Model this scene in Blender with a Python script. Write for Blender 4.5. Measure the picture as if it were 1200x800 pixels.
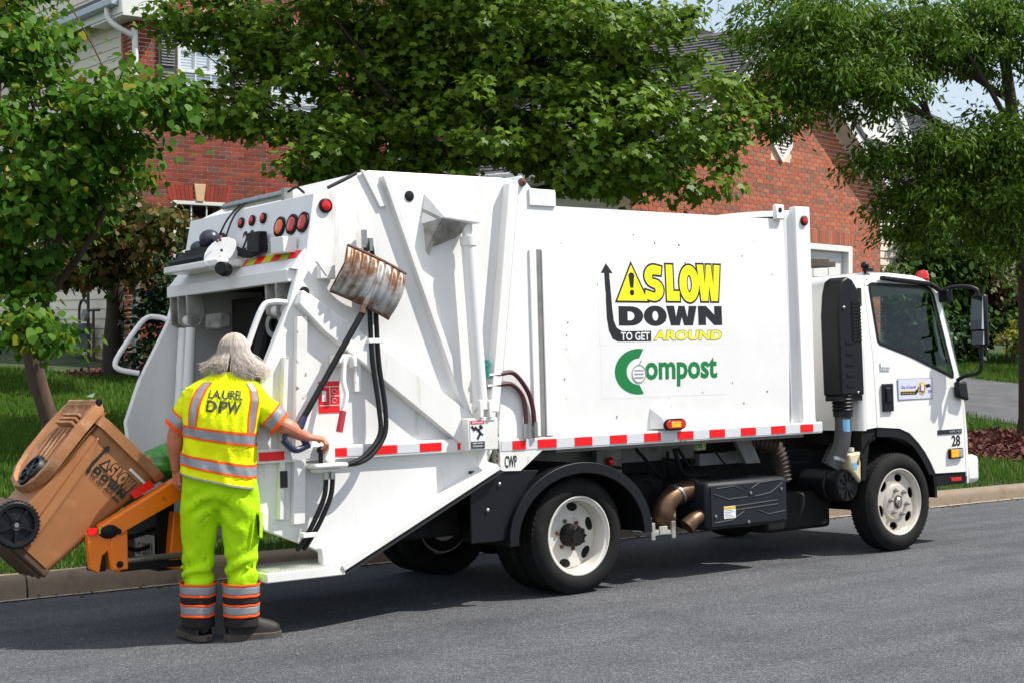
import bpy, bmesh, math, random
import numpy as np
from math import sin, cos, pi, radians, sqrt, atan2
from mathutils import Vector, Matrix, noise
from mathutils.geometry import tessellate_polygon
for _o in list(bpy.data.objects): bpy.data.objects.remove(_o)
random.seed(7); RNG = np.random.default_rng(7)
SC = bpy.context.scene; COL = SC.collection

# ------------------------------------------------------------------ camera, sky, sun, exposure
cam = bpy.data.objects.new('camera', bpy.data.cameras.new('camera')); COL.objects.link(cam)
cam.location = (-6.751, -8.209, 1.861)
_f = Vector((0.599368, 0.800386, -0.011794)).normalized()
cam.rotation_euler = _f.to_track_quat('-Z', 'Y').to_euler()
cam.data.angle = radians(36.615); cam.data.clip_end = 2000
SC.camera = cam
SUN = Vector((0.57, -0.40, 1.0)).normalized()
w = bpy.data.worlds.new('World'); SC.world = w; w.use_nodes = True
nt = w.node_tree; bg = nt.nodes['Background']
sky = nt.nodes.new('ShaderNodeTexSky'); sky.sky_type = 'NISHITA'; sky.sun_disc = False
sky.sun_elevation = math.asin(SUN.z); sky.sun_rotation = atan2(-SUN.x, SUN.y)
sky.dust_density = 2.5; sky.air_density = 1.0
veil = nt.nodes.new('ShaderNodeMix'); veil.data_type = 'RGBA'; veil.inputs[0].default_value = .5   # thin bright summer haze over the whole sky
nt.links.new(sky.outputs[0], veil.inputs[6]); veil.inputs[7].default_value = (4.3, 4.75, 5.2, 1)
nt.links.new(veil.outputs[2], bg.inputs[0]); bg.inputs[1].default_value = 0.125
sl = bpy.data.lights.new('sun', 'SUN'); sl.energy = 4.4; sl.angle = radians(0.5); sl.color = (1, .95, .87)
sun = bpy.data.objects.new('sun', sl); COL.objects.link(sun)
sun.rotation_euler = SUN.to_track_quat('Z', 'Y').to_euler(); sun.location = (4, -6, 14)
SC.view_settings.view_transform = 'Standard'; SC.view_settings.look = 'None'
SC.view_settings.gamma = 1.0; SC.view_settings.exposure = 0.56

# ------------------------------------------------------------------ frames
TILT = radians(-2.604)                      # the crown of the road: the truck leans to the kerb
TM = Matrix.Rotation(TILT, 4, 'X')
def tw(x, y, z): return TM @ Vector((x, y, z))
def road_z(x, y):                           # crowned asphalt, kerb side low
    s = -math.tan(-TILT)
    if y > -1.6: return s*y
    t = min(1, (-1.6-y)/5.0)
    return s*-1.6 + 0.0455*5.0*(t-t*t*0.75)*1.0 if t < 1 else s*-1.6+0.0455*5.0*.25
def kerb_y(x): return 2.68 - 0.049*x
def lawn_z(x, y):
    n = y + .049*x - 2.9
    z = 0.03 + .092*max(0., n)
    return min(z, 2.1)

# ------------------------------------------------------------------ materials
def lin(c):
    return tuple(((v/255)/12.92 if v/255 <= .04045 else ((v/255+.055)/1.055)**2.4) for v in c)
MATS = {}
def mat(name, col, rough=.5, metal=0., spec=.5, var=.0, vscale=6., bump=0., bscale=40., dirt=None, dscale=3., dlo=.55, dhi=.75,
        island=None, trans=0., emit=0., coat=0., detail=4., stretch=None):
    """principled with noise variation, dirt / rust patches, per-island tones, fine bump"""
    m = bpy.data.materials.new(name); m.use_nodes = True; n = m.node_tree.nodes; l = m.node_tree.links
    b = n['Principled BSDF']; MATS[name] = m
    b.inputs['Roughness'].default_value = rough; b.inputs['Metallic'].default_value = metal
    b.inputs['Specular IOR Level'].default_value = spec
    b.inputs['Coat Weight'].default_value = coat
    tc = n.new('ShaderNodeTexCoord'); vec = tc.outputs['Object']
    if stretch:
        mp = n.new('ShaderNodeMapping'); mp.inputs['Scale'].default_value = stretch
        l.new(vec, mp.inputs['Vector']); vec = mp.outputs[0]
    def nz(scale, det=detail):
        t = n.new('ShaderNodeTexNoise'); t.inputs['Scale'].default_value = scale; t.inputs['Detail'].default_value = det
        t.inputs['Roughness'].default_value = .65
        l.new(vec, t.inputs['Vector']); return t.outputs['Fac']
    def ramp(fac, stops):
        r = n.new('ShaderNodeValToRGB'); e = r.color_ramp.elements
        while len(e) < len(stops): e.new(.5)
        for k, (p, c) in enumerate(stops): e[k].position = p; e[k].color = (*c, 1)
        l.new(fac, r.inputs[0]); return r.outputs[0]
    if island:
        g = n.new('ShaderNodeNewGeometry')
        c = ramp(g.outputs['Random Per Island'], [(k/max(1, len(island)-1), q) for k, q in enumerate(island)])
        if var:
            mx = n.new('ShaderNodeMix'); mx.data_type = 'RGBA'; mx.blend_type = 'MULTIPLY'; mx.inputs[0].default_value = 1
            l.new(c, mx.inputs[6]); l.new(ramp(nz(vscale), [(.3, (1-var,)*3), (.7, (1+var*.3,)*3)]), mx.inputs[7]); c = mx.outputs[2]
    elif var:
        c = ramp(nz(vscale), [(.3, tuple(max(0, v*(1-var)) for v in col)), (.7, tuple(v*(1+var*.5) for v in col))])
    else:
        q = n.new('ShaderNodeRGB'); q.outputs[0].default_value = (*col, 1); c = q.outputs[0]
    if dirt:
        mx = n.new('ShaderNodeMix'); mx.data_type = 'RGBA'
        l.new(ramp(nz(dscale, 8), [(dlo, (0,)*3), (dhi, (1,)*3)]), mx.inputs[0])
        l.new(c, mx.inputs[6]); mx.inputs[7].default_value = (*dirt, 1); c = mx.outputs[2]
    l.new(c, b.inputs['Base Color'])
    if bump:
        bp = n.new('ShaderNodeBump'); bp.inputs['Strength'].default_value = bump; bp.inputs['Distance'].default_value = .02
        l.new(nz(bscale), bp.inputs['Height']); l.new(bp.outputs[0], b.inputs['Normal'])
    if emit:
        l.new(c, b.inputs['Emission Color']); b.inputs['Emission Strength'].default_value = emit
    if trans:
        t = n.new('ShaderNodeBsdfTranslucent'); l.new(c, t.inputs[0])
        ms = n.new('ShaderNodeMixShader'); ms.inputs[0].default_value = trans
        l.new(b.outputs[0], ms.inputs[1]); l.new(t.outputs[0], ms.inputs[2])
        l.new(ms.outputs[0], n['Material Output'].inputs[0])
    return m
def glass_mat(name, col, alpha=.35):
    m = bpy.data.materials.new(name); m.use_nodes = True; n = m.node_tree.nodes; l = m.node_tree.links
    n.remove(n['Principled BSDF'])
    g = n.new('ShaderNodeBsdfGlossy'); g.inputs['Roughness'].default_value = .02; g.inputs['Color'].default_value = (.9, .95, 1, 1)
    t = n.new('ShaderNodeBsdfTransparent'); t.inputs[0].default_value = (*col, 1)
    f = n.new('ShaderNodeFresnel'); f.inputs[0].default_value = 1.5
    mt = n.new('ShaderNodeMath'); mt.operation = 'MULTIPLY_ADD'; mt.inputs[1].default_value = 1.; mt.inputs[2].default_value = alpha*.02
    gb = n.new('ShaderNodeNewGeometry'); iv = n.new('ShaderNodeMath'); iv.operation = 'SUBTRACT'; iv.inputs[0].default_value = 1.; l.new(gb.outputs['Backfacing'], iv.inputs[1])
    pm = n.new('ShaderNodeMath'); pm.operation = 'MULTIPLY'; l.new(f.outputs[0], pm.inputs[0]); l.new(iv.outputs[0], pm.inputs[1]); l.new(pm.outputs[0], mt.inputs[0])
    x = n.new('ShaderNodeMixShader'); l.new(mt.outputs[0], x.inputs[0]); l.new(t.outputs[0], x.inputs[1]); l.new(g.outputs[0], x.inputs[2])
    l.new(x.outputs[0], n['Material Output'].inputs[0]); MATS[name] = m; return m

RUST = (.16, .06, .025)
white = mat('white_paint', (.80, .80, .79), .32, var=.05, vscale=2.5, dirt=(.62, .58, .50), dscale=2.2, dlo=.60, dhi=.85, coat=.2)
cabwhite = mat('cab_paint', (.80, .80, .77), .25, var=.02, vscale=2., coat=.5)
worn = mat('worn_white_paint', (.76, .755, .73), .45, var=.10, vscale=5, dirt=RUST, dscale=9., dlo=.63, dhi=.70)
tailwhite = mat('tailgate_paint', (.78, .78, .765), .4, var=.07, vscale=3, dirt=(.46, .40, .32), dscale=6.5, dlo=.60, dhi=.80, stretch=(1, 1, .22))
dirty = mat('grimy_paint', (.34, .34, .32), .6, var=.3, vscale=4, dirt=(.10, .07, .05), dscale=5., dlo=.5, dhi=.7)
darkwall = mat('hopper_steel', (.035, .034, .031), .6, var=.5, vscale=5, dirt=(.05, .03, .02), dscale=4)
black = mat('black_plastic', (.006, .0063, .008), .45, spec=.3, var=.2, vscale=20, bump=.06, bscale=300)
navy = mat('dark_blue_cover', (.009, .011, .018), .55, spec=.3, var=.2, vscale=9, bump=.05, bscale=200)
rubber = mat('rubber', (.016, .016, .017), .75, var=.35, vscale=9, bump=.12, bscale=120)
tyre_m = mat('tyre_rubber', (.011, .011, .011), .8, spec=.2, var=.3, vscale=14, bump=.1, bscale=90, dirt=(.030, .028, .026), dscale=8, dlo=.55, dhi=.8)
chassis_m = mat('chassis_black', (.007, .007, .007), .65, spec=.25, var=.5, vscale=6, dirt=(.022, .018, .015), dscale=7)
greyside = mat('grey_frame_paint', (.22, .22, .21), .5, var=.3, vscale=5, dirt=(.06, .045, .03), dscale=6)
steel = mat('steel', (.42, .42, .41), .35, .9, var=.2, vscale=20)
brownpipe = mat('heat_stained_steel', (.17, .105, .065), .48, .8, var=.4, vscale=9, dirt=(.10, .06, .04), dscale=7)
ducting = mat('ribbed_hose', (.075, .055, .042), .7, var=.4, vscale=12)
redtape = mat('red_tape', lin((232, 14, 20)), .3, bump=.03, bscale=500)
whitetape = mat('white_tape', (.62, .64, .66), .3, var=.08, vscale=60)
limetape = mat('lime_tape', lin((190, 200, 30)), .3)
redlens = mat('red_lens', lin((205, 22, 16)), .15, coat=.6, var=.25, vscale=70)
amberlens = mat('amber_lens', lin((240, 100, 16)), .15, coat=.6, var=.25, vscale=70)
amberlit = mat('lit_amber_lens', lin((255, 150, 20)), .2, emit=.55, var=.4, vscale=60)
print_black = mat('black_print', (.012, .012, .014), .45)
print_yellow = mat('yellow_print', lin((250, 238, 20)), .45)
print_green = mat('green_print', lin((16, 122, 62)), .45)
print_white = mat('white_print', (.78, .79, .80), .4)
print_grey = mat('grey_print', (.30, .31, .33), .5)
print_purple = mat('violet_print', lin((110, 90, 150)), .5)
print_gold = mat('gold_print', lin((215, 180, 40)), .5)
pale_decal = mat('pale_decal', (.78, .79, .81), .35)
redsign_m = mat('red_print', lin((225, 25, 30)), .35)
glass = glass_mat('tinted_glass', (.80, .87, .82), .1)
house_glass = glass_mat('window_glass', (.92, .94, .95), .4)
orange = mat('orange_paint', lin((238, 120, 12)), .38, var=.12, vscale=9, dirt=(.12, .06, .02), dscale=9, dlo=.62, dhi=.72)
bincol = mat('brown_plastic', lin((158, 104, 62)), .52, var=.10, vscale=5, bump=.05, bscale=180, dirt=lin((190, 148, 108)), dscale=3.5, dlo=.55, dhi=.85)
binlid = mat('brown_lid_plastic', lin((164, 112, 70)), .55, var=.12, vscale=6, dirt=lin((196, 164, 130)), dscale=5, dlo=.5, dhi=.8, stretch=(1, 3, 1))
bindark = mat('brown_base_plastic', lin((84, 62, 46)), .6, var=.3, vscale=8)
bagm = mat('green_bag', lin((70, 150, 50)), .35, var=.3, vscale=14, dirt=lin((215, 120, 100)), dscale=12, dlo=.6, dhi=.63, bump=.3, bscale=20)
shovel_m = mat('rusty_galvanised', (.50, .50, .49), .45, .5, var=.2, vscale=9, dirt=(.17, .085, .045), dscale=4.5, dlo=.42, dhi=.56)
rustm = mat('rust', (.12, .06, .04), .8, var=.4, vscale=18)
blueplastic = mat('blue_plastic', (.020, .026, .075), .35, coat=.3)
redgrip = mat('red_grip', lin((185, 50, 60)), .5, var=.2, vscale=30)
hose_m = mat('hose_rubber', (.008, .008, .009), .5, spec=.3)
hose_red = mat('red_hose_rubber', (.075, .018, .022), .5)
# people
skin = mat('skin', lin((200, 128, 100)), .5, var=.16, vscale=22, bump=.08, bscale=90, dirt=lin((196, 104, 82)), dscale=14, dlo=.5, dhi=.8)
shirt_m = mat('yellow_fabric', lin((236, 244, 12)), .8, spec=.2, var=.10, vscale=3.5, bump=.55, bscale=13, detail=7)  # uneven tone puts the shade of folds, along with sweat, into the colour
lime_m = mat('lime_fabric', lin((176, 226, 6)), .75, spec=.25, var=.14, vscale=4, bump=.6, bscale=12, detail=7)
reflect_m = mat('reflective_tape', (.30, .31, .33), .35, .2, var=.10, vscale=60)
orange_f = mat('orange_fabric', lin((250, 92, 28)), .7, spec=.2)
blackf = mat('black_fabric', (.022, .020, .022), .85, spec=.2, bump=.1, bscale=120)
bootm = mat('boot_leather', (.016, .014, .012), .65, var=.4, vscale=25, bump=.15, bscale=90)
solem = mat('boot_sole', (.075, .060, .048), .8, var=.4, vscale=30)
hair_m = mat('grey_hair', (.4, .36, .31), .5, spec=.4, island=[(.30, .25, .21), (.55, .49, .43), (.70, .64, .57), (.42, .34, .28), (.76, .70, .64)])
# setting
brick_m = mat('brick_clay', (.3, .08, .05), .85, island=[lin((112, 48, 38)), lin((154, 62, 44)), lin((98, 58, 50)), lin((168, 72, 50)), lin((136, 54, 42)), lin((112, 78, 68)), lin((160, 66, 46))], var=.25, vscale=30)
brick2_m = mat('orange_brick_clay', (.36, .13, .07), .85, island=[lin((172, 88, 60)), lin((186, 102, 72)), lin((134, 92, 76)), lin((178, 92, 64)), lin((190, 114, 84)), lin((124, 94, 82))], var=.2, vscale=30)
mortar_m = mat('mortar', lin((232, 204, 178)), .9, var=.15, vscale=20)
soldier_m = mat('soldier_brick', (.3, .09, .06), .85, island=[lin((120, 50, 40)), lin((168, 66, 46)), lin((150, 56, 40))], var=.2, vscale=30)
keystone_m = mat('keystone', lin((216, 180, 140)), .85, var=.15, vscale=25)
siding_m = mat('cream_siding', lin((216, 208, 192)), .6, var=.06, vscale=5, stretch=(.4, .4, 5))
siding2_m = mat('pale_siding', lin((190, 186, 178)), .6, var=.06, vscale=5)
trim_m = mat('white_trim', (.76, .76, .74), .45, var=.05, vscale=6)
shutter_m = mat('grey_shutter', (.045, .052, .055), .6)
downspout_dark = mat('grey_downspout', (.17, .22, .22), .5)
shingle_m = mat('slate_shingle', (.08, .08, .085), .9, island=[(.075, .075, .085), (.11, .11, .12), (.06, .06, .07), (.13, .125, .13)], var=.3, vscale=40)
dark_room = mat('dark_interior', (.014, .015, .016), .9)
blind_m = mat('white_blind', (.74, .75, .76), .6)
stone_m = mat('foundation_stone', lin((192, 172, 140)), .9, island=[lin((196, 178, 146)), lin((176, 158, 128)), lin((206, 186, 150))], var=.2, vscale=20)
meterm = mat('meter_grey', (.16, .19, .20), .5, var=.2, vscale=12)
utilm = mat('pale_blue_metal', (.42, .48, .56), .45, var=.1, vscale=6)
pipe_m = mat('dark_pipe', (.03, .028, .026), .6)
bark1 = mat('reddish_bark', (.105, .062, .046), .9, var=.45, vscale=8, bump=.6, bscale=22, stretch=(1, 1, .25))
bark2 = mat('dark_bark', (.045, .034, .027), .9, var=.45, vscale=8, bump=.6, bscale=20, stretch=(1, 1, .25))
def leafmat(name, tones, rough=.45, trans=.42): return mat(name, (.05, .1, .02), rough, spec=.16, island=tones, trans=trans)
leaf_red = leafmat('heart_leaf', [(.045, .12, .012), (.085, .20, .018), (.06, .15, .015), (.12, .25, .022), (.045, .12, .012), (.09, .21, .018), (.26, .24, .02)])
leaf_brown = leafmat('dry_leaf', [(.11, .055, .018), (.035, .085, .015), (.15, .085, .022), (.03, .075, .014), (.20, .125, .03), (.045, .10, .016)], trans=.3)
leaf_maple = leafmat('lobed_leaf', trans=.30, tones=[(.058, .12, .010), (.11, .20, .014), (.07, .14, .012), (.17, .27, .022), (.055, .115, .012), (.22, .31, .03)])
leaf_oak = leafmat('narrow_leaf', [(.042, .10, .010), (.095, .18, .014), (.06, .13, .012), (.17, .26, .024)])
leaf_shrub = leafmat('shrub_leaf', [(.028, .07, .011), (.055, .115, .016), (.04, .09, .013), (.085, .15, .02)])
leaf_redsh = leafmat('red_shrub_leaf', [(.14, .035, .02), (.05, .075, .02), (.10, .03, .02), (.03, .06, .015)])
leaf_yel = leafmat('yellow_shrub_leaf', [(.30, .28, .02), (.22, .24, .03), (.12, .18, .02)])
leaf_dark = leafmat('evergreen_leaf', [(.012, .035, .010), (.022, .055, .014), (.03, .07, .018)], trans=.15)
grass_m = leafmat('grass_blade', [(.042, .115, .012), (.07, .165, .016), (.055, .135, .014), (.10, .19, .02), (.16, .20, .05)], .6, .3)
lawn_m = mat('lawn_soil', (.030, .055, .012), .95, var=.5, vscale=3., bump=.4, bscale=60, dirt=(.06, .08, .02), dscale=1.5)
mulch_m = mat('red_mulch', (.12, .04, .03), .95, island=[(.16, .045, .035), (.09, .03, .025), (.20, .065, .05), (.06, .03, .025)], var=.3, vscale=40)
concrete_m = mat('kerb_concrete', lin((138, 122, 104)), .9, var=.25, vscale=5, bump=.35, bscale=120, dirt=lin((92, 78, 62)), dscale=5, dlo=.5, dhi=.75, detail=8)
gutter_m = mat('gutter_grit', lin((178, 170, 160)), .95, var=.35, vscale=40)
drive_m = mat('driveway_asphalt', (.085, .088, .095), .9, var=.35, vscale=2.2, bump=.2, bscale=120, detail=10)

def asphalt():
    m = bpy.data.materials.new('road_asphalt'); m.use_nodes = True; n = m.node_tree.nodes; l = m.node_tree.links
    b = n['Principled BSDF']; b.inputs['Roughness'].default_value = .85; b.inputs['Specular IOR Level'].default_value = .3
    tc = n.new('ShaderNodeTexCoord')
    def nz(s, d=3, r=.6):
        t = n.new('ShaderNodeTexNoise'); t.inputs['Scale'].default_value = s; t.inputs['Detail'].default_value = d; t.inputs['Roughness'].default_value = r
        l.new(tc.outputs['Object'], t.inputs['Vector']); return t.outputs['Fac']
    def ramp(f, st):
        r = n.new('ShaderNodeValToRGB'); e = r.color_ramp.elements
        while len(e) < len(st): e.new(.5)
        for k, (p, c) in enumerate(st): e[k].position = p; e[k].color = (*c, 1)
        l.new(f, r.inputs[0]); return r.outputs[0]
    v = n.new('ShaderNodeTexVoronoi'); v.inputs['Scale'].default_value = 120; l.new(tc.outputs['Object'], v.inputs['Vector'])
    sp = n.new('ShaderNodeSeparateColor'); l.new(v.outputs['Color'], sp.inputs[0])
    c1 = ramp(sp.outputs[0], [(0, (.046, .049, .056)), (.45, (.071, .075, .084)), (.8, (.104, .108, .116)), (1, (.185, .185, .188))])
    c2 = ramp(nz(1.1, 6), [(.28, (.74, .74, .76)), (.5, (1, 1, 1)), (.72, (1.15, 1.14, 1.12))])
    mx = n.new('ShaderNodeMix'); mx.data_type = 'RGBA'; mx.blend_type = 'MULTIPLY'; mx.inputs[0].default_value = 1
    l.new(c1, mx.inputs[6]); l.new(c2, mx.inputs[7])
    mp = n.new('ShaderNodeMapping'); mp.inputs['Scale'].default_value = (.10, 1.5, 1); l.new(tc.outputs['Object'], mp.inputs['Vector'])
    st = n.new('ShaderNodeTexNoise'); st.inputs['Scale'].default_value = 1.6; st.inputs['Detail'].default_value = 5; l.new(mp.outputs[0], st.inputs['Vector'])
    m2 = n.new('ShaderNodeMix'); m2.data_type = 'RGBA'; m2.blend_type = 'MULTIPLY'; m2.inputs[0].default_value = 1
    l.new(mx.outputs[2], m2.inputs[6]); l.new(ramp(st.outputs['Fac'], [(.36, (.80, .80, .81)), (.5, (1, 1, 1)), (.66, (1.08, 1.08, 1.07))]), m2.inputs[7])
    m3 = n.new('ShaderNodeMix'); m3.data_type = 'RGBA'; m3.blend_type = 'MULTIPLY'; m3.inputs[0].default_value = 1   # oil spots
    l.new(m2.outputs[2], m3.inputs[6]); l.new(ramp(nz(2.6, 3), [(.0, (1, 1, 1)), (.66, (1, 1, 1)), (.74, (.72, .72, .73))]), m3.inputs[7]); mx = m3
    l.new(mx.outputs[2], b.inputs['Base Color'])
    bp = n.new('ShaderNodeBump'); bp.inputs['Strength'].default_value = .5; bp.inputs['Distance'].default_value = .01
    l.new(v.outputs['Distance'], bp.inputs['Height']); l.new(bp.outputs[0], b.inputs['Normal'])
    return m
road_m = asphalt()

# ------------------------------------------------------------------ mesh builder
def catmull(pts, n=6):
    P = [Vector(p) for p in pts]
    if len(P) < 3: return P
    out = []
    for i in range(len(P)-1):
        a = P[i-1] if i else P[0]*2-P[1]; b, c = P[i], P[i+1]; d = P[i+2] if i+2 < len(P) else P[-1]*2-P[-2]
        for k in range(n):
            t = k/n
            out.append(.5*((2*b)+(c-a)*t+(2*a-5*b+4*c-d)*t*t+(3*b-3*c+d-a)*t**3))
    out.append(P[-1]); return out
class MB:
    def __init__(s, org=(0, 0, 0)): s.v = []; s.f = []; s.mi = []; s.o = Vector(org); s.m = 0
    def add(s, vs, fs):
        k = len(s.v); s.v += [tuple(Vector(p)-s.o) for p in vs]; s.f += [tuple(i+k for i in f) for f in fs]; s.mi += [s.m]*len(fs); return s
    def hexa(s, p):  # 8 corners: bottom ring 0-3, top ring 4-7
        return s.add(p, [(3, 2, 1, 0), (4, 5, 6, 7), (0, 1, 5, 4), (1, 2, 6, 5), (2, 3, 7, 6), (3, 0, 4, 7)])
    def box(s, x0, x1, y0, y1, z0, z1):
        return s.hexa([(x0, y0, z0), (x1, y0, z0), (x1, y1, z0), (x0, y1, z0), (x0, y0, z1), (x1, y0, z1), (x1, y1, z1), (x0, y1, z1)])
    def bar(s, p, q, wy, wz, up=(0, 0, 1)):
        """rectangular bar from p to q, wy wide sideways, wz thick"""
        p, q = Vector(p), Vector(q); d = (q-p).normalized(); a = d.cross(Vector(up)).normalized(); b = a.cross(d)
        c = lambda e, i, j: e+a*(wy/2*i)+b*(wz/2*j)
        return s.hexa([c(p, -1, -1), c(p, 1, -1), c(q, 1, -1), c(q, -1, -1), c(p, -1, 1), c(p, 1, 1), c(q, 1, 1), c(q, -1, 1)])
    def prism(s, poly, y0, y1, holes=()):
        """polygon in x-z swept from y0 to y1"""
        loops = [list(poly)]+[list(h) for h in holes]
        pts = [p for lp in loops for p in lp]
        tris = tessellate_polygon([[Vector((p[0], p[1], 0)) for p in lp] for lp in loops])
        n = len(pts); vs = [(p[0], y0, p[1]) for p in pts]+[(p[0], y1, p[1]) for p in pts]
        fs = []
        for t in tris:
            a, b, c = t
            A = (pts[b][0]-pts[a][0])*(pts[c][1]-pts[a][1])-(pts[b][1]-pts[a][1])*(pts[c][0]-pts[a][0])
            if A < 0: a, c = c, a
            fs += [(a, b, c), (c+n, b+n, a+n)]
        k = 0
        for li, lp in enumerate(loops):
            m = len(lp)
            A = sum(lp[i][0]*lp[(i+1) % m][1]-lp[(i+1) % m][0]*lp[i][1] for i in range(m))
            for i in range(m):
                a, b = k+i, k+(i+1) % m
                if (A > 0) != (li > 0): fs.append((a, a+n, b+n, b))
                else: fs.append((b, b+n, a+n, a))
            k += m
        return s.add(vs, fs)
    def tube(s, pts, r, n=8, smooth=0, caps=True):
        P = catmull(pts, smooth) if smooth else [Vector(p) for p in pts]
        N = len(P); R = r if isinstance(r, (list, tuple)) else [r]*2
        rr = [np.interp(i/(N-1), np.linspace(0, 1, len(R)), R) for i in range(N)]
        d0 = (P[1]-P[0]).normalized(); up = Vector((0, 0, 1)) if abs(d0.z) < .9 else Vector((1, 0, 0))
        a = d0.cross(up).normalized(); vs = []
        for i in range(N):
            d = (P[min(i+1, N-1)]-P[max(i-1, 0)]).normalized()
            a = (a-d*a.dot(d)).normalized(); b = d.cross(a)
            vs += [P[i]+(a*cos(2*pi*k/n)+b*sin(2*pi*k/n))*rr[i] for k in range(n)]
        fs = [(i*n+k, i*n+(k+1) % n, (i+1)*n+(k+1) % n, (i+1)*n+k) for i in range(N-1) for k in range(n)]
        if caps: fs += [tuple(range(n-1, -1, -1)), tuple((N-1)*n+k for k in range(n))]
        return s.add(vs, fs)
    def lathe(s, prof, c, ax=(0, 1, 0), n=32, closed=False):
        """profile (radius, distance along axis) turned about an axis"""
        ax = Vector(ax).normalized(); u = ax.cross(Vector((0, 0, 1)) if abs(ax.z) < .9 else Vector((1, 0, 0))).normalized(); v = ax.cross(u)
        c = Vector(c); m = len(prof)
        vs = [c+ax*h+(u*cos(2*pi*k/n)+v*sin(2*pi*k/n))*max(r, 1e-4) for r, h in prof for k in range(n)]
        fs = [(i*n+k, i*n+(k+1) % n, ((i+1) % m)*n+(k+1) % n, ((i+1) % m)*n+k) for i in range(m if closed else m-1) for k in range(n)]
        return s.add(vs, fs)
    def disc(s, c, r, d=.004, ax=(0, -1, 0), n=24): return s.lathe([(0, 0), (r, 0), (r, d), (r*.9, d*1.3), (0, d*1.4)], c, ax, n)
    def ball(s, c, r, n=12, m=8, sc=(1, 1, 1)):
        c = Vector(c); vs = []; fs = []
        for i in range(m+1):
            t = pi*i/m
            for k in range(n): vs.append(c+Vector((r*sc[0]*sin(t)*cos(2*pi*k/n), r*sc[1]*sin(t)*sin(2*pi*k/n), -r*sc[2]*cos(t))))
        for i in range(m):
            for k in range(n): fs.append((i*n+k, i*n+(k+1) % n, (i+1)*n+(k+1) % n, (i+1)*n+k))
        return s.add(vs, fs)
    def grid(s, fn, nu, nv, wrap=False):
        vs = [fn(i/nu, j/nv) for j in range(nv+1) for i in range(nu if wrap else nu+1)]
        W = nu if wrap else nu+1
        fs = [(j*W+i, j*W+(i+1) % W if wrap else j*W+i+1, (j+1)*W+((i+1) % W if wrap else i+1), (j+1)*W+i) for j in range(nv) for i in range(nu)]
        return s.add(vs, fs)
    def build(s, name, mats, parent=None, smooth=35, bevel=0., matrix=None):
        me = bpy.data.meshes.new(name); me.from_pydata(s.v, [], s.f)
        for m in (mats if isinstance(mats, (list, tuple)) else [mats]): me.materials.append(m)
        if any(s.mi): me.polygons.foreach_set('material_index', s.mi)
        me.update()
        if smooth is not None:
            me.polygons.foreach_set('use_smooth', [True]*len(me.polygons)); me.set_sharp_from_angle(angle=radians(smooth))
        o = bpy.data.objects.new(name, me); COL.objects.link(o)
        if parent: o.parent = parent
        if bevel:
            b = o.modifiers.new('bevel', 'BEVEL'); b.width = bevel; b.segments = 2; b.limit_method = 'ANGLE'; b.angle_limit = radians(40)
        return o
def split_islands(o):
    """each loose piece of a part becomes a part of its own"""
    me = o.data; b = bmesh.new(); b.from_mesh(me); b.verts.ensure_lookup_table(); seen = set(); isl = []
    for v in b.verts:
        if v.index in seen: continue
        st = [v]; seen.add(v.index); cur = []
        while st:
            q = st.pop(); cur.append(q.index)
            for e in q.link_edges:
                r = e.other_vert(q)
                if r.index not in seen: seen.add(r.index); st.append(r)
        isl.append(set(cur))
    b.free()
    if len(isl) < 2: return
    for k, s_ in enumerate(isl):
        c = bmesh.new(); c.from_mesh(me); c.verts.ensure_lookup_table(); bmesh.ops.delete(c, geom=[v for v in c.verts if v.index not in s_], context='VERTS')
        m2 = me.copy(); c.to_mesh(m2); c.free()
        q = o.copy(); q.data = m2; COL.objects.link(q)
    bpy.data.objects.remove(o)
def tag(o, label=None, cat=None, group=None, kind=None):
    if label: o['label'] = label
    if cat: o['category'] = cat
    if group: o['group'] = group
    if kind: o['kind'] = kind
    return o
def thing(name, label, cat, loc=(0, 0, 0), rot=(0, 0, 0), group=None):
    o = bpy.data.objects.new(name, None); COL.objects.link(o); o.empty_display_size = .2
    o.location = loc; o.rotation_euler = rot
    return tag(o, label, cat, group)
def fullmesh(name, V, F, m, parent=None, smooth=False):
    """numpy vertices and equal-sided faces to an object"""
    V = np.asarray(V, dtype=np.float32); F = np.asarray(F, dtype=np.int32); k = F.shape[1]
    me = bpy.data.meshes.new(name); me.vertices.add(len(V)); me.vertices.foreach_set('co', V.ravel())
    me.loops.add(F.size); me.loops.foreach_set('vertex_index', F.ravel())
    me.polygons.add(len(F)); me.polygons.foreach_set('loop_start', np.arange(0, F.size, k, dtype=np.int32))
    me.polygons.foreach_set('loop_total', np.full(len(F), k, dtype=np.int32))
    if smooth: me.polygons.foreach_set('use_smooth', np.ones(len(F), dtype=bool))
    me.update(calc_edges=True); me.materials.append(m)
    o = bpy.data.objects.new(name, me); COL.objects.link(o)
    if parent: o.parent = parent
    return o
def text2d(body, bold=0., res=3, shear=0., spacing=1.):
    c = bpy.data.curves.new('lettering', 'FONT'); c.body = body; c.offset = bold; c.resolution_u = res; c.shear = shear; c.space_character = spacing
    o = bpy.data.objects.new('lettering', c); me = bpy.data.meshes.new_from_object(o)
    V = [(v.co.x, v.co.y) for v in me.vertices]; F = [tuple(p.vertices) for p in me.polygons]
    bpy.data.objects.remove(o); bpy.data.curves.remove(c); bpy.data.meshes.remove(me)
    return V, F
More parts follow.
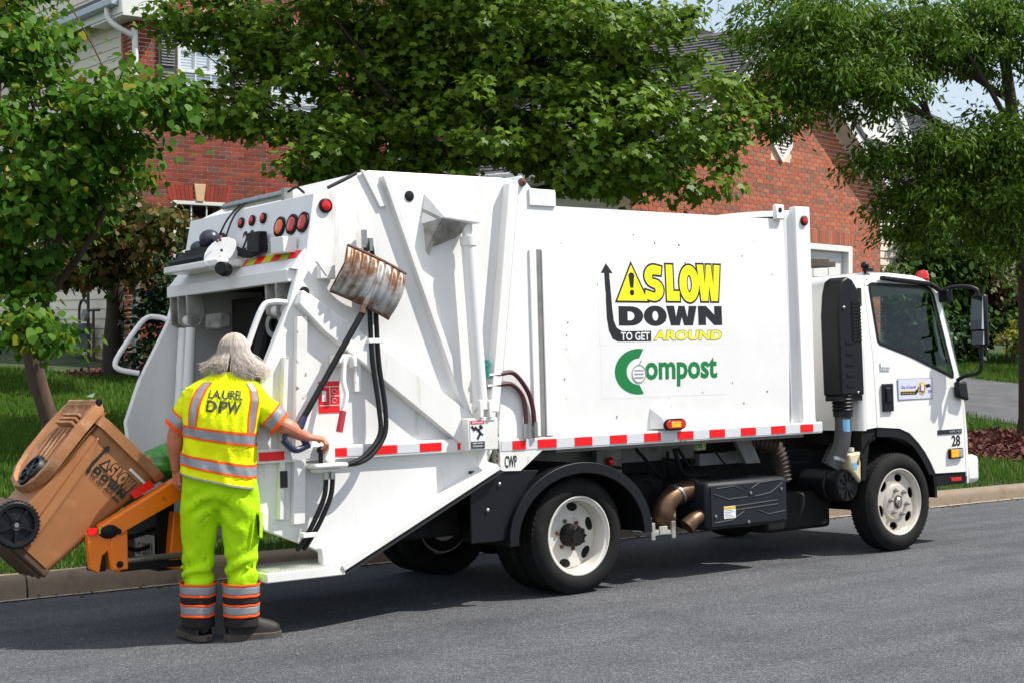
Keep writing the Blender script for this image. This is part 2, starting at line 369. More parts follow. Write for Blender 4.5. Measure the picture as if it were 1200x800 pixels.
def text_to(mb, body, box, y, bold=0., shear=0., grow=0., spacing=1., warp=None):
    """letters fitted into x0,x1,z0,z1 on the plane y; grow widens the strokes without moving the box"""
    V, F = text2d(body, bold+grow, shear=shear, spacing=spacing); V0, _ = text2d(body, bold, shear=shear, spacing=spacing) if grow else (V, F)
    xa, xb = min(p[0] for p in V0), max(p[0] for p in V0); za, zb = min(p[1] for p in V0), max(p[1] for p in V0)
    x0, x1, z0, z1 = box
    def mp(p):
        q = (x0+(p[0]-xa)/(xb-xa)*(x1-x0), z0+(p[1]-za)/(zb-za)*(z1-z0))
        if warp: return warp(*q)
        return (q[0], y(q[1]) if callable(y) else y, q[1])
    return mb.add([mp(p) for p in V], F)

# ================================================================== SETTING: ground, road, kerb
def sheet(name, xs, ys, fz, m, kind='structure'):
    X, Y = np.meshgrid(xs, ys); V = [(x, y, fz(x, y)) for x, y in zip(X.ravel(), Y.ravel())]; W = len(xs)
    F = [(j*W+i, j*W+i+1, (j+1)*W+i+1, (j+1)*W+i) for j in range(len(ys)-1) for i in range(W-1)]
    o = fullmesh(name, V, F, m, smooth=True); return tag(o, kind=kind)
xs_far = np.concatenate([[-160, -80, -40, -20], np.arange(-12, 24, 2.), [30, 45, 80, 160, 300]])
rd = sheet('road', xs_far, np.concatenate([np.arange(-12, -2, .5), np.arange(-2, 1, .5), [1.0, 1.6]]), lambda x, y: road_z(x, y) if y < 1.5 else road_z(x, kerb_y(x)+.06)+.0, road_m)
for v in rd.data.vertices:
    if v.co.y > 1.5: v.co.y = kerb_y(v.co.x)+.06; v.co.z = road_z(0, v.co.y)-.004
tag(rd, 'grey asphalt street with the truck standing at its kerb')
lawn = sheet('lawn', xs_far, np.concatenate([[2.6, 3.2], np.arange(4, 30, 2.), [40, 70, 140, 320]]), lambda x, y: lawn_z(x, y), lawn_m)
for v in lawn.data.vertices:
    if v.co.y < 2.7: v.co.y = kerb_y(v.co.x)+.17; v.co.z = 0.0
tag(sheet('far_verge', xs_far, np.array([-320, -100, -40, -20, -14, -12.2]), lambda x, y: road_z(0, -12)+.1, lawn_m), 'grass verge across the street')
# kerb: concrete lengths butted together, each a piece
kerb = thing('kerb', None, None); tag(kerb, 'concrete kerb along the edge of the lawn', kind='structure')
ka = -math.atan(.049); klen = 3.05
def kerb_piece():
    m = MB(); z0 = -.16
    prof = [(0, z0), (.016, .0), (.035, .055), (.065, .075), (.19, .082), (.20, z0)]
    n = 10
    def fn(u, v):
        i = v*(len(prof)-1); a = int(min(i, len(prof)-2)); f = i-a
        return (u*(klen-.016)+.008, prof[a][0]*(1-f)+prof[a+1][0]*f+.003*noise.noise((u*9, v*4, 3)), prof[a][1]*(1-f)+prof[a+1][1]*f)
    m.grid(fn, n, 10)
    m.add([(.008, a, b) for a, b in prof], [tuple(range(len(prof)))]); m.add([(klen-.008, a, b) for a, b in prof], [tuple(range(len(prof)-1, -1, -1))])
    return m
kp = None
for i in range(-4, 9):
    x0 = -2.86+i*klen*cos(ka)
    if kp is None: o = kp = kerb_piece().build('kerb_stone', concrete_m, kerb, smooth=50)
    else: o = kp.copy(); COL.objects.link(o)
    o.location = (x0, kerb_y(x0), -.045); o.rotation_euler = (0, 0, ka)
g = MB(); 
def gfn(u, v):
    x = -15+u*45; return (x, kerb_y(x)+.03-.075*v-.02*noise.noise((x*3, v, 0))*v, road_z(0, kerb_y(x)-.07*v)+.004)
g.grid(gfn, 160, 1); tag(g.build('gutter_line', gutter_m), 'pale grit line where kerb meets asphalt', kind='structure')
# driveway
dp = [(13.2, 2.25), (13.12, 5.5), (13.0, 6.4), (12.6, 9.2), (14.2, 9.7), (17.8, 11.2), (18.15, 10.1), (18.5, 9.2), (19.5, 6), (21, 1.9)]
m = MB(); m.add([(x, y, lawn_z(x, y)+.012) for x, y in dp], [tuple(range(len(dp)))])
tag(m.build('driveway', drive_m), 'grey asphalt driveway crossing the lawn', kind='structure')

# ------------------------------------------------------------------ foliage
SHAPES = {
 'heart': [(0, .02), (.22, -.10), (.46, .05), (.52, .30), (.34, .66), (0, 1.02), (-.34, .66), (-.52, .30), (-.46, .05), (-.22, -.10)],
 'lobed': [(0, 0), (.16, .14), (.50, .02), (.38, .28), (.62, .50), (.28, .56), (0, 1.0), (-.28, .56), (-.62, .50), (-.38, .28), (-.50, .02), (-.16, .14)],
 'narrow': [(0, 0), (.15, .3), (.12, .7), (0, 1.0), (-.12, .7), (-.15, .3)],
 'oval': [(0, 0), (.28, .3), (.24, .7), (0, 1.0), (-.24, .7), (-.28, .3)],
 'blade': [(-.07, 0), (.07, 0), (.03, .6), (0, 1.0)],
}
def unit(a): return a/np.maximum(np.linalg.norm(a, axis=1, keepdims=True), 1e-9)
def leaves(name, C, N, D, size, shape, m, parent, fold=.3):
    """one mesh of leaf-shaped faces: centres C, normals N, tip directions D"""
    S = np.array(SHAPES[shape]); k = len(S); N = unit(N); D = unit(D-N*(D*N).sum(1, keepdims=True)); T = np.cross(D, N)
    sz = np.asarray(size).reshape(-1, 1)
    V = np.stack([C+sz*(T*sx+D*sy-N*(abs(sx)*fold+.25*sy*sy)) for sx, sy in S], 1).reshape(-1, 3)
    return fullmesh(name, V, np.arange(len(V)).reshape(-1, k), m, parent)
def cloud(ells, nleaf, clump_r, per, flat=.55, out=.42, zgrav=0.):
    E = np.array(ells); wgt = E[:, 3]*E[:, 5]+.3*E[:, 4]*E[:, 5]; wgt /= wgt.sum()
    nc = max(1, nleaf//per); idx = RNG.choice(len(E), nc, p=wgt)
    d = unit(RNG.normal(size=(nc, 3))); rr = RNG.random(nc)**out
    cc = E[idx, :3]+d*rr[:, None]*E[idx, 3:]
    cr = clump_r*(.6+.8*RNG.random(nc))
    ci = np.repeat(np.arange(nc), per)
    off = RNG.normal(size=(nc*per, 3))*np.array([1, 1, flat])
    C = cc[ci]+off*cr[ci][:, None]*.6
    if zgrav: C[:, 2] -= zgrav*np.abs(off[:, 0]*off[:, 1])*cr[ci]
    outward = unit(off*np.array([1, 1, 1.6])+d[ci]*.6)
    return C, outward, cc
def crown(name, ells, nleaf, clump_r, per, size, shape, m, parent, up=.8, droop=.5, flat=.55, out=.42, stuff=True):
    C, o, cc = cloud(ells, nleaf, clump_r, per, flat, out)
    n = len(C)
    N = o*.5+np.array([0, 0, up])+RNG.normal(size=(n, 3))*.45+np.array([.12, -.15, 0])
    D = o*np.array([1, 1, .3])+RNG.normal(size=(n, 3))*.5+np.array([0, 0, -droop])
    ob = leaves(name, C, N, D, size*(.7+.6*RNG.random(n)), shape, m, parent)
    if stuff: ob['kind'] = 'stuff'
    return ob, cc
def limbs(parent, m, nodes, targets, r0, n, sag=.15):
    """limbs from trunk nodes to the leaf clumps nearest them"""
    targets = np.array(targets); pick = RNG.choice(len(targets), min(n, len(targets)), replace=False)
    for t in targets[pick]:
        t = Vector(t); cand = [Vector(q) for q in nodes if q[2] < t.z+.2] or [Vector(nodes[0])]
        a = min(cand, key=lambda q: (q-t).length+random.random()*.8)
        mid = a.lerp(t, .5)+Vector((random.uniform(-.12, .12), random.uniform(-.12, .12), sag*random.uniform(.2, 1.4)))
        L = (t-a).length
        MB().tube([a, a.lerp(mid, .5)+Vector((0, 0, .04)), mid, t], [r0*min(1, L/1.6), r0*.45*min(1, L/1.6), .006], 6, 4).build('branch', m, parent, smooth=80)

# young redbud-like tree on the left of the lawn
t1 = thing('lawn_tree', 'heart-leaved tree with reddish leaning trunk behind the tipped brown bin', 'tree', (-1.32, 6.45, .33))
o1 = Vector(t1.location); rel = lambda *p: tuple(Vector(p)-o1)
tr = MB()
tr.tube([rel(-1.30, 6.46, .30), rel(-1.36, 6.38, .80), rel(-1.50, 6.39, 1.30), rel(-1.56, 6.40, 1.62)], [.115, .085, .095], 12, 6)
tr.build('trunk', bark1, t1, smooth=80)
for pts, r in (([(-1.54, 6.40, 1.50), (-1.47, 6.28, 2.1), (-1.36, 6.1, 2.9), (-1.25, 6.0, 3.9)], .075), ([(-1.56, 6.40, 1.52), (-1.72, 6.38, 2.0), (-1.90, 6.4, 2.7), (-2.0, 6.2, 3.8)], .065), ([(-1.46, 6.27, 2.1), (-1.2, 5.9, 2.6), (-.95, 5.6, 3.3)], .045)):
    MB().tube([rel(*p) for p in pts], [r, r*.7, r*.4], 8, 5).build('branch', bark1, t1, smooth=80)
redbud = [(-1.78, 6.10, 4.44, .62, .80, .48), (-1.20, 5.10, 3.86, .60, .70, .34), (-1.81, 5.60, 3.47, .62, .80, .58), (-1.05, 5.78, 3.42, .48, .70, .40), (-.84, 4.84, 3.86, .32, .45, .17), (-1.90, 5.91, 2.55, .35, .60, .47), (-1.30, 6.21, 2.95, .40, .60, .26), (-1.93, 5.17, 1.83, .38, .50, .20), (-1.78, 6.81, 5.12, .60, .9, .42), (-2.04, 5.39, 2.95, .45, .50, .34)]
redbud = [(a-o1.x, b-o1.y, c-o1.z, d, e, f) for a, b, c, d, e, f in redbud]
_, cc = crown('crown', redbud, 10400, .19, 32, .074, 'heart', leaf_red, t1, up=.55, droop=1.1, flat=.6)
limbs(t1, bark1, [rel(-1.47, 6.28, 2.1), rel(-1.36, 6.1, 2.9), rel(-1.9, 6.4, 2.7), rel(-.95, 5.6, 3.3), rel(-1.56, 6.4, 1.6)], cc, .022, 46)

# second small tree by the house, leaves partly brown
t5 = thing('small_house_tree', 'small tree with partly brown dry leaves beside the gas meter', 'tree', (2.29, 13.74, 1.02))
o5 = Vector(t5.location)
MB().tube([(0, 0, 0), (-.01, 0, .5), (.03, 0, 1.1), (-.05, -.1, 1.9), (-.2, -.4, 2.6)], [.17, .13, .09], 10, 5).build('trunk', bark2, t5, smooth=80)
br = [(1.50, 12.49, 3.21, .71, .90, .65), (1.80, 11.53, 3.10, .55, .80, .38), (1.03, 12.22, 2.77, .58, .70, .46), (1.70, 12.08, 2.62, .55, .60, .30), (1.60, 13.06, 4.03, .85, .80, .49)]
br = [(a-o5.x, b-o5.y, c-o5.z, d, e, f) for a, b, c, d, e, f in br]
_, cc = crown('crown', br, 6800, .20, 26, .088, 'heart', leaf_brown, t5, up=.3, droop=1.4)
limbs(t5, bark2, [(.03, 0, 1.1), (-.05, -.1, 1.9), (-.2, -.4, 2.6)], cc, .02, 26)

# broad street tree behind the truck
t2 = thing('broad_tree', 'broad dense tree with star-shaped leaves spreading behind the truck', 'tree', (3.05, 6.75, .38))
o2 = Vector(t2.location)
MB().tube([(0, 0, -.1), (0, -.05, 1.2), (.0, -.1, 2.3), (-.03, -.25, 3.5), (.03, -.28, 5.0), (0, -.2, 6.2)], [.24, .17, .155, .13, .09, .04], 12, 5).build('trunk', bark2, t2, smooth=80)
mp = [(1.40, 6.95, 5.05, .65, 1.10, .60), (1.02, 7.2, 4.25, .42, .7, .38), (.70, 7.4, 5.3, .45, .7, .30), (2.6, 5.9, 3.35, .6, .5, .2), (1.55, 6.58, 4.0, .58, 1.00, .30), (2.45, 6.81, 5.13, 1.06, 1.60, .87), (2.73, 6.71, 4.22, .97, 1.20, .70), (3.46, 6.06, 5.22, 1.16, 1.60, .96), (3.16, 5.65, 4.22, 1.03, 1.30, .66), (4.04, 5.25, 4.88, 1.04, 1.50, .85), (4.00, 4.76, 3.98, .93, 1.20, .60), (4.73, 4.47, 4.38, .75, 1.10, .66), (4.82, 4.14, 3.61, .65, .90, .42), (4.09, 4.44, 3.45, .73, .80, .29), (3.21, 5.10, 3.70, .73, .80, .35), (1.75, 6.19, 3.56, .73, .70, .24), (3.15, 6.30, 6.09, 2.51, 1.8, .58), (5.62, 4.42, 4.15, .26, .60, .45), (5.0, 4.9, 5.25, .38, .70, .36)]
mp = [(a-o2.x, b-o2.y, c-o2.z, d, e, f) for a, b, c, d, e, f in mp]
_, cc = crown('crown', mp, 42000, .20, 52, .090, 'lobed', leaf_maple, t2, up=.75, droop=.6, out=.42)
for pts, r in (([(0, -.1, 2.35), (.5, -.8, 2.75), (1.2, -1.6, 3.1), (1.9, -2.3, 3.4)], .10), ([(0, -.1, 2.5), (-.7, -.1, 2.9), (-1.5, .1, 3.5)], .08), ([(-.02, -.2, 3.2), (-.45, -.5, 3.75), (-1.1, -.7, 4.2)], .06), ([(0, -.25, 3.6), (.6, -.9, 4.2), (1.1, -1.4, 4.9)], .07), ([(0, -.1, 2.3), (.9, -.3, 2.7), (1.9, -.8, 3.2)], .08)):
    MB().tube(pts, [r, r*.7, r*.3], 8, 5).build('branch', bark2, t2, smooth=80)
limbs(t2, bark2, [(0, -.1, 2.5), (-.7, -.1, 2.9), (.5, -.8, 2.75), (1.2, -1.6, 3.1), (-.45, -.5, 3.75), (.6, -.9, 4.2), (.03, -.28, 5.)], cc, .03, 60)

# willow-leaved tree at the right
t3 = thing('willow_leaved_tree', 'tall tree with fine narrow leaves standing in red mulch at right', 'tree', (11.30, 4.27, .22))
o3 = Vector(t3.location)
MB().tube([(.0, 0, -.1), (-.02, 0, .25), (-.04, 0, 1.2), (-.03, .05, 2.6), (-.2, .08, 4.0), (-.45, .12, 5.4), (-.5, .1, 6.6)], [.25, .135, .125, .10, .07, .035], 12, 5).build('trunk', bark2, t3, smooth=80)
wo = [(8.27, 5.59, 5.70, .88, 1.20, .50), (7.87, 5.37, 4.92, .54, .90, .43), (8.72, 4.99, 4.92, .74, 1.20, .44), (9.91, 4.99, 5.69, 1.13, 1.50, .56), (10.81, 4.44, 5.70, .68, 1.20, .68), (10.37, 3.99, 4.16, .50, 1.00, .56), (9.58, 4.58, 4.12, .60, .90, .34), (8.75, 4.84, 3.95, .28, .50, .26), (10.18, 4.37, 3.57, .78, 1.10, .50), (9.40, 4.71, 3.28, .50, .80, .46), (7.65, 5.37, 4.38, .20, .5, .18), (10.88, 4.22, 3.20, .45, .90, .56)]
wo = [(a-o3.x, b-o3.y, c-o3.z, d, e, f) for a, b, c, d, e, f in wo]
_, cc = crown('crown', wo, 54000, .19, 54, .096, 'narrow', leaf_oak, t3, up=.6, droop=.7, flat=.7, out=.5)
for pts, r in (([(-.05, .05, 3.0), (-.7, .2, 3.7), (-1.6, .4, 4.3), (-2.6, .7, 4.7)], .075), ([(-.1, .05, 3.4), (-.7, -.1, 4.3), (-1.3, .1, 5.2)], .06), ([(-.04, 0, 2.2), (-.6, 0, 2.9), (-1.5, .2, 3.3), (-2.4, .5, 3.5)], .06), ([(-.3, .1, 4.6), (-1.2, .5, 5.1), (-2.6, 1.0, 5.4)], .05)):
    MB().tube(pts, [r, r*.7, r*.3], 8, 5).build('branch', bark2, t3, smooth=80)
limbs(t3, bark2, [(-.7, .2, 3.7), (-1.6, .4, 4.3), (-.7, -.1, 4.3), (-.6, 0, 2.9), (-1.5, .2, 3.3), (-1.2, .5, 5.1), (-.1, .1, 5.)], cc, .022, 70, .25)

# shrubs and small trees along the back of the lawn at right
def bush(name, label, cat, ells, n, size, shape, m, per=24, cr=.3, stems=6, **k):
    x, y = ells[0][0], ells[0][1]; z = lawn_z(x, y)
    b = thing(name, label, cat, (x, y, z)); E = [(a-x, c-y, d-z, e, f, g) for a, c, d, e, f, g in ells]
    _, cc = crown('foliage', E, n, cr, per, size, shape, m, b, **k)
    for t in cc[RNG.choice(len(cc), min(stems, len(cc)), replace=False)]:
        MB().tube([(t[0]*.15, t[1]*.15, -.05), (t[0]*.4, t[1]*.4, t[2]*.5), tuple(t)], [.035, .02, .006], 6, 4).build('stem', bark2, b, smooth=80)
    return b
bush('tall_shrub', 'tall rounded green shrub rising behind the truck cab', 'shrub', [(20.18, 12.88, 3.29, 1.09, 1.5, 1.09), (18.93, 12.55, 2.37, .53, 1., 1.06), (20.3, 12.7, 2.0, 1.0, 1.2, .9)], 9000, .16, 'oval', leaf_shrub, cr=.32, stems=10)
bush('spreading_shrub', 'high spreading green shrub behind the side mirror', 'shrub', [(21.95, 13.1, 3.95, 1.25, 1.5, 1.2), (21.6, 13.0, 2.4, .9, 1.2, .9)], 8000, .17, 'narrow', leaf_oak, cr=.35, stems=10)
bush('red_leaved_shrub', 'shrub with reddish leaves to the right of the mirror', 'shrub', [(21.04, 12.22, 2.56, .5, .8, .6)], 1500, .12, 'oval', leaf_redsh, cr=.2)
bush('dark_shrub', 'low dark shrub at the back edge of the right lawn', 'shrub', [(20.67, 12.48, 1.7, 1.0, .7, .55), (19.4, 12.0, 1.6, .8, .6, .5)], 3600, .12, 'oval', leaf_dark, cr=.2)
bush('round_shrub', 'round mid green shrub at the right edge by the siding', 'shrub', [(21.6, 11.95, 2.1, .75, .7, .65), (22.4, 12.0, 2.4, .7, .7, .7)], 3400, .12, 'oval', leaf_shrub, cr=.2)
bush('yellow_shrub', 'small yellow-green shrub on the lawn at right edge', 'shrub', [(19.95, 10.5, 1.62, .36, .42, .34)], 1000, .085, 'oval', leaf_yel, cr=.12)
bush('evergreen_bush', 'dark evergreen bush under the lower brick house window', 'shrub', [(2.75, 12.95, 2.36, .36, .6, .66), (3.3, 13.4, 2.2, .5, .5, .7), (2.6, 13.0, 1.7, .4, .5, .5)], 3400, .09, 'oval', leaf_dark, cr=.18)

# mulch beds
def mulch(name, label, cx, cy, rx, ry, n, h=.05):
    m = MB()
    def fn(u, v):
        x = cx+rx*v*cos(2*pi*u); y = cy+ry*v*sin(2*pi*u)
        return (x, y, lawn_z(x, y)+.02+h*(1-v*v)+.01*noise.noise((x*4, y*4, 0)))
    m.grid(fn, 28, 6, wrap=True); o = m.build(name, mulch_m, smooth=60); tag(o, label, kind='stuff')
    r = np.sqrt(RNG.random(n)); a = RNG.random(n)*2*pi; x = cx+rx*r*np.cos(a); y = cy+ry*r*np.sin(a)
    z = np.array([lawn_z(p, q) for p, q in zip(x, y)])+.035+h*(1-r*r)
    k = leaves('mulch_chips', np.stack([x, y, z], 1), RNG.normal(size=(n, 3))+[0, 0, 1.3], RNG.normal(size=(n, 3)), .05+.06*RNG.random(n), 'oval', mulch_m, None, .1)
    tag(k, label.replace('bed', 'chips'), kind='stuff')
mulch('mulch_bed', 'red bark mulch bed round the tree at right', 11.0, 4.25, 1.75, .95, 5200, .10)
mulch('mulch_strip', 'red bark mulch bed at the foot of the brick house', 3.3, 14.0, 1.9, .55, 1800, .03)

# grass blades where the lawn is in view
def grass():
    cw = np.array([-6.751, -8.209, 1.861]); f = np.array([.599368, .800386, -.011794]); r = np.array([.800442, -.599410, 0.])
    out = []
    for (x0, x1, y0, y1, dens, pa, pb) in ((-5., 4.2, 2.7, 14.8, 2100, -640, -250), (5.5, 26, 2.2, 16.5, 800, 440, 640), (-3, 13, 2.4, 14, 350, -250, 440)):
        n = int((x1-x0)*(y1-y0)*dens); x = x0+RNG.random(n)*(x1-x0); y = y0+RNG.random(n)*(y1-y0)
        d = np.stack([x, y, np.full(n, .4)], 1)-cw; dep = d@f; px = 1814*(d@r)/dep
        nn = y+.049*x-2.68
        ok = (px > pa) & (px < pb) & (nn > .17) & ((nn-.2)*14 > RNG.random(n)-.3)
        ok &= ~((((x-11.0)/1.7)**2+((y-4.25)/.92)**2) < 1)
        ok &= ~((x > 13.05-.1*np.clip(y-6.4, 0, 3)) & (x < 18.3) & (y < 11)) | (y > 10.9+.0*x)
        ok &= ~((x > 18.2) & (y < 10.1-(x-18.15)*2.4))
        ok &= ~((x > 1.6) & (y > 13.6))
        ok &= RNG.random(n) < np.clip(15/dep, .35, 1)
        x, y = x[ok], y[ok]; out.append(np.stack([x, y, np.array([lawn_z(a, b) for a, b in zip(x, y)])-.004], 1))
    C = np.concatenate(out); n = len(C)
    D = np.array([0, 0, 1.])+RNG.normal(size=(n, 3))*[.38, .38, .1]; N = RNG.normal(size=(n, 3))*[1, 1, .1]
    hgt = (.055+.05*RNG.random(n))*(.75+.5*(np.sin(C[:, 0]*2.3)+np.sin(C[:, 1]*1.9+C[:, 0])+2)/4)
    dep = (C-cw)@f
    o = leaves('grass', C, N, D, hgt*np.clip(dep/15, 1, 1.8), 'blade', grass_m, None, 0.); tag(o, 'short green grass of the lawns', kind='stuff')
grass()

# ================================================================== HOUSES (local x along the front, y into the house, world heights)
BL, BH, CH = .200, .0535, .0677
def brick_wall(parent, zg, x0, x1, z0, top, holes, m, near, nobj=300, ax='x'):
    """running-bond bricks standing proud of the mortar; the nobj best-seen ones are objects, the rest one mesh"""
    rows = []
    k = 0; z = z0
    while z < z0+9:
        x = x0-(BL+.013)/2*(k % 2)
        while x < x1:
            a, b = max(x, x0), min(x+BL, x1)
            if b-a > .03:
                cx, cz = (a+b)/2, z+BH/2
                if z+BH < min(top(a), top(b)):
                    segs = [(a, b)]
                    for (h0, h1, g0, g1) in holes:
                        if z+BH > g0+.01 and z < g1-.01:
                            segs = [s for p, q in segs for s in ((p, min(q, h0-.004)), (max(p, h1+.004), q)) if s[1]-s[0] > .03]
                    rows += [(p, q, z) for p, q in segs]
            x += BL+.013
        z += CH; k += 1
    def score(r): return min((abs((r[0]+r[1])/2-nx)/sx)**2+(abs(r[2]-nz)/sz)**2 for nx, nz, sx, sz in near)
    rows.sort(key=score)
    full = [r for r in rows if abs(r[1]-r[0]-BL) < 1e-3][:nobj]; fs = set(full)
    def bx(mb, a, b, z, y):
        p = (a, b, -.009+y, .012, z, z+BH)
        if ax == 'x': mb.box(*p)
        else: mb.box(p[2], p[3], p[0], p[1], p[4], p[5])
    base = None
    for a, b, z in full:
        y = random.uniform(-.002, .002)
        if base is None:
            mb = MB(); mb.box(0, BL, -.009, .012, 0, BH); o = base = mb.build('brick', m, parent, smooth=None)
        else: o = base.copy(); COL.objects.link(o)
        # tone varies per object through a tiny family of meshes
        o.location = (a, y, z-zg) if ax == 'x' else (y, a, z-zg)
    mb = MB((0, 0, zg))
    for r in rows:
        if r not in fs: bx(mb, r[0], r[1], r[2], random.uniform(-.002, .002))
    o = mb.build('brickwork', m, parent, smooth=None); o['kind'] = 'stuff'
def brick_tone(base, tones):
    """per-object tone for brick pieces: island tone does not differ between copies"""
    m = base.copy(); n = m.node_tree.nodes; l = m.node_tree.links
    oi = n.new('ShaderNodeObjectInfo'); g = next(q for q in n if q.type == 'NEW_GEOMETRY'); ad = n.new('ShaderNodeMath'); ad.operation = 'ADD'; fr = n.new('ShaderNodeMath'); fr.operation = 'FRACT'
    to = [k.to_socket for k in g.outputs['Random Per Island'].links]
    l.new(oi.outputs['Random'], ad.inputs[0]); l.new(g.outputs['Random Per Island'], ad.inputs[1]); l.new(ad.outputs[0], fr.inputs[0])
    for t in to: l.new(fr.outputs[0], t)
    return m
brick_m = brick_tone(brick_m, None); brick2_m = brick_tone(brick2_m, None)
def soldier(parent, zg, x0, x1, z0, h, m=soldier_m, splay=.0, key=True, y=-.014):
    n = max(2, round((x1-x0)/.068)); mb = MB((0, 0, zg)); c = (x0+x1)/2
    for i in range(n):
        a = x0+(x1-x0)*i/n; b = a+(x1-x0)/n-.009
        if key and abs((a+b)/2-c) < .075: continue
        s = splay
        mb.hexa([(a, y, z0), (b, y, z0), (b, .02, z0), (a, .02, z0), (a+(a-c)*s, y, z0+h), (b+(b-c)*s, y, z0+h), (b+(b-c)*s, .02, z0+h), (a+(a-c)*s, .02, z0+h)])
    o = mb.build('soldier_course', m, parent, smooth=None); o['kind'] = 'stuff'
    if key:
        mb = MB((0, 0, zg)); mb.hexa([(c-.065, y-.02, z0-.01), (c+.065, y-.02, z0-.01), (c+.065, .02, z0-.01), (c-.065, .02, z0-.01), (c-.10, y-.02, z0+h+.03), (c+.10, y-.02, z0+h+.03), (c+.10, .02, z0+h+.03), (c-.10, .02, z0+h+.03)])
        mb.build('keystone', keystone_m, parent, bevel=.006)
def window(parent, zg, x0, x1, z0, z1, cols, rows, blinds=False, y=.0):
    mb = MB((0, 0, zg)); t = .055
    mb.box(x0, x0+t, y-.02, y+.10, z0, z1); mb.box(x1-t, x1, y-.02, y+.10, z0, z1); mb.box(x0+t, x1-t, y-.02, y+.10, z1-t, z1); mb.box(x0+t, x1-t, y-.03, y+.10, z0, z0+t)
    mid = (z0+z1)/2; mb.box(x0+t, x1-t, y+.0, y+.08, mid-.025, mid+.025)
    f = mb.build('window', trim_m, parent, bevel=.004)
    mb = MB((0, 0, zg))
    for i in range(1, cols): mb.box(x0+t+(x1-x0-2*t)*i/cols-.01, x0+t+(x1-x0-2*t)*i/cols+.01, y+.008, y+.026, z0+t, z1-t)
    for j in range(1, rows): 
        zz = z0+t+(z1-z0-2*t)*j/rows
        if abs(zz-mid) > .04: mb.box(x0+t, x1-t, y+.009, y+.025, zz-.01, zz+.01)
    mb.build('muntin', trim_m, f)
    MB((0, 0, zg)).box(x0+t, x1-t, y+.028, y+.032, z0+t, z1-t).build('pane', house_glass, f)
    if blinds:
        mb = MB((0, 0, zg)); n = int((z1-z0)/.05)
        for i in range(n):
            z = z0+t+(z1-z0-2*t)*(i+.5)/n
            mb.hexa([(x0+t, y+.040, z-.022), (x1-t, y+.040, z-.022), (x1-t, y+.044, z-.022), (x0+t, y+.044, z-.022), (x0+t, y+.050, z+.018), (x1-t, y+.050, z+.018), (x1-t, y+.054, z+.018), (x0+t, y+.054, z+.018)])
        mb.build('blind', blind_m, f, smooth=None)
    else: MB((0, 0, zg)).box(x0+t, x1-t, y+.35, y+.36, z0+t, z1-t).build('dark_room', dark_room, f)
    return f
def shutter(parent, zg, x0, x1, z0, z1):
    mb = MB((0, 0, zg)); mb.box(x0, x1, -.045, -.012, z0, z1); s = mb.build('shutter', shutter_m, parent, bevel=.004)
    mb = MB((0, 0, zg)); zm = (z0+z1)/2
    for a, b in ((z0+.07, zm-.04), (zm+.04, z1-.07)):
        n = int((b-a)/.045)
        for i in range(n): z = a+(b-a)*i/n; mb.hexa([(x0+.05, -.062, z), (x1-.05, -.062, z), (x1-.05, -.045, z), (x0+.05, -.045, z), (x0+.05, -.047, z+.035), (x1-.05, -.047, z+.035), (x1-.05, -.045, z+.035), (x0+.05, -.045, z+.035)])
    mb.build('louver', shutter_m, s, smooth=None)
def siding(parent, zg, p0, p1, z0, z1, exp, m, nx, name='siding_board', clip=None):
    """lapped boards from p0 to p1 (local x,y), outward normal nx"""
    n = int((z1-z0)/exp); d = Vector((p1[0]-p0[0], p1[1]-p0[1], 0)); N = Vector((nx[0], nx[1], 0)); base = None
    for i in range(n):
        if base is None:
            mb = MB(); a = Vector((0, 0, 0)); b = d
            mb.hexa([a+N*.022, b+N*.022, b-N*.01, a-N*.01, a+N*.006+Vector((0, 0, exp)), b+N*.006+Vector((0, 0, exp)), b-N*.01+Vector((0, 0, exp)), a-N*.01+Vector((0, 0, exp))])
            o = base = mb.build(name, m, parent, smooth=None)
        else: o = base.copy(); COL.objects.link(o)
        o.location = (p0[0]+N.x*.001*(i % 2), p0[1]+N.y*.001*(i % 2), z0+exp*i-zg)
def shingles(parent, zg, A, U, W, lu, lw, m=shingle_m, e=.135, tabw=.30):
    """rows of tabs on a roof plane: A corner, U along the eave, W up the slope"""
    A, U, W = Vector(A), Vector(U).normalized(), Vector(W).normalized(); N = U.cross(W)
    if N.z < 0: N = -N
    mb = MB((0, 0, zg)); nr = int(lw/e)
    for j in range(nr):
        x = -(tabw/2)*(j % 2)-random.random()*.06
        while x < lu:
            a, b = max(0, x), min(lu, x+tabw-.008); x += tabw
            if b-a < .03: continue
            h = .010+random.random()*.010; ext = random.uniform(-.012, .012)
            p = A+W*(j*e-ext); q = A+W*(j*e+e*1.1)
            mb.hexa([p+U*a, p+U*b, q+U*b, q+U*a, p+U*a+N*(h+.012), p+U*b+N*(h+.012), q+U*b+N*.004, q+U*a+N*.004])
    o = mb.build('shingles', m, parent, smooth=None); o['kind'] = 'stuff'; return o

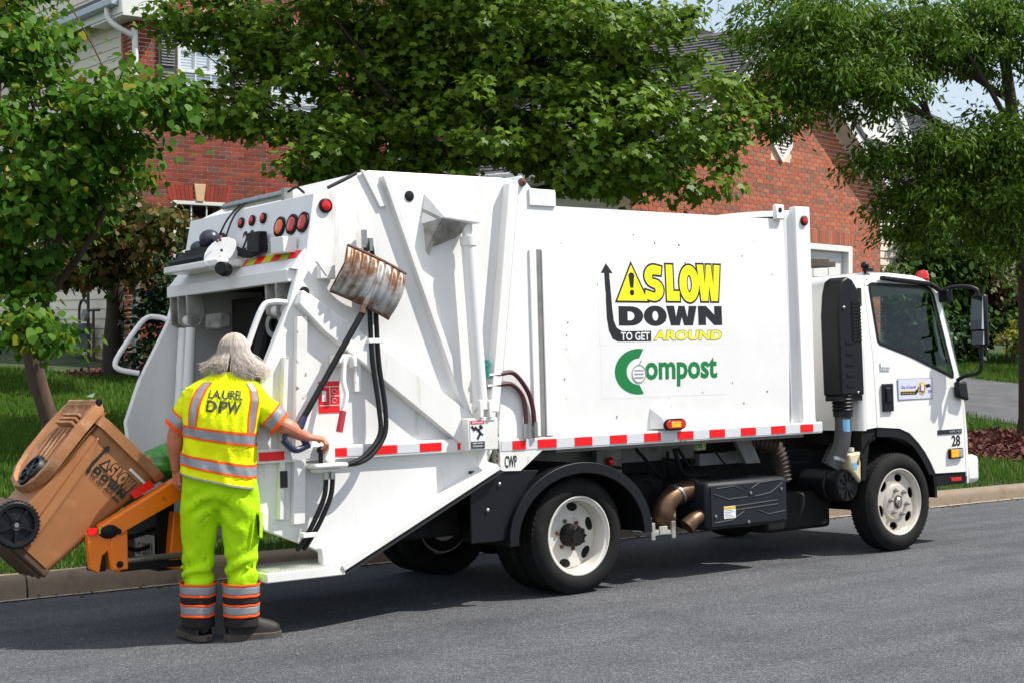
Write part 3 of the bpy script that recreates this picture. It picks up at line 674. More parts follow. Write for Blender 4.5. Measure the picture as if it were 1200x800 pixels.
# ---- left brick house
zg = 1.0
h1 = thing('brick_house', 'red brick house with cream siding on its side and grey shutters', 'house', (3.104, 14.887, zg))
top1 = lambda x: 6.9+max(0, min(x, 9.2-x))*.75
W1 = [(.74, 1.66, 5.15, 6.68), (2.41, 3.33, 5.15, 6.68), (6.75, 7.67, 5.15, 6.68), (.66, 1.58, 2.2, 3.82), (2.41, 3.33, 2.2, 3.82), (4.70, 5.54, 4.55, 6.34), (4.6, 5.64, 1.3, 3.6)]
poly = [(0, .9), (9.2, .9), (9.2, 6.9), (4.6, 10.35), (0, 6.9)]
mb = MB((0, 0, zg)); mb.prism(poly, 0, .22, [[(a, c), (b, c), (b, d), (a, d)] for a, b, c, d in W1]); mb.build('front_wall', mortar_m, h1, smooth=None)
brick_wall(h1, zg, 0, 9.2, .95, top1, [(a, b, c, d) for a, b, c, d in W1], brick_m, [(.9, 4.55, 1.1, .55), (.2, 6.4, .4, .8), (3.3, 4.5, 1.6, .4), (7.6, 4.55, 1.4, .4)])
for k, (a, b, c, d) in enumerate(W1[:5]):
    window(h1, zg, a, b, c, d, 3, 4, blinds=k < 3)
    soldier(h1, zg, a-.06, b+.06, d+.012, .24 if k > 2 else .22, splay=.12)
    MB((0, 0, zg)).box(a-.05, b+.05, -.05, .1, c-.07, c-.004).build('window_sill', keystone_m, h1, bevel=.004)
    if k < 3: shutter(h1, zg, a-.34, a-.02, c, d); shutter(h1, zg, b+.02, b+.34, c, d)
# half-round stair window
a, b, c, d = W1[5]; cx = (a+b)/2; R = .40; zc = 5.93
mb = MB((0, 0, zg)); mb.box(a, a+.05, -.02, .1, c, zc); mb.box(b-.05, b, -.02, .1, c, zc); mb.box(a+.05, b-.05, -.02, .1, c, c+.05); mb.box(a+.05, b-.05, -.022, .1, zc-.03, zc+.03)
mb.tube([(cx+R*cos(t), .0, zc+R*sin(t)) for t in np.linspace(0, pi, 15)], .03, 6); wf = mb.build('window', trim_m, h1)
mb = MB((0, 0, zg))
for t in np.linspace(0, pi, 7)[1:-1]: mb.bar((cx+.13*cos(t), .03, zc+.13*sin(t)), (cx+R*cos(t), .03, zc+R*sin(t)), .018, .018, (0, 1, 0))
mb.tube([(cx+.13*cos(t), .03, zc+.13*sin(t)) for t in np.linspace(0, pi, 9)], .01, 5); mb.box(cx-.012, cx+.012, .02, .04, c+.05, zc-.03)
for z in (5.0, 5.46): mb.box(a+.05, b-.05, .021, .039, z-.01, z+.01)
mb.build('muntin', trim_m, wf)
MB((0, 0, zg)).prism([(a+.05, c), (b-.05, c), (b-.05, zc)]+[(cx+(R-.02)*cos(t), zc+(R-.02)*sin(t)) for t in np.linspace(.05, pi-.05, 11)]+[(a+.05, zc)], .05, .055).build('pane', mat('pale_pane', (.35, .40, .47), .1, coat=.5), wf)
# door and porch under the stair window
mb = MB((0, 0, zg)); mb.box(4.6, 5.64, .05, .11, 1.3, 3.6); dr = mb.build('front_door', trim_m, h1, bevel=.01)
mb = MB((0, 0, zg)); mb.ball((5.5, .02, 2.3), .03); mb.build('handle', steel, dr)
mb = MB((0, 0, zg)); mb.hexa([(4.1, -1.2, 4.02), (6.1, -1.2, 4.02), (6.1, .0, 4.02), (4.1, 0, 4.02), (4.1, -1.2, 4.14), (6.1, -1.2, 4.14), (6.1, -.002, 4.42), (4.1, -.002, 4.42)])
mb.box(4.2, 4.32, -1.1, -.98, 1.1, 4.02); mb.box(5.88, 6.0, -1.1, -.98, 1.1, 4.02); mb.build('porch', trim_m, h1, bevel=.01)
# side wall: brick return then siding on a stone foundation
MB((0, 0, zg)).box(.012, .2, .23, 7.5, .9, 8.6).build('side_wall', mortar_m, h1, smooth=None)
def side_rows():
    mb = MB((0, 0, zg)); k = 0; z = .95
    while z < 6.6:
        for a, b in (((.0, .203), (.213, .416)) if k % 2 == 0 else ((.0, .10), (.11, .313), (.323, .426))): mb.box(-.002, .03, a+.001, b, z, z+BH)
        z += CH; k += 1
    o = mb.build('side_brickwork', brick_m, h1, smooth=None); o['kind'] = 'stuff'
side_rows()
siding(h1, zg, (0, .45), (0, 7.5), 1.45, 8.5, .161, siding_m, (-1, 0))
MB((0, 0, zg)).box(-.028, .012, .43, .50, 1.0, 8.5).build('corner_trim', siding_m, h1)
mb = MB((0, 0, zg))
for k in range(4):
    y = .50-.2*(k % 2)
    while y < 7.4:
        L = random.uniform(.32, .44); mb.box(-.016+random.uniform(-.006, .006), .012, max(.5, y)+.006, y+L-.006, .95+.125*k+.006, .95+.125*(k+1)-.006); y += L
o = mb.build('foundation_stones', stone_m, h1, smooth=None); o['kind'] = 'stuff'
# boxed eave return, gutter and downspout at the corner
mb = MB((0, 0, zg)); mb.box(-.30, .46, -.28, 1.0, 6.62, 6.70); mb.box(-.30, .46, -.30, -.28, 6.62, 6.95); mb.box(-.32, -.30, -.30, 7.5, 6.66, 6.92)
mb.build('eave_box', trim_m, h1, bevel=.006)
mb = MB((0, 0, zg)); mb.box(-.46, -.325, -.2, 7.5, 6.78, 6.90); mb.build('gutter', utilm, h1, bevel=.02)
mb = MB((0, 0, zg)); mb.tube([(-.39, .10, 6.82), (-.38, .08, 6.62), (-.26, .0, 6.48), (-.05, -.06, 6.36), (.0, -.07, 6.2), (.0, -.07, 3.0)], .048, 8, 4); mb.build('downspout', trim_m, h1, smooth=60)
mb = MB((0, 0, zg)); mb.box(-.05, .05, -.115, -.025, 1.15, 2.99); mb.build('lower_downspout', downspout_dark, h1, bevel=.01)
# roof
mb = MB((0, 0, zg)); mb.prism([(-.3, 6.98), (4.6, 10.62), (9.5, 6.98), (9.5, 6.86), (4.6, 10.5), (-.3, 6.86)], .24, 7.5); mb.build('roof', shingle_m, h1, smooth=None)
mb = MB((0, 0, zg)); mb.box(9.0, 9.18, .23, 7.5, .9, 6.9); mb.box(.21, 9.0, 7.3, 7.5, .9, 6.9); mb.build('rear_wall', siding_m, h1, smooth=None)
for n_, (y0, w_) in enumerate(((-.02, .35),)):
    pass

# gas meter and utility box at the siding wall (world coordinates)
gm = thing('gas_meter', 'grey gas meter with dark pipes against the cream siding', 'gas meter', (2.86, 16.45, 1.12))
mb = MB(); mb.box(-.16, .10, -.17, .17, .28, .62); mb.build('meter_body', meterm, gm, bevel=.04)
mb = MB(); mb.box(-.20, .12, -.24, .20, .60, .74); mb.build('meter_head', meterm, gm, bevel=.03)
mb = MB(); mb.tube([(.0, -.28, -.1), (.0, -.28, 1.3), (.0, -.28, 1.7)], .026, 8); mb.tube([(.0, .10, .72), (.0, .1, 1.0), (.0, -.05, 1.12), (.0, -.26, 1.06)], .024, 8, 4); mb.tube([(0, -.3, .95), (0, -.75, .95)], .022, 8); mb.tube([(0, -.50, .95), (0, -.50, -.1)], .024, 8); mb.build('gas_pipe', pipe_m, gm)
mb = MB(); mb.lathe([(0, 0), (.09, 0), (.10, .03), (.09, .06), (0, .06)], (-.02, -.27, .86), (-1, 0, 0), 14); mb.build('regulator', meterm, gm)
ub = thing('utility_cabinet', 'pale blue metal cabinet standing against the siding', 'cabinet', (2.70, 18.25, 1.0))
mb = MB(); mb.box(-.14, .26, -.22, .22, 0, 1.02); mb.build('cabinet_body', utilm, ub, bevel=.015)
mb = MB(); mb.box(-.16, .28, -.24, .24, 1.02, 1.06); mb.build('lid', utilm, ub, bevel=.01)
mb = MB(); mb.box(-.155, -.14, -.18, .18, .1, .95); mb.build('door', utilm, ub, bevel=.004)
ww = thing('window_well', 'pale corrugated metal window well at the foot of the siding', 'window well', (2.55, 20.4, .98))
mb = MB(); mb.grid(lambda u, v: (-.65*sin(pi*u)*1+.4, -1.0+2.0*u, .22*v+.012*sin(v*22)), 20, 14); mb.build('well_ring', utilm, ww, smooth=60)

# ---- right brick house: local frame turned 15.5 degrees
zg = 1.0
h2 = thing('gable_house', 'orange brick gable house with white garage door and grey shingle roof', 'house', (14.96, 9.908, zg), (0, 0, radians(15.5)))
pk = -3.85; ev = 3.98; sl_ = .57; topv = lambda x: ev+(x+8.0)*sl_ if x < pk else ev+(.3-x)*sl_
gar = (-6.0, -1.10, .9, 3.17)
mb = MB((0, 0, zg)); mb.prism([(-8.0, .8), (.05, .8), (.05, topv(.05)), (pk, topv(pk)), (-8.0, topv(-8.0))], 0, .2, [[(gar[0], .81), (gar[1], .81), (gar[1], gar[3]), (gar[0], gar[3])]]); mb.build('front_wall', mortar_m, h2, smooth=None)
lv = (-4.02, -3.36, 4.42, 5.10)
brick_wall(h2, zg, -8.0, .05, .85, lambda x: topv(x)-.05, [(gar[0]-.0, gar[1]+.0, 0, gar[3]+.245), lv], brick2_m, [(-2.9, 4.1, 1.3, .75), (-.5, 3.0, .5, .5)])
soldier(h2, zg, gar[0]-.1, gar[1]+.12, gar[3]+.01, .225, brick2_m, key=False)
mb = MB((0, 0, zg)); a, b, c, d = gar
mb.box(a, a+.16, -.02, .12, c, d); mb.box(b-.16, b, -.02, .12, c, d); mb.box(a+.16, b-.16, -.02, .12, d-.10, d); mb.build('garage_frame', trim_m, h2, bevel=.008)
for k in range(4):
    z0 = .95+k*.53; mb = MB((0, 0, zg)); mb.box(a+.16, b-.16, .10, .14, z0, z0+.525); dpn = mb.build('garage_door_panel', trim_m, h2, bevel=.006)
    mb = MB((0, 0, zg))
    for j in range(8): x = a+.24+j*.565; mb.box(x, x+.46, .088, .10, z0+.09, z0+.43)
    mb.build('raised_panel', trim_m, dpn, bevel=.008)
mb = MB((0, 0, zg)); mb.prism([(lv[0], lv[3]-.2), (-3.69, lv[3]+.1), (lv[1], lv[3]-.2), (lv[1], lv[2]+.25), (-3.69, lv[2]-.02), (lv[0], lv[2]+.25)], -.045, .03, [[(lv[0]+.06, lv[3]-.23), (-3.69, lv[3]+.03), (lv[1]-.06, lv[3]-.23), (lv[1]-.06, lv[2]+.28), (-3.69, lv[2]+.05), (lv[0]+.06, lv[2]+.28)]])
gv = mb.build('gable_vent', trim_m, h2)
mb = MB((0, 0, zg))
for k in range(11): z = lv[2]+.10+.055*k; hw = .27*min(1, (z-lv[2]+.03)/.3, max(.1, (lv[3]+.05-z)/.27)); mb.hexa([(-3.69-hw, -.03, z), (-3.69+hw, -.03, z), (-3.69+hw, -.02, z), (-3.69-hw, -.02, z), (-3.69-hw, .015, z+.045), (-3.69+hw, .015, z+.045), (-3.69+hw, .022, z+.045), (-3.69-hw, .022, z+.045)])
mb.build('louver', trim_m, gv, smooth=None)
for dx in (-.55, .52):
    mb = MB((0, 0, zg)); mb.hexa([(-3.69+dx-.06, -.03, 5.03), (-3.69+dx+.06, -.03, 5.03), (-3.69+dx+.06, .0, 5.03), (-3.69+dx-.06, 0, 5.03), (-3.69+dx-.09, -.03, 5.24), (-3.69+dx+.09, -.03, 5.24), (-3.69+dx+.09, 0, 5.24), (-3.69+dx-.09, 0, 5.24)]); mb.build('keystone', keystone_m, h2)
# rake boards and roof over the gable
for s, x1 in ((-1, -8.35), (1, .65)):
    p = (pk, -.26, topv(pk)+.10); q = (x1, -.26, topv(pk)+.10-abs(x1-pk)*sl_)
    mb = MB((0, 0, zg)); mb.bar(p, q, .035, .24, (0, 0, 1)); mb.build('rake_board', trim_m, h2, bevel=.005)
    mb = MB((0, 0, zg)); mb.bar((p[0], -.12, p[2]-.10), (q[0], -.12, q[2]-.10), .24, .02); mb.build('soffit', trim_m, h2)
for s, x1 in ((-1, -8.4), (1, .7)):
    A = Vector((x1, -.3, topv(pk)+.22-abs(x1-pk)*sl_)); top = Vector((pk, -.3, topv(pk)+.22)); Wv = top-A
    dn = Vector((0, 0, -.03)); B = Vector((0, 3.6, 0))
    mb = MB((0, 0, zg)); mb.hexa([A+dn*3, A+B+dn*3, top+B+dn*3, top+dn*3, A+dn*.2, A+B+dn*.2, top+B+dn*.2, top+dn*.2]); rf = mb.build('roof', shingle_m, h2, smooth=None)
    shingles(h2, zg, A, (0, 1, 0), Wv, 3.6, Wv.length)
mb = MB((0, 0, zg)); mb.box(-8.52, -8.40, -.3, 3.3, ev-.12, ev+.0); mb.build('gutter', trim_m, h2, bevel=.02)
mb = MB((0, 0, zg)); mb.box(-8.38, -8.0, -.1, 3.3, ev-.16, ev-.12); mb.build('soffit', trim_m, h2)
siding(h2, zg, (-8.0, .2), (-8.0, 3.3), .95, ev-.1, .15, siding_m, (-1, 0))
MB((0, 0, zg)).box(-7.99, -7.8, .2, 3.3, .8, ev-.1).build('side_wall', mortar_m, h2, smooth=None)
# taller main block behind, siding front, eave and second small gable
mb = MB((0, 0, zg)); mb.box(.06, 10, 1.8, 10, .8, 5.45); mb.box(-4.2, .05, 3.3, 10, .8, 5.7); mb.build('main_block', mortar_m, h2, smooth=None)
siding(h2, zg, (.06, 1.79), (10, 1.79), .95, 5.5, .15, siding_m, (0, -1))
siding(h2, zg, (.05, .2), (.05, 1.8), .95, 4.2, .15, siding_m, (1, 0))
A = Vector((-4.6, 1.42, 5.62)); Wv = Vector((0, 4.6, 2.75))
mb = MB((0, 0, zg)); U_ = Vector((15.0, 0, 0)); dn = Vector((0, 0, -.1)); b2 = Vector((0, 9.2, 0))
mb.hexa([A+dn, A+U_+dn, A+U_+b2+dn, A+b2+dn, A+Wv-Vector((0, .01, 0)), A+U_+Wv-Vector((0, .01, 0)), A+U_+Wv+Vector((0, .01, 0)), A+Wv+Vector((0, .01, 0))]); mb.build('main_roof', shingle_m, h2, smooth=None)
shingles(h2, zg, A, (1, 0, 0), Wv, 15.0, Wv.length)
mb = MB((0, 0, zg)); mb.box(.7, 10.4, 1.26, 1.40, 5.46, 5.60); mb.build('gutter', trim_m, h2, bevel=.02)
mb = MB((0, 0, zg)); mb.box(.7, 10.4, 1.40, 1.78, 5.42, 5.46); mb.build('soffit', trim_m, h2)
mb = MB((0, 0, zg)); mb.prism([(1.2, 5.35), (3.2, 5.35), (2.2, 6.55)], .9, 1.35); mb.build('small_gable', trim_m, h2, smooth=None)
mb = MB((0, 0, zg)); mb.bar((2.15, .84, 6.72), (3.5, .84, 5.2), .04, .2); mb.bar((2.25, .84, 6.72), (.9, .84, 5.2), .04, .2); mb.build('rake_board', trim_m, h2)
mb = MB((0, 0, zg)); mb.box(2.9, 3.5, .8, 1.25, 5.0, 5.22); mb.build('eave_box', trim_m, h2, bevel=.01)
window(h2, zg, 3.4, 4.3, 3.7, 5.2, 2, 4, y=1.75)
window(h2, zg, 5.6, 6.5, 3.7, 5.2, 2, 4, y=1.75)
mb = MB((0, 0, zg)); mb.lathe([(.07, -.5), (.07, .38), (.12, .38), (.12, .46), (.06, .50), (0, .5)], (-2.6, 5.9, 8.25), (0, 0, 1), 14); mb.build('vent_pipe', trim_m, h2)
# ---- third house: pale siding just seen at the right edge
h3 = thing('siding_house', 'pale grey siding house glimpsed between shrubs at right edge', 'house', (27.0, 15.0, 1.2), (0, 0, radians(24)))
MB((0, 0, 1.2)).box(.02, 11, .02, 8, 1.0, 5.2).build('wall', mortar_m, h3, smooth=None)
siding(h3, 1.2, (0, 0), (11, 0), 1.1, 5.2, .17, siding2_m, (0, -1))
siding(h3, 1.2, (0, 0), (0, 8), 1.1, 5.2, .17, siding2_m, (-1, 0))
window(h3, 1.2, 4.4, 5.3, 2.6, 4.1, 2, 4)
mb = MB((0, 0, 1.2)); mb.hexa([(-.4, -.5, 5.2), (11.4, -.5, 5.2), (11.4, 8.5, 5.2), (-.4, 8.5, 5.2), (-.4, 3.95, 8), (11.4, 3.95, 8), (11.4, 4.05, 8), (-.4, 4.05, 8)]); mb.build('roof', shingle_m, h3, smooth=None)

# ================================================================== GARBAGE TRUCK (x forward, y to its left, z up; leans with the crown)
truck = thing('garbage_truck', 'white compost collection truck with rear loading hopper parked at kerb', 'garbage truck', (0, 0, 0), (TILT, 0, 0))
def P(mb, name, m, bevel=0., parent=None, smooth=35): return mb.build(name, m, parent or truck, smooth, bevel)
WT = 1.76                                      # width of the tailgate, right plate at y = 0
# ---- body: side panels slightly bowed, posts, roof, floor rail
BY = .035
def bodyy(z): return BY-.022*max(0, 1-((z-1.85)/.80)**2)
mb = MB(); mb.grid(lambda u, v: (-.16+u*2.30, bodyy(1.09+v*1.58), 1.09+v*1.58), 8, 18)
mb.grid(lambda u, v: (2.14-u*2.30, 2.10-bodyy(1.09+v*1.58), 1.09+v*1.58), 8, 18)
mb.grid(lambda u, v: (-.16+u*2.30, BY+v*(2.10-2*BY), 2.67+.06*sin(pi*v)), 2, 18)
P(mb, 'body_panel', white)
mb = MB(); mb.box(-.16, 2.30, .04, 2.06, .98, 1.05); P(mb, 'body_floor', greyside)
# front post of the body with its slanted flank, and bulkhead collar
mb = MB()
for y0, y1, ya in ((-.018, .12, BY), (2.118, 1.98, 2.10-BY)):
    mb.hexa([(2.165, ya, 1.092), (2.385, y0, 1.092), (2.385, y1, 1.092), (2.165, y1, 1.092), (2.135, ya, 2.70), (2.39, y0, 2.77), (2.39, y1, 2.77), (2.135, y1, 2.70)])
    mb.hexa([(2.235, y0, 1.0925), (2.386, y0, 1.0925), (2.386, (y0+y1)/2, 1.0925), (2.235, (y0+y1)/2, 1.0925), (2.225, y0, 2.768), (2.391, y0, 2.772), (2.391, (y0+y1)/2, 2.772), (2.225, (y0+y1)/2, 2.768)])
P(mb, 'front_post', white, .008)
mb = MB(); mb.grid(lambda u, v: (2.14+.24*u, .12+v*1.86, 2.70+.05*sin(pi*v)+.06*u), 2, 10); mb.grid(lambda u, v: (2.375, .10+v*1.90, 1.09+u*1.66+.05*sin(pi*v)*u), 2, 10); P(mb, 'front_bulkhead', white)
mb = MB(); mb.box(2.02, 2.12, -.005, .03, 2.66, 2.78); P(mb, 'lifting_eye', white, .012)
mb = MB(); mb.disc((2.07, -.006, 2.735), .018, .002); P(mb, 'eye_hole', black)
# rear frame of the body
mb = MB(); mb.prism([(-.150, 1.095), (-.150, 2.765), (-.36, 2.775), (-.445, 2.86), (-.47, 2.80), (-.665, 1.40), (-.705, 1.095)], -.02, .16); mb.prism([(-.150, 1.095), (-.150, 2.765), (-.36, 2.775), (-.445, 2.86), (-.47, 2.80), (-.665, 1.40), (-.705, 1.095)], 1.94, 2.12); mb.box(-.46, -.16, .16, 1.94, 2.70, 2.80)
P(mb, 'rear_frame', white, .008)
mb = MB(); mb.box(-.39, -.165, -.034, -.021, 2.655, 2.77); P(mb, 'cover_plate', white, .005)
mb = MB(); mb.box(-.345, -.295, -.026, -.0205, 1.10, 2.36); P(mb, 'frame_slot', greyside)
mb = MB(); mb.prism([(-.40, 1.10), (-.345, 1.10), (-.345, 2.36), (-.40, 2.36)], -.034, -.0215); mb.prism([(-.295, 1.10), (-.235, 1.10), (-.235, 2.36), (-.295, 2.36)], -.034, -.0215); P(mb, 'frame_rib', white, .004)
mb = MB(); mb.ball((-.445, -.03, 2.81), .03, 8, 6); P(mb, 'hinge_pin', rustm)
# rail and skirt
mb = MB(); mb.prism([(-.695, 1.094), (-.695, .885), (-.52, .878), (-.335, 1.004), (2.44, 1.006), (2.445, 1.094)], -.03, .06); P(mb, 'side_rail', worn, .004)
mb = MB(); mb.box(-.335, 2.44, 2.04, 2.13, 1.005, 1.094); P(mb, 'far_side_rail', worn)
def tape(a, b, z0, z1, m, y): mb = MB(); mb.box(a, b, y-.003, y, z0, z1); P(mb, 'reflector_strip', m)
for a, b in ((-.68, 2.44),): tape(a, b, 1.018, 1.082, whitetape, -.0305)
xs = [(-.655, -.53), (-.36, -.18), (-.015, .155), (.30, .465), (.615, .775), (.92, 1.075), (1.23, 1.375), (1.53, 1.67), (1.82, 1.955), (2.10, 2.235)]
xs = [(-.587, -.479), (-.375, -.216), (-.055, .098), (.262, .415), (.58, .735), (.90, 1.055), (1.222, 1.375), (1.545, 1.70), (1.868, 2.022), (2.19, 2.33)]
for a, b in xs: tape(a, b, 1.022, 1.080, redtape, -.0345)
mb = MB(); text_to(mb, 'CWP', (-.655, -.555, .905, .985), -.0325, .018); P(mb, 'lettering', print_black)
# ---- decals on the side panel
dy = lambda k: (lambda z: bodyy(z)-.0006-k*.0008)
def panel_sheet(x0, x1, z0, z1, m, k):
    mb = MB(); mb.grid(lambda u, v: (x0+u*(x1-x0), dy(k)(z0+v*(z1-z0)), z0+v*(z1-z0)), 1, 10); return P(mb, 'decal_sheet', m)
panel_sheet(.23, 1.47, 1.710, 2.325, white, 0); panel_sheet(.24, 1.47, 1.335, 1.709, white, 0)
def flat(mb, pts, k, holes=()):
    loops = [pts]+list(holes); allp = [p for l in loops for p in l]
    t = tessellate_polygon([[Vector((p[0], p[1], 0)) for p in l] for l in loops])
    def ccw(t): a, b, c = (allp[i] for i in t); return t if (b[0]-a[0])*(c[1]-a[1])-(b[1]-a[1])*(c[0]-a[0]) > 0 else t[::-1]
    return mb.add([(p[0], dy(k)(p[1]), p[1]) for p in allp], [ccw(i) for i in t])
def grow(pts, d):
    n = len(pts); out = []
    for i in range(n):
        a, b, c = Vector(pts[i-1]), Vector(pts[i]), Vector(pts[(i+1) % n]); e, f = (b-a).normalized(), (c-b).normalized()
        n1, n2 = Vector((e.y, -e.x)), Vector((f.y, -f.x)); q = (n1+n2).normalized(); out.append(tuple(b+q*d/max(.45, q.dot(n1))))
    return out
# bold block letters drawn as polygons on a unit box (counter-clockwise)
def arc(cx, cy, rx, ry, a0, a1, n=9): return [(cx+rx*cos(radians(a0+(a1-a0)*i/n)), cy+ry*sin(radians(a0+(a1-a0)*i/n))) for i in range(n+1)]
LET = {
 'L': ([(0, 0), (1, 0), (1, .27), (.52, .27), (.52, 1), (0, 1)], []),
 'O': (arc(.5, .5, .5, .5, 0, 351, 27), [arc(.5, .5, .13, .24, 0, 351, 19)]),
 'W': ([(.14, 0), (.43, 0), (.5, .42), (.57, 0), (.86, 0), (1, 1), (.74, 1), (.685, .42), (.60, 1), (.40, 1), (.315, .42), (.26, 1), (0, 1)], []),
 'D': ([(0, 0), (.50, 0)]+arc(.50, .5, .5, .5, -90, 90, 12)+[(0, 1)], [[(.36, .27), (.36, .73), (.46, .73)]+arc(.46, .5, .18, .23, 90, -90, 8)]),
 'N': ([(0, 0), (.32, 0), (.32, .46), (.66, 0), (1, 0), (1, 1), (.68, 1), (.68, .54), (.34, 1), (0, 1)], []),
 'S': ([(0, .06)]+arc(.48, .30, .50, .30, -95, 80, 9)+arc(.46, .67, .06, .07, -100, -270, 5)+[(.86, .72), (.92, .95)]+arc(.50, .69, .49, .31, 75, 250, 10)+arc(.50, .29, .07, .07, 80, -90, 5)+[(.04, .30)], []),
}
def letter(mb, ch, x0, x1, z0, z1, k, d=0.):
    o, hs = LET[ch]; mp = lambda q: (x0+q[0]*(x1-x0), z0+q[1]*(z1-z0)); o = [mp(q) for q in o]
    hs = [[mp(q) for q in h] for h in hs]
    if d:
        o = grow(o, d); nh = []
        for h in hs:
            A = sum(h[i-1][0]*h[i][1]-h[i][0]*h[i-1][1] for i in range(len(h))); h = h if A > 0 else h[::-1]
            nh.append(grow(h, -d*.75))
        hs = nh
    flat(mb, o, k, hs)
spos = [('S', .668, .852, 2.022, 2.283), ('L', .880, 1.005, 2.024, 2.287), ('O', 1.008, 1.205, 2.016, 2.288), ('W', 1.190, 1.425, 2.026, 2.294)]
mb = MB()
for k, q in enumerate(spos): letter(mb, *q, 1+.1*k, .014)
flat(mb, grow([(.405, 2.022), (.690, 2.022), (.545, 2.278)], .014), 1.45)
P(mb, 'lettering', print_black)
mb = MB()
for k, q in enumerate(spos): letter(mb, *q, 2.3+.1*k)
flat(mb, [(.405, 2.022), (.690, 2.022), (.545, 2.278)], 2.2)
P(mb, 'lettering', print_yellow)
mb = MB(); flat(mb, [(.530, 2.115), (.560, 2.115), (.572, 2.205), (.518, 2.205)], 3.2); flat(mb, arc(.545, 2.200, .028, .024, 0, 340, 14), 3.3); flat(mb, arc(.545, 2.080, .021, .021, 0, 340, 12), 3.2); P(mb, 'exclamation_mark', print_black)
mb = MB()
for q in (('D', .413, .645, 1.845, 1.982), ('O', .650, .872, 1.842, 1.988), ('W', .868, 1.172, 1.846, 1.988), ('N', 1.185, 1.428, 1.848, 1.989)): letter(mb, *q, 1)
# arrow that turns up the left edge, and the box for TO GET
flat(mb, [(.313, 2.285), (.262, 2.215), (.293, 2.215), (.302, 1.90), (.318, 1.81), (.352, 1.752), (.400, 1.733), (.715, 1.733), (.715, 1.808), (.440, 1.806), (.392, 1.83), (.366, 1.88), (.356, 1.96), (.340, 2.215), (.372, 2.215)], 1)
P(mb, 'lettering', print_black)
mb = MB(); text_to(mb, 'TO GET', (.428, .700, 1.742, 1.800), dy(2), .022); P(mb, 'lettering', print_white)
mb = MB(); text_to(mb, 'AROUND', (.738, 1.42, 1.738, 1.812), dy(1), .03, shear=.12, grow=.035); P(mb, 'lettering', print_grey)
mb = MB(); text_to(mb, 'AROUND', (.742, 1.416, 1.742, 1.808), dy(2.2), .03, shear=.12); P(mb, 'lettering', print_yellow)
mb = MB(); flat(mb, arc(.59, 1.52, .225, .163, 78, 282, 22)+arc(.60, 1.52, .125, .095, 268, 92, 18), 1); text_to(mb, 'ompost', (.648, 1.366, 1.405, 1.615), dy(1), .032); P(mb, 'lettering', print_green)
mb = MB()
for i in range(18):
    a, b = 2*pi*i/18, 2*pi*(i+1)/18
    mb.bar((.592+.066*cos(a), dy(1)(1.51)-.001, 1.505+.062*sin(a)), (.592+.066*cos(b), dy(1)(1.51)-.001, 1.505+.062*sin(b)), .002, .007, (0, 0, 1))
for z in (1.48, 1.505, 1.53): mb.bar((.55, dy(1)(1.51)-.001, z), (.635, dy(1)(1.51)-.001, z), .002, .006)
mb.bar((.592, dy(1)(1.57)-.001, 1.565), (.615, dy(1)(1.6)-.001, 1.60), .002, .008); P(mb, 'apple_outline', print_grey)
mb = MB()
for i in range(26):
    a = 1+.5*random.random(); z = 1.15+1.4*random.random(); mb.disc((random.uniform(-.1, 2.05), bodyy(z)-.0012, z), random.uniform(.003, .008), .0006, n=6)
P(mb, 'rust_chips', rustm)
# marker light in its hooded box on the body side
mb = MB(); mb.hexa([(.745, -.055, 1.105), (.955, -.055, 1.105), (.955, .03, 1.105), (.690, .03, 1.105), (.745, -.055, 1.185), (.955, -.055, 1.185), (.955, .03, 1.265), (.690, .03, 1.265)]); P(mb, 'light_box', white, .006)
mb = MB(); mb.prism(arc(.800, 1.135, .055, .042, 90, 270, 8)+arc(.905, 1.135, .055, .042, -90, 90, 8), -.068, -.0555); P(mb, 'light_housing', black, .004)
mb = MB(); mb.prism(arc(.800, 1.135, .042, .030, 90, 270, 8)+arc(.905, 1.135, .042, .030, -90, 90, 8), -.078, -.0685); P(mb, 'marker_light', redlens, .006)
mb = MB(); mb.box(.805, .895, -.083, -.079, 1.115, 1.155); P(mb, 'marker_light', amberlit, .003)
def round_light(c, r, m, ax=(0, -1, 0), lit=None):
    c = Vector(c); a = Vector(ax)
    mb = MB(); mb.lathe([(0, 0), (r, 0), (r, .014), (r*.82, .018), (r*.80, .008), (0, .008)], c, ax, 22); h = P(mb, 'light_housing', black)
    mb = MB(); mb.lathe([(r*.80, .008), (r*.70, .019), (r*.35, .025), (0, .026)], c, ax, 22); P(mb, 'lamp_lens', m, parent=h)
round_light((2.315, -.019, 2.66), .038, redlens)

# ---- tailgate
PR = [(-2.15, 2.20), (-2.22, 1.98), (-2.40, 1.60), (-2.50, 1.27), (-2.48, .95), (-2.45, .70), (-2.425, .632), (-2.178, .533), (-2.073, .485), (-1.93, .40), (-.775, .935), (-.71, 1.06), (-.672, 1.42), (-.478, 2.80), (-.52, 2.835), (-1.633, 2.823), (-2.023, 2.641), (-2.09, 2.31)]
mb = MB(); mb.prism(PR, .0, .05); sp = P(mb, 'side_plate', tailwhite, .006)
PL = [(-2.15, 2.20), (-2.24, 1.93), (-2.45, 1.55), (-2.555, 1.27), (-2.52, .95)]+PR[5:]
mb = MB(); mb.prism(PL, WT-.05, WT); P(mb, 'side_plate', tailwhite, .006)
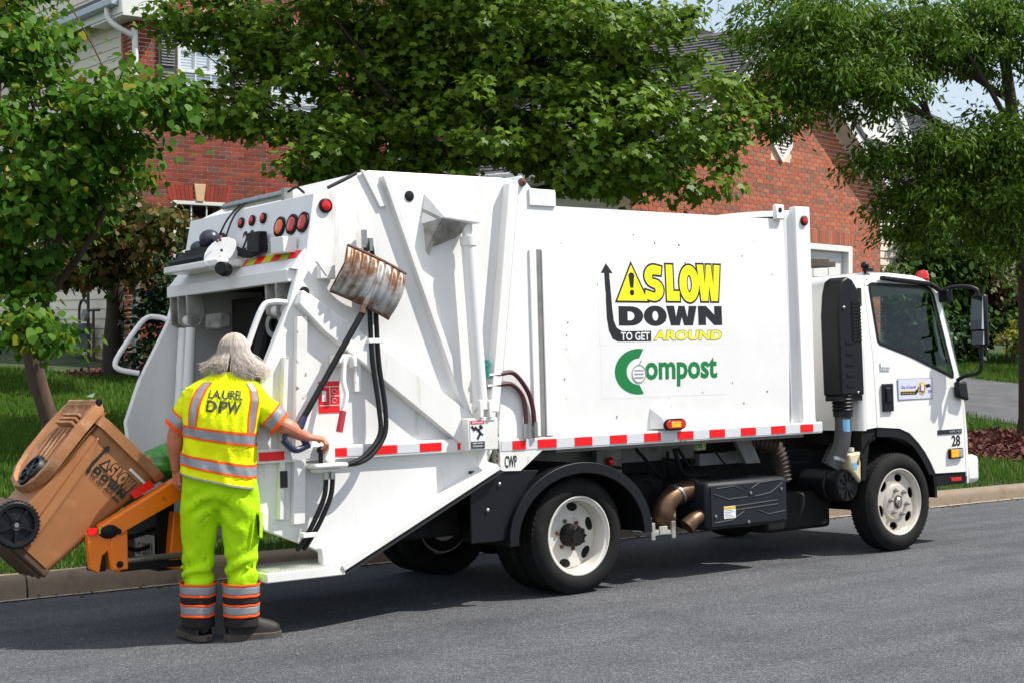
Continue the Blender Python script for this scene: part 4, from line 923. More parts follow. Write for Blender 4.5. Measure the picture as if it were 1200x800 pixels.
# roof, light panel, ledge, beam
mb = MB(); mb.hexa([(-2.023, .05, 2.60), (-1.633, .05, 2.785), (-1.633, WT-.05, 2.785), (-2.023, WT-.05, 2.60), (-2.023, .05, 2.641), (-1.633, .05, 2.823), (-1.633, WT-.05, 2.823), (-2.023, WT-.05, 2.641)])
mb.hexa([(-1.633, .05, 2.785), (-.50, .05, 2.79), (-.50, WT-.05, 2.79), (-1.633, WT-.05, 2.785), (-1.633, .05, 2.823), (-.50, .05, 2.835), (-.50, WT-.05, 2.835), (-1.633, WT-.05, 2.823)]); P(mb, 'tailgate_roof', white)
mb = MB(); mb.hexa([(-2.095, .002, 2.315), (-2.06, .002, 2.315), (-2.06, WT-.002, 2.315), (-2.095, WT-.002, 2.315), (-2.028, .002, 2.660), (-1.99, .002, 2.655), (-1.99, WT-.002, 2.655), (-2.028, WT-.002, 2.660)]); P(mb, 'light_panel', white, .004)
mb = MB(); mb.hexa([(-2.20, .004, 2.195), (-2.06, .004, 2.18), (-2.06, WT-.004, 2.18), (-2.20, WT-.004, 2.195), (-2.10, .004, 2.318), (-2.06, .004, 2.314), (-2.06, WT-.004, 2.314), (-2.10, WT-.004, 2.318)]); P(mb, 'rear_ledge', white)
mb = MB(); mb.box(-2.215, -2.14, .03, WT+.004, 2.115, 2.194); P(mb, 'rear_beam', white, .006)
# chequered tape on the ledge
sl = Vector((-2.10+2.20, 0, 2.318-2.195)).normalized(); nn = Vector((-sl.z, 0, sl.x))
for k in range(12):
    y0 = .03+k*.1125; a = Vector((-2.10, 0, 2.318))-sl*.012+nn*.003; b = a-sl*.062
    if .985 < y0 < 1.30: continue
    mb = MB(); mb.hexa([(b.x, y0, b.z), (a.x, y0, a.z), (a.x, y0+.112, a.z), (b.x, y0+.112, b.z)]+[(p.x+nn.x*.002, y, p.z+nn.z*.002) for p, y in ((b, y0), (a, y0), (a, y0+.112), (b, y0+.112))]); P(mb, 'chequer_strip', redtape if k % 2 == 0 else limetape)
# lamps on the light panel
pn = Vector((-.345, 0, .067)).normalized(); pn = Vector((-.9816, 0, .191))
def onpanel(y, z): return (-2.095+(z-2.315)/.345*.067-.001, y, z)
for y in (.93, .775, .62): round_light(onpanel(y, 2.565), .036, redlens, pn)
for y, m in ((.375, amberlens), (.215, redlens), (.075, redlens)):
    if m: round_light(onpanel(y, 2.485), .066, m, pn)
round_light(onpanel(.075-.075+.055-.03, 2.478)[:1]+(-.0+.038, 2.478), .066, redlens, pn) if False else None
round_light(onpanel(1.45, 2.46), .066, redlens, pn); round_light(onpanel(1.20, 2.46), .066, amberlens, pn)
round_light((-1.955, -.001, 2.585), .045, redlens)
mb = MB(); V, F = text2d('28', .02)
xa, xb = min(p[0] for p in V), max(p[0] for p in V); zb = max(p[1] for p in V)
mb.add([(lambda q: (q[0]-.003, q[1], q[2]))(onpanel(.885-(p[0]-xa)/(xb-xa)*.16, 2.37+p[1]/zb*.135)) for p in V], F); P(mb, 'lettering', print_black)
mb = MB(); mb.box(-2.155, -2.09, .50, .665, 2.335, 2.470); P(mb, 'junction_box', black, .008)
mb = MB(); mb.box(-2.17, -2.10, .27, .35, 2.315, 2.385); P(mb, 'bracket', steel, .004)
mb = MB(); mb.box(-2.20, -2.10, .10, .26, 2.30, 2.40); P(mb, 'lamp_guard', white, .006)
mb = MB(); mb.tube([(-1.97, 1.32, 2.712), (-1.97, .47, 2.708)], .030, 10); mb.box(-2.0, -1.94, .43, .47, 2.655, 2.745); mb.box(-2.0, -1.94, 1.10, 1.16, 2.66, 2.69); P(mb, 'light_bar', steel)
mb = MB(); mb.tube([(-1.97, .43, 2.72), (-1.95, .36, 2.74), (-1.93, .30, 2.70)], .008, 6, 5); mb.tube([(-2.0, 1.05, 2.70), (-2.08, 1.08, 2.60), (-2.13, 1.12, 2.48), (-2.17, 1.15, 2.38)], .007, 6, 5); mb.tube([(-2.0, .98, 2.70), (-2.08, 1.0, 2.6), (-2.13, 1.05, 2.42)], .006, 6, 5); mb.tube([(-1.92, .02, 2.70), (-1.83, .015, 2.745), (-1.72, .01, 2.80)], .012, 6, 5); P(mb, 'cable', black)
mb = MB()
for k in range(4): mb.tube([(-2.22, 1.30, 2.38+.02*k), (-2.22, 1.05, 2.40+.02*k), (-2.19, .82, 2.40-.012*k), (-2.15, .64, 2.35-.012*k), (-2.12, .47, 2.35+.004*k), (-2.09, .36, 2.40)], .0085, 6, 6)
mb.tube([(-2.24, 1.50, 2.365), (-2.24, .95, 2.37)], .022, 8); mb.tube([(-2.29, 1.52, 2.335), (-2.29, .98, 2.34)], .022, 8); mb.box(-2.26, -2.14, 1.0, 1.36, 2.37, 2.41); P(mb, 'hose_bundle', black)
mb = MB(); mb.ball((-2.20, 1.10, 2.47), .07, 16, 10, (1, 1, .9)); mb.ball((-2.20, 1.25, 2.42), .065, 14, 8, (1, 1.1, .8)); P(mb, 'work_lamp', mat('dark_blue_paint', (.03, .032, .055), .35))
mb = MB(); mb.box(-2.33, -2.10, .74, 1.56, 2.262, 2.312); mb.box(-2.27, -2.10, .80, 1.50, 2.313, 2.345); P(mb, 'tipper_shelf', white, .012)
mb = MB(); mb.lathe([(0, 0), (.12, 0), (.125, .02), (.12, .05), (0, .05)], (-2.22, .86, 2.335), (-.75, -.35, .55), 18); P(mb, 'motor_flange', worn)
mb = MB()
for k in range(6): mb.ball(Vector((-2.265, .84, 2.365))+Vector((0, .085*cos(k*1.05), .085*sin(k*1.05)))*.95+Vector((.02*cos(k), 0, 0)), .011, 6, 4)
P(mb, 'flange_bolt', rustm)
mb = MB(); mb.lathe([(0, 0), (.044, 0), (.048, .03), (.042, .08), (0, .08)], (-2.27, .72, 2.235), (-.8, -.5, .1), 14); P(mb, 'rear_camera', black)
# hopper interior: packer blade, back sheet, floor, cylinders, hinge plates
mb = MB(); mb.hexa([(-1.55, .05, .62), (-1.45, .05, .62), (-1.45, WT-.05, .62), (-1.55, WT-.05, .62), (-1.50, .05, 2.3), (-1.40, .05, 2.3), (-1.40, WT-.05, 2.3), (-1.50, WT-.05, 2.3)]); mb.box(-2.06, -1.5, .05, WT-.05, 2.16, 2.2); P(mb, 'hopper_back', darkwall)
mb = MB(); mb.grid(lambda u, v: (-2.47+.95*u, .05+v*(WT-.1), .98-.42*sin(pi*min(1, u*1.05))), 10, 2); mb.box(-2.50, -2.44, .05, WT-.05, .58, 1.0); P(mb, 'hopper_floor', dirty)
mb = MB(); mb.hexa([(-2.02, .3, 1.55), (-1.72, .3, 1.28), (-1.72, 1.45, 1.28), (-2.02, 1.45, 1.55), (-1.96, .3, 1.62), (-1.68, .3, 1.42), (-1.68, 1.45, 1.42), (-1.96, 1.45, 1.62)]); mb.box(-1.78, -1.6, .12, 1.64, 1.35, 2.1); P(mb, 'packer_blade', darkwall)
mb = MB(); mb.tube([(-1.85, .95, 1.98), (-1.95, .95, 1.60)], .05, 10); mb.tube([(-1.83, 1.15, 2.05), (-1.97, 1.12, 1.62)], .035, 10); P(mb, 'packer_ram', rubber)
mb = MB(); mb.lathe([(.05, 0), (.085, .0), (.085, .02), (.05, .02)], (-1.99, .60, 1.88), (-1, -.2, 0), 16, True); P(mb, 'lifting_ring', steel)
for y in (1.60, 1.48):
    mb = MB(); mb.tube([(-2.17, y, 1.90), (-2.20, y+.01, 1.40), (-2.22, y+.02, 1.0)], [.034, .042, .046], 14); P(mb, 'sweep_cylinder', tailwhite)
for y in (1.70, 1.58, 1.44, .30, .17):
    mb = MB(); mb.prism([(-2.215, 2.118), (-2.10, 2.118), (-2.08, 1.98), (-2.15, 1.90), (-2.21, 1.93)], y, y+.022); P(mb, 'hinge_plate', dirty, .004)
for y in (1.51, .235): mb = MB(); mb.tube([(-2.15, y-.07, 1.95), (-2.15, y+.10, 1.95)], .038, 12); P(mb, 'hinge_pin', worn)
mb = MB(); mb.box(-2.10, -2.0, 1.20, 1.42, 1.88, 1.99); P(mb, 'hinge_block', dirty, .02)
# ribs and frame on the right plate
mb = MB(); mb.bar((-1.535, -.02, 2.795), (-.905, -.02, 1.17), .045, .055, (0, 1, 0)); P(mb, 'diagonal_rib', tailwhite, .004)
mb = MB(); mb.prism([(-2.19, 1.975), (-2.155, 2.06), (-2.05, 2.0), (-.885, 1.24), (-.885, 1.085), (-1.03, 1.085), (-2.04, 1.83)], -.062, .001); P(mb, 'diagonal_beam', tailwhite, .008)
mb = MB(); mb.bar((-.545, -.035, 2.79), (-.755, -.035, 1.28), .075, .075, (0, 1, 0)); P(mb, 'seam_post', tailwhite, .006)
mb = MB(); mb.prism([(-1.70, 2.822), (-1.585, 2.79), (-1.52, 2.60), (-1.565, 2.59)], -.02, -.001); P(mb, 'hinge_cover', tailwhite, .004)
mb = MB(); mb.box(-2.31, -2.25, -.004, -.0005, .68, 1.57); mb.prism([(-2.25, .655), (-2.17, .655), (-2.12, 1.90), (-2.19, 1.90)], -.045, -.0008); mb.prism([(-2.345, .69), (-2.315, .69), (-2.255, 1.66), (-2.285, 1.66)], -.045, -.0008); P(mb, 'rear_channel', worn, .004)
mb = MB(); mb.box(-2.48, -.86, -.042, -.001, 1.03, 1.115); P(mb, 'rub_rail', tailwhite, .004)
for a, b, m in ((-2.47, -2.30, redtape), (-2.065, -1.87, redtape), (-1.70, -1.505, redtape), (-1.33, -1.165, redtape), (-1.04, -.90, redtape), (-2.29, -2.07, whitetape), (-1.865, -1.705, whitetape), (-1.50, -1.335, whitetape)):
    tape(a, b, 1.045, 1.098, m, -.0425)
mb = MB(); mb.hexa([(-1.935, -.10, .352), (-.74, -.10, .902), (-.74, .02, .902), (-1.935, .02, .352), (-1.955, -.10, .385), (-.76, -.10, .935), (-.775, -.0005, .955), (-1.965, -.0005, .405)]); P(mb, 'lower_flange', worn, .004)
mb = MB(); mb.hexa([(-1.915, -.085, .325), (-.70, -.085, .885), (-.70, .0, .885), (-1.915, .0, .325), (-1.925, -.085, .348), (-.73, -.085, .90), (-.73, .0, .90), (-1.925, .0, .348)]); P(mb, 'flange_edge', rubber)
mb = MB(); mb.prism([(-2.07, .50), (-2.06, .375), (-1.94, .36), (-1.95, .395)], -.06, -.001); P(mb, 'gusset', tailwhite, .004)
mb = MB(); mb.box(-2.46, -1.925, -.09, .30, .328, .385); st = P(mb, 'riding_step', worn, .006)
mb = MB()
for k in range(24):
    x = -2.45+.0225*k; mb.prism([(x, .385), (x+.016, .385), (x+.008, .400)], -.088, .29)
mb.build('tread_teeth', worn, st, smooth=None)
# telescopic cylinder with its hood and foot
mb = MB(); mb.tube([(-.888, -.10, 1.30), (-.955, -.10, 2.42)], .048, 18); P(mb, 'lift_cylinder', tailwhite)
mb = MB(); mb.tube([(-.955, -.10, 2.42), (-.962, -.10, 2.52)], .034, 14); mb.lathe([(0, 0), (.055, 0), (.055, .06), (0, .06)], (-.95, -.10, 2.36), (-.06, 0, 1), 16); P(mb, 'cylinder_rod', worn)
mb = MB(); mb.hexa([(-1.16, -.13, 2.53), (-.905, -.17, 2.50), (-.90, .0, 2.50), (-1.25, .0, 2.50), (-1.16, -.13, 2.545), (-.905, -.17, 2.52), (-.93, .0, 2.68), (-1.22, .0, 2.70)]); P(mb, 'cylinder_hood', tailwhite, .004)
mb = MB(); mb.hexa([(-1.22, -.005, 2.33), (-1.20, -.005, 2.30), (-1.20, .0, 2.3), (-1.22, 0, 2.33), (-1.17, -.125, 2.53), (-1.15, -.125, 2.53), (-1.2, .0, 2.6), (-1.24, 0, 2.6)]); mb.hexa([(-1.20, -.004, 2.34), (-.98, -.004, 2.42), (-.98, .0, 2.44), (-1.20, .0, 2.36), (-1.16, -.12, 2.525), (-.94, -.14, 2.505), (-.94, -.0, 2.52), (-1.16, .0, 2.54)]); P(mb, 'hood_gusset', dirty)
mb = MB(); mb.box(-1.02, -.775, -.13, -.001, 1.035, 1.245); P(mb, 'cylinder_foot', worn, .008)
mb = MB(); mb.box(-.93, -.90, -.15, -.06, 1.245, 1.36); mb.box(-.855, -.83, -.15, -.06, 1.245, 1.36); mb.tube([(-.95, -.10, 1.31), (-.81, -.10, 1.31)], .022, 10); mb.box(-.93, -.80, -.135, -.05, 1.225, 1.25); P(mb, 'foot_lug', worn, .004)
mb = MB(); mb.box(-1.0, -.885, -.134, -.1305, 1.05, 1.232); sg = P(mb, 'warning_label', print_white)
mb = MB(); mb.box(-.996, -.889, -.1365, -.1345, 1.208, 1.23); mb.build('label_band', redsign_m, sg)
mb = MB(); mb.box(-.996, -.889, -.1365, -.1345, 1.052, 1.096)
for p, q, t in (((-.965, -.1355, 1.19), (-.92, -.1355, 1.15), .016), ((-.92, -.1355, 1.15), (-.945, -.1355, 1.11), .016), ((-.94, -.1355, 1.168), (-.90, -.1355, 1.185), .010), ((-.925, -.1355, 1.15), (-.90, -.1355, 1.135), .012), ((-.99, -.1355, 1.195), (-.965, -.1355, 1.165), .016)): mb.bar(p, q, .002, t)
mb.disc((-.918, -.1345, 1.19), .012, .002); mb.build('falling_figure', print_black, sg)
mb = MB(); text_to(mb, 'DANGER', (-.985, -.90, 1.212, 1.226), -.1372, .02); text_to(mb, 'KEEP AWAY', (-.985, -.90, 1.078, 1.090), -.1372, .01); text_to(mb, 'FROM BODY', (-.985, -.90, 1.060, 1.071), -.1372, .01); mb.build('lettering', print_white, sg)
mb = MB(); mb.box(-2.034, -1.886, -.0035, -.0008, 1.315, 1.508); sg = P(mb, 'red_instruction_sign', redsign_m)
mb = MB()
for p, q in (((-1.955, 1.36), (-1.955, 1.475)), ((-2.03, 1.36), (-1.89, 1.36)), ((-2.03, 1.475), (-1.89, 1.475)), ((-1.955, 1.418), (-1.89, 1.418))): mb.bar((p[0], -.0045, p[1]), (q[0], -.0045, q[1]), .002, .004, (0, 0, 1) if p[1] == q[1] else (1, 0, 0))
mb.box(-2.01, -1.982, -.0055, -.0036, 1.385, 1.45)
for cx, cz in ((-1.925, 1.446), (-1.925, 1.389)):
    for k in range(5): a = k*1.1; mb.bar((cx+.017*cos(a), -.0045, cz+.015*sin(a)), (cx+.017*cos(a+1.1), -.0045, cz+.015*sin(a+1.1)), .002, .004, (0, 1, .1))
mb.build('pictogram', print_white, sg)
for c in ((-2.115, -.0, 2.05), (-1.335, -.0, 2.675)): mb = MB(); mb.disc((c[0], -.0008, c[2]), .034, .004); P(mb, 'plug', black)
mb = MB(); mb.box(-2.335, -2.285, -.05, -.046, .88, .98); P(mb, 'small_label', print_black)
# grab handles
for pts in ([(-2.175, .02, 1.95), (-2.21, .03, 1.985), (-2.32, .04, 1.99), (-2.38, .05, 1.95), (-2.46, .06, 1.76), (-2.50, .05, 1.66), (-2.44, .03, 1.60)], [(-2.21, WT-.02, 1.96), (-2.27, WT+.03, 1.985), (-2.36, WT+.06, 1.97), (-2.50, WT+.06, 1.80), (-2.58, WT+.05, 1.68), (-2.56, WT+.03, 1.63), (-2.44, WT-.02, 1.60)]):
    mb = MB(); mb.tube(pts, .0185, 10, 5); P(mb, 'grab_handle', white)
# hydraulic valve, hoses, lever
mb = MB(); mb.box(-2.16, -1.93, -.17, -.02, .985, 1.015); mb.box(-2.06, -1.98, -.10, -.02, 1.015, 1.12); mb.box(-2.13, -1.96, -.14, -.04, .96, .985); P(mb, 'valve_block', worn, .012)
mb = MB(); mb.tube([(-2.09, -.11, 1.015), (-2.09, -.11, 1.075)], .014, 8); mb.ball((-2.088, -.115, 1.095), .030, 12, 8, (1, 1, .8)); P(mb, 'valve_knob', black)
for k, dx in enumerate((0, .045)):
    mb = MB(); mb.tube([(-2.055+dx, -.10, .97), (-2.055+dx, -.105, .90), (-2.075+dx, -.105, .80), (-2.14+dx, -.09, .66), (-2.195+dx*.9, -.07, .56), (-2.22+dx, -.03, .50)], .0155, 10, 6); P(mb, 'hydraulic_hose', hose_m)
    mb = MB(); mb.tube([(-2.055+dx, -.10, .985), (-2.055+dx, -.104, .915)], .020, 8); P(mb, 'hose_fitting', steel)
    x0 = -1.688+dx*1.0
    mb = MB(); mb.tube([(x0-.02, -.045, 2.40-.02*k), (x0, -.05, 2.2), (x0+.0, -.06, 1.9), (x0+.005, -.07, 1.62), (x0+.03, -.09, 1.34), (x0+.02-.01*k, -.11, 1.17), (x0-.10, -.13, 1.05), (x0-.20, -.13, 1.005), (-1.95, -.12, .998)], .016, 10, 7); P(mb, 'hydraulic_hose', hose_m)
    mb = MB(); mb.tube([(x0-.02, -.045, 2.44-.05*k), (x0-.018, -.045, 2.33-.02*k)], .019, 8); P(mb, 'hose_fitting', steel)
mb = MB(); mb.box(-1.715, -1.605, -.085, -.03, 1.735, 1.765); mb.box(-2.215, -2.12, -.10, -.04, .575, .605); P(mb, 'hose_clamp', white, .004)
mb = MB(); mb.tube([(-1.905, -.10, 1.64), (-1.93, -.13, 1.50), (-1.925, -.15, 1.42), (-1.955, -.155, 1.315)], .0165, 10, 5); P(mb, 'lever', white)
mb = MB(); mb.tube([(-1.953, -.155, 1.325), (-1.985, -.158, 1.20)], [.021, .024, .022], 10); P(mb, 'lever_grip', redgrip)
mb = MB(); mb.box(-1.96, -1.84, -.09, -.005, 1.60, 1.67); mb.ball((-1.955, -.09, 1.63), .035, 10, 6); mb.box(-1.86, -1.82, -.12, -.03, 1.585, 1.66); P(mb, 'lever_pivot', worn, .012)
mb = MB(); mb.tube([(-1.755, -.01, 1.86), (-1.76, -.02, 1.74), (-1.79, -.03, 1.50)], .009, 6); mb.box(-1.79, -1.745, -.03, -.002, 1.44, 1.86); P(mb, 'lever_link', tailwhite)
# red hoses beside the body
for pts in ([(-.80, -.05, 1.515), (-.70, -.06, 1.525), (-.585, -.06, 1.53), (-.47, -.05, 1.42), (-.42, -.045, 1.30), (-.405, -.045, 1.13)], [(-.80, -.05, 1.445), (-.70, -.06, 1.458), (-.60, -.06, 1.455), (-.51, -.05, 1.38), (-.482, -.045, 1.28), (-.48, -.045, 1.12)]):
    mb = MB(); mb.tube(pts, .016, 8, 6); P(mb, 'return_hose', hose_red)
    mb = MB(); e = Vector(pts[-1]); mb.tube([e+Vector((0, 0, .07)), e-Vector((0, 0, .03))], .019, 8); mb.tube([Vector(pts[0]), Vector(pts[1])], .019, 8); P(mb, 'hose_fitting', steel)
mb = MB(); mb.tube([(-.80, -.055, 1.50), (-.80, -.055, 1.62)], .02, 8); mb.box(-.82, -.78, -.075, -.035, 1.58, 1.60); P(mb, 'hose_valve', mat('teal_valve', (.02, .22, .20), .4))
mb = MB()
for k in range(7): mb.ball((-.715+.006*sin(k*2), -.035, 1.16-.034*k), .014, 6, 5, (.8, .6, 1.2))
P(mb, 'chain', rustm)
mb = MB(); mb.box(-2.03, -1.92, -.05, -.003, 2.13, 2.22); mb.bar((-2.05, -.04, 2.24), (-1.98, -.04, 2.15), .012, .03, (0, 1, 0)); P(mb, 'shovel_hook', worn, .006)

# ---- wheels
def wheel(name, x, y, s, front, hub=True):
    """s = +1 when the wheel goes inward along +y from its outer face at y"""
    t = bpy.data.objects.new(name, None); COL.objects.link(t); t.parent = truck; t.location = (x, y, .40)
    A = (0, s, 0)
    prof = [(.262, .030), (.285, .010), (.315, .0), (.350, .004), (.378, .018), (.394, .034)]
    for a, b in ((.05, .075), (.10, .125), (.15, .175)): prof += [(.40, a-.01), (.40, a), (.390, a+.004), (.390, b-.014), (.40, b-.010)]
    prof += [(.40, .185), (.394, .195), (.37, .212), (.315, .225), (.262, .20)]
    mb = MB(); mb.lathe(prof, (0, 0, 0), A, 72); ty = mb.build('tyre', tyre_m, t, smooth=30)
    mb = MB()
    for k in range(64):
        a = 2*pi*k/64; 
        for y0 in (.034, .172): mb.bar((.394*cos(a), s*y0, .394*sin(a)), (.394*cos(a+.03), s*(y0+.024), .394*sin(a+.03)), .022, .010, (cos(a), 0, sin(a)))
    o = mb.build('tread_block', tyre_m, t, smooth=None); o['kind'] = 'stuff'
    dd = .055 if front else .135
    mb = MB(); mb.lathe([(.255, .045), (.272, .022), (.274, .014), (.266, .012), (.258, .024), (.243, .030), (.238, .05), (.236, dd), (.232, dd+.01), (.226, dd+.004)], (0, 0, 0), A, 56)
    m2 = MB(); hs = [[(.198*cos(b)+.033*cos(q)*cos(b)-.050*sin(q)*sin(b), .198*sin(b)+.033*cos(q)*sin(b)+.050*sin(q)*cos(b)) for q in np.linspace(0, 2*pi, 13)[:-1]] for b in [radians(19+60*k) for k in range(6)]]
    m2.prism([(.232*cos(a), .232*sin(a)) for a in np.linspace(0, 2*pi, 49)[:-1]], s*dd, s*(dd+.012), hs+[[(.055*cos(a), .055*sin(a)) for a in np.linspace(0, 2*pi, 19)[:-1]]])
    mb.add(m2.v, m2.f)
    if front: mb.lathe([(.150, dd), (.140, dd-.018), (.125, dd-.022), (.055, dd-.022), (.055, dd)], (0, 0, 0), A, 36)
    else: mb.lathe([(.150, dd), (.140, dd+.02), (.055, dd+.022)], (0, 0, 0), A, 36)
    mb.build('rim', mat_rim2 if not front else mat_rim, t, smooth=30)
    mb = MB(); mb.lathe([(0, .150), (.225, .150), (.225, .14), (0, .14)], (0, 0, 0), A, 24); mb.build('brake_drum', chassis_m, t)
    if hub:
        if front:
            mb = MB(); mb.lathe([(.055, dd), (.052, dd-.012), (.040, dd-.014), (.038, dd-.035), (.028, dd-.045), (0, dd-.047)], (0, 0, 0), A, 20); mb.build('hub', steel, t)
            mb = MB(); mb.lathe([(.056, dd-.0225), (.042, dd-.024), (.042, dd)], (0, 0, 0), A, 20); mb.build('hub_seal', rustm, t)
        else:
            mb = MB(); mb.lathe([(.082, .17), (.078, .065), (.070, .055), (.066, .03), (.055, .022), (0, .020)], (0, 0, 0), A, 20)
            for k in range(8): a = 2*pi*k/8; mb.lathe([(0, -.012), (.010, -.012), (.010, .01)], (.056*cos(a), s*.024, .056*sin(a)), A, 6)
            mb.build('hub', chassis_m, t, smooth=30)
        for k in range(6):
            a = radians(49+60*k); mb = MB(); c = (.103*cos(a), 0, .103*sin(a)); d0 = dd-.022 if front else dd+.015
            mb.lathe([(.021, d0), (.021, d0-.008), (.015, d0-.010), (.014, d0-.032), (.008, d0-.036), (0, d0-.036)], c, A, 6); mb.build('wheel_nut', steel if front else rustm, t)
    return t
mat_rim2 = mat('cream_rim', (.63, .61, .55), .42, var=.12, vscale=6, dirt=(.20, .13, .08), dscale=5, dlo=.58, dhi=.78)
mat_rim = mat('polished_rim', (.62, .57, .50), .32, .35, var=.08, vscale=9, dirt=(.30, .20, .12), dscale=6, dlo=.62, dhi=.85)
wheel('wheel', 3.395, .0, 1, True); wheel('wheel', 3.395, 2.06, -1, True, False)
wheel('wheel', 0, .0, 1, False); wheel('wheel', 0, .26, 1, False, False); wheel('wheel', 0, 2.08, -1, False, False); wheel('wheel', 0, 1.82, -1, False, False)
# ---- chassis
for y in (.62, 1.38): mb = MB(); mb.box(-1.15, 4.25, y, y+.08, .60, .84); P(mb, 'chassis_rail', chassis_m, .006)
for x in (-1.0, .75, 1.9, 2.9): mb = MB(); mb.box(x, x+.09, .70, 1.38, .64, .80); P(mb, 'cross_member', chassis_m)
mb = MB(); mb.tube([(0, .5, .40), (0, 1.6, .40)], .075, 12); mb.ball((0, 1.04, .40), .2, 14, 10); P(mb, 'rear_axle', chassis_m)
mb = MB(); mb.tube([(3.365, .2, .36), (3.365, 1.86, .36)], .05, 10); P(mb, 'front_axle', chassis_m)
mb = MB(); mb.tube([(.2, 1.04, .45), (2.9, 1.04, .62)], .045, 10); P(mb, 'drive_shaft', chassis_m)
mb = MB(); mb.box(-.25, 1.62, .56, .62, .84, .98); P(mb, 'subframe_plate', greyside)
mb = MB(); mb.box(1.62, 2.10, .50, .60, .78, .87); P(mb, 'subframe_beam', greyside)
mb = MB(); mb.box(.50, .74, .40, .46, .76, .98); P(mb, 'frame_bracket', greyside, .01)
mb = MB(); mb.ball((.60, .37, .87), .035, 10, 6); P(mb, 'side_marker', redlens)
mb = MB(); mb.prism([(1.84, .98), (2.02, .98), (2.12, .78), (1.96, .78)], .33, .37); P(mb, 'hanger_plate', greyside, .006)
mb = MB(); mb.box(.85, 1.2, .45, .95, .42, .75); mb.box(2.15, 2.9, .32, .85, .22, .52); mb.box(2.5, 4.0, .72, 1.36, .45, 1.0); P(mb, 'transmission', chassis_m, .03)
mb = MB(); mb.box(-1.25, -.8, .3, 1.5, .45, .9); P(mb, 'tail_crossmember', chassis_m, .02)
for y in (.45, 1.62): mb = MB(); mb.tube([(-.62, y, .62), (-.3, y, .52), (0, y, .50), (.3, y, .52), (.62, y, .62)], .045, 8, 4); P(mb, 'leaf_spring', chassis_m)
mb = MB()
for k in range(14):
    x = random.uniform(.4, 2.4); y = random.uniform(.35, .6); mb.tube([(x, y, random.uniform(.7, .95)), (x+random.uniform(-.2, .3), y, random.uniform(.6, .9)), (x+random.uniform(-.1, .5), y+.05, random.uniform(.55, .9))], random.choice((.008, .012, .018)), 6, 4)
P(mb, 'cable', chassis_m)
# rear mudguard: arch with lip and the flat panel behind it
def arch(cx, cz, ax_, az, y0, y1, th, a0, a1, n=26):
    mb = MB(); pts = [(cx+ax_*cos(radians(a0+(a1-a0)*i/n)), cz+az*sin(radians(a0+(a1-a0)*i/n))) for i in range(n+1)]
    inn = [(cx+(ax_-th)*cos(radians(a0+(a1-a0)*i/n)), cz+(az-th)*sin(radians(a0+(a1-a0)*i/n))) for i in range(n+1)]
    mb.prism(pts+inn[::-1], y0, y1); return mb
P(arch(-.02, .40, .625, .505, -.045, .50, .02, -2, 182), 'mudguard', black, .004)
P(arch(-.02, .40, .630, .510, -.060, -.030, .075, -2, 182), 'mudguard_lip', black, .006)
P(arch(-.02, .40, .625, .505, 1.60, 2.10, .02, -2, 182), 'mudguard', black)
mb = MB(); mb.prism([(-.935, .425), (-.60, .425), (-.57, .62), (-.44, .80), (-.36, .875), (-.93, .90)], -.02, .0); P(mb, 'mudguard_panel', black, .006)
for x, z in ((-.70, .80), (-.80, .635)): mb = MB(); mb.ball((x, -.022, z), .016, 8, 6); P(mb, 'panel_bolt', steel)
# exhaust after-treatment under its ribbed cover
mb = MB(); mb.box(1.205, 2.065, .0, .36, .335, .69); cv = P(mb, 'exhaust_cover', navy, .035)
mb = MB(); mb.box(1.24, 2.03, -.008, .0, .365, .66)
for pts in ([(1.27, .60), (1.42, .555), (1.62, .56)], [(1.62, .62), (1.58, .645)], [(1.70, .56), (1.86, .575), (2.0, .645)], [(1.36, .495), (1.94, .515)], [(1.36, .465), (1.94, .485)], [(1.27, .39), (1.45, .40), (1.58, .455)], [(1.72, .455), (1.84, .415), (2.02, .43)], [(1.30, .64), (1.48, .65), (1.56, .62)], [(1.66, .62), (1.75, .66), (1.98, .67)]):
    mb.tube([(x, -.004, z) for x, z in pts], .008, 6)
mb.build('cover_rib', navy, cv, smooth=40)
for x, z in ((1.28, .44), (1.62, .375), (1.65, .59), (1.98, .60)): mb = MB(); mb.disc((x, -.009, z), .012, .006, n=10); mb.build('cover_bolt', steel, cv)
mb = MB(); mb.box(1.365, 1.485, -.0125, -.009, .415, .505); lb = mb.build('cover_label', print_white, cv)
mb = MB(); mb.box(1.367, 1.483, -.0145, -.0125, .485, .503); mb.build('label_band', print_gold, lb)
mb = MB(); [mb.box(1.375, 1.475-.02*(k % 3), -.0140, -.0125, .425+.012*k, .429+.012*k) for k in range(5)]; mb.build('label_print', print_grey, lb)
mb = MB(); mb.tube([(1.42, .22, .615), (1.28, .20, .625), (1.10, .19, .615), (.98, .19, .55), (.945, .20, .46), (.99, .25, .38)], .078, 16, 6); P(mb, 'exhaust_elbow', brownpipe)
mb = MB(); mb.tube([(1.22, .08, .45), (1.13, .07, .42), (1.07, .08, .375)], [.05, .055, .062], 14, 4); P(mb, 'exhaust_outlet', brownpipe)
mb = MB(); mb.lathe([(.082, 0), (.088, .006), (.088, .02), (.082, .026)], (1.07, .19, .60), (.8, .1, .5), 18, True); mb.lathe([(.082, 0), (.088, .006), (.088, .02), (.082, .026)], (1.25, .20, .625), (1, 0, 0), 18, True); P(mb, 'pipe_clamp', steel)
mb = MB(); mb.box(.70, .93, .06, .30, .335, .365); mb.box(.70, .74, .055, .075, .305, .43); mb.box(.90, .94, .055, .075, .305, .43); mb.box(.78, .86, .055, .065, .34, .40); P(mb, 'pipe_bracket', dirty, .004)
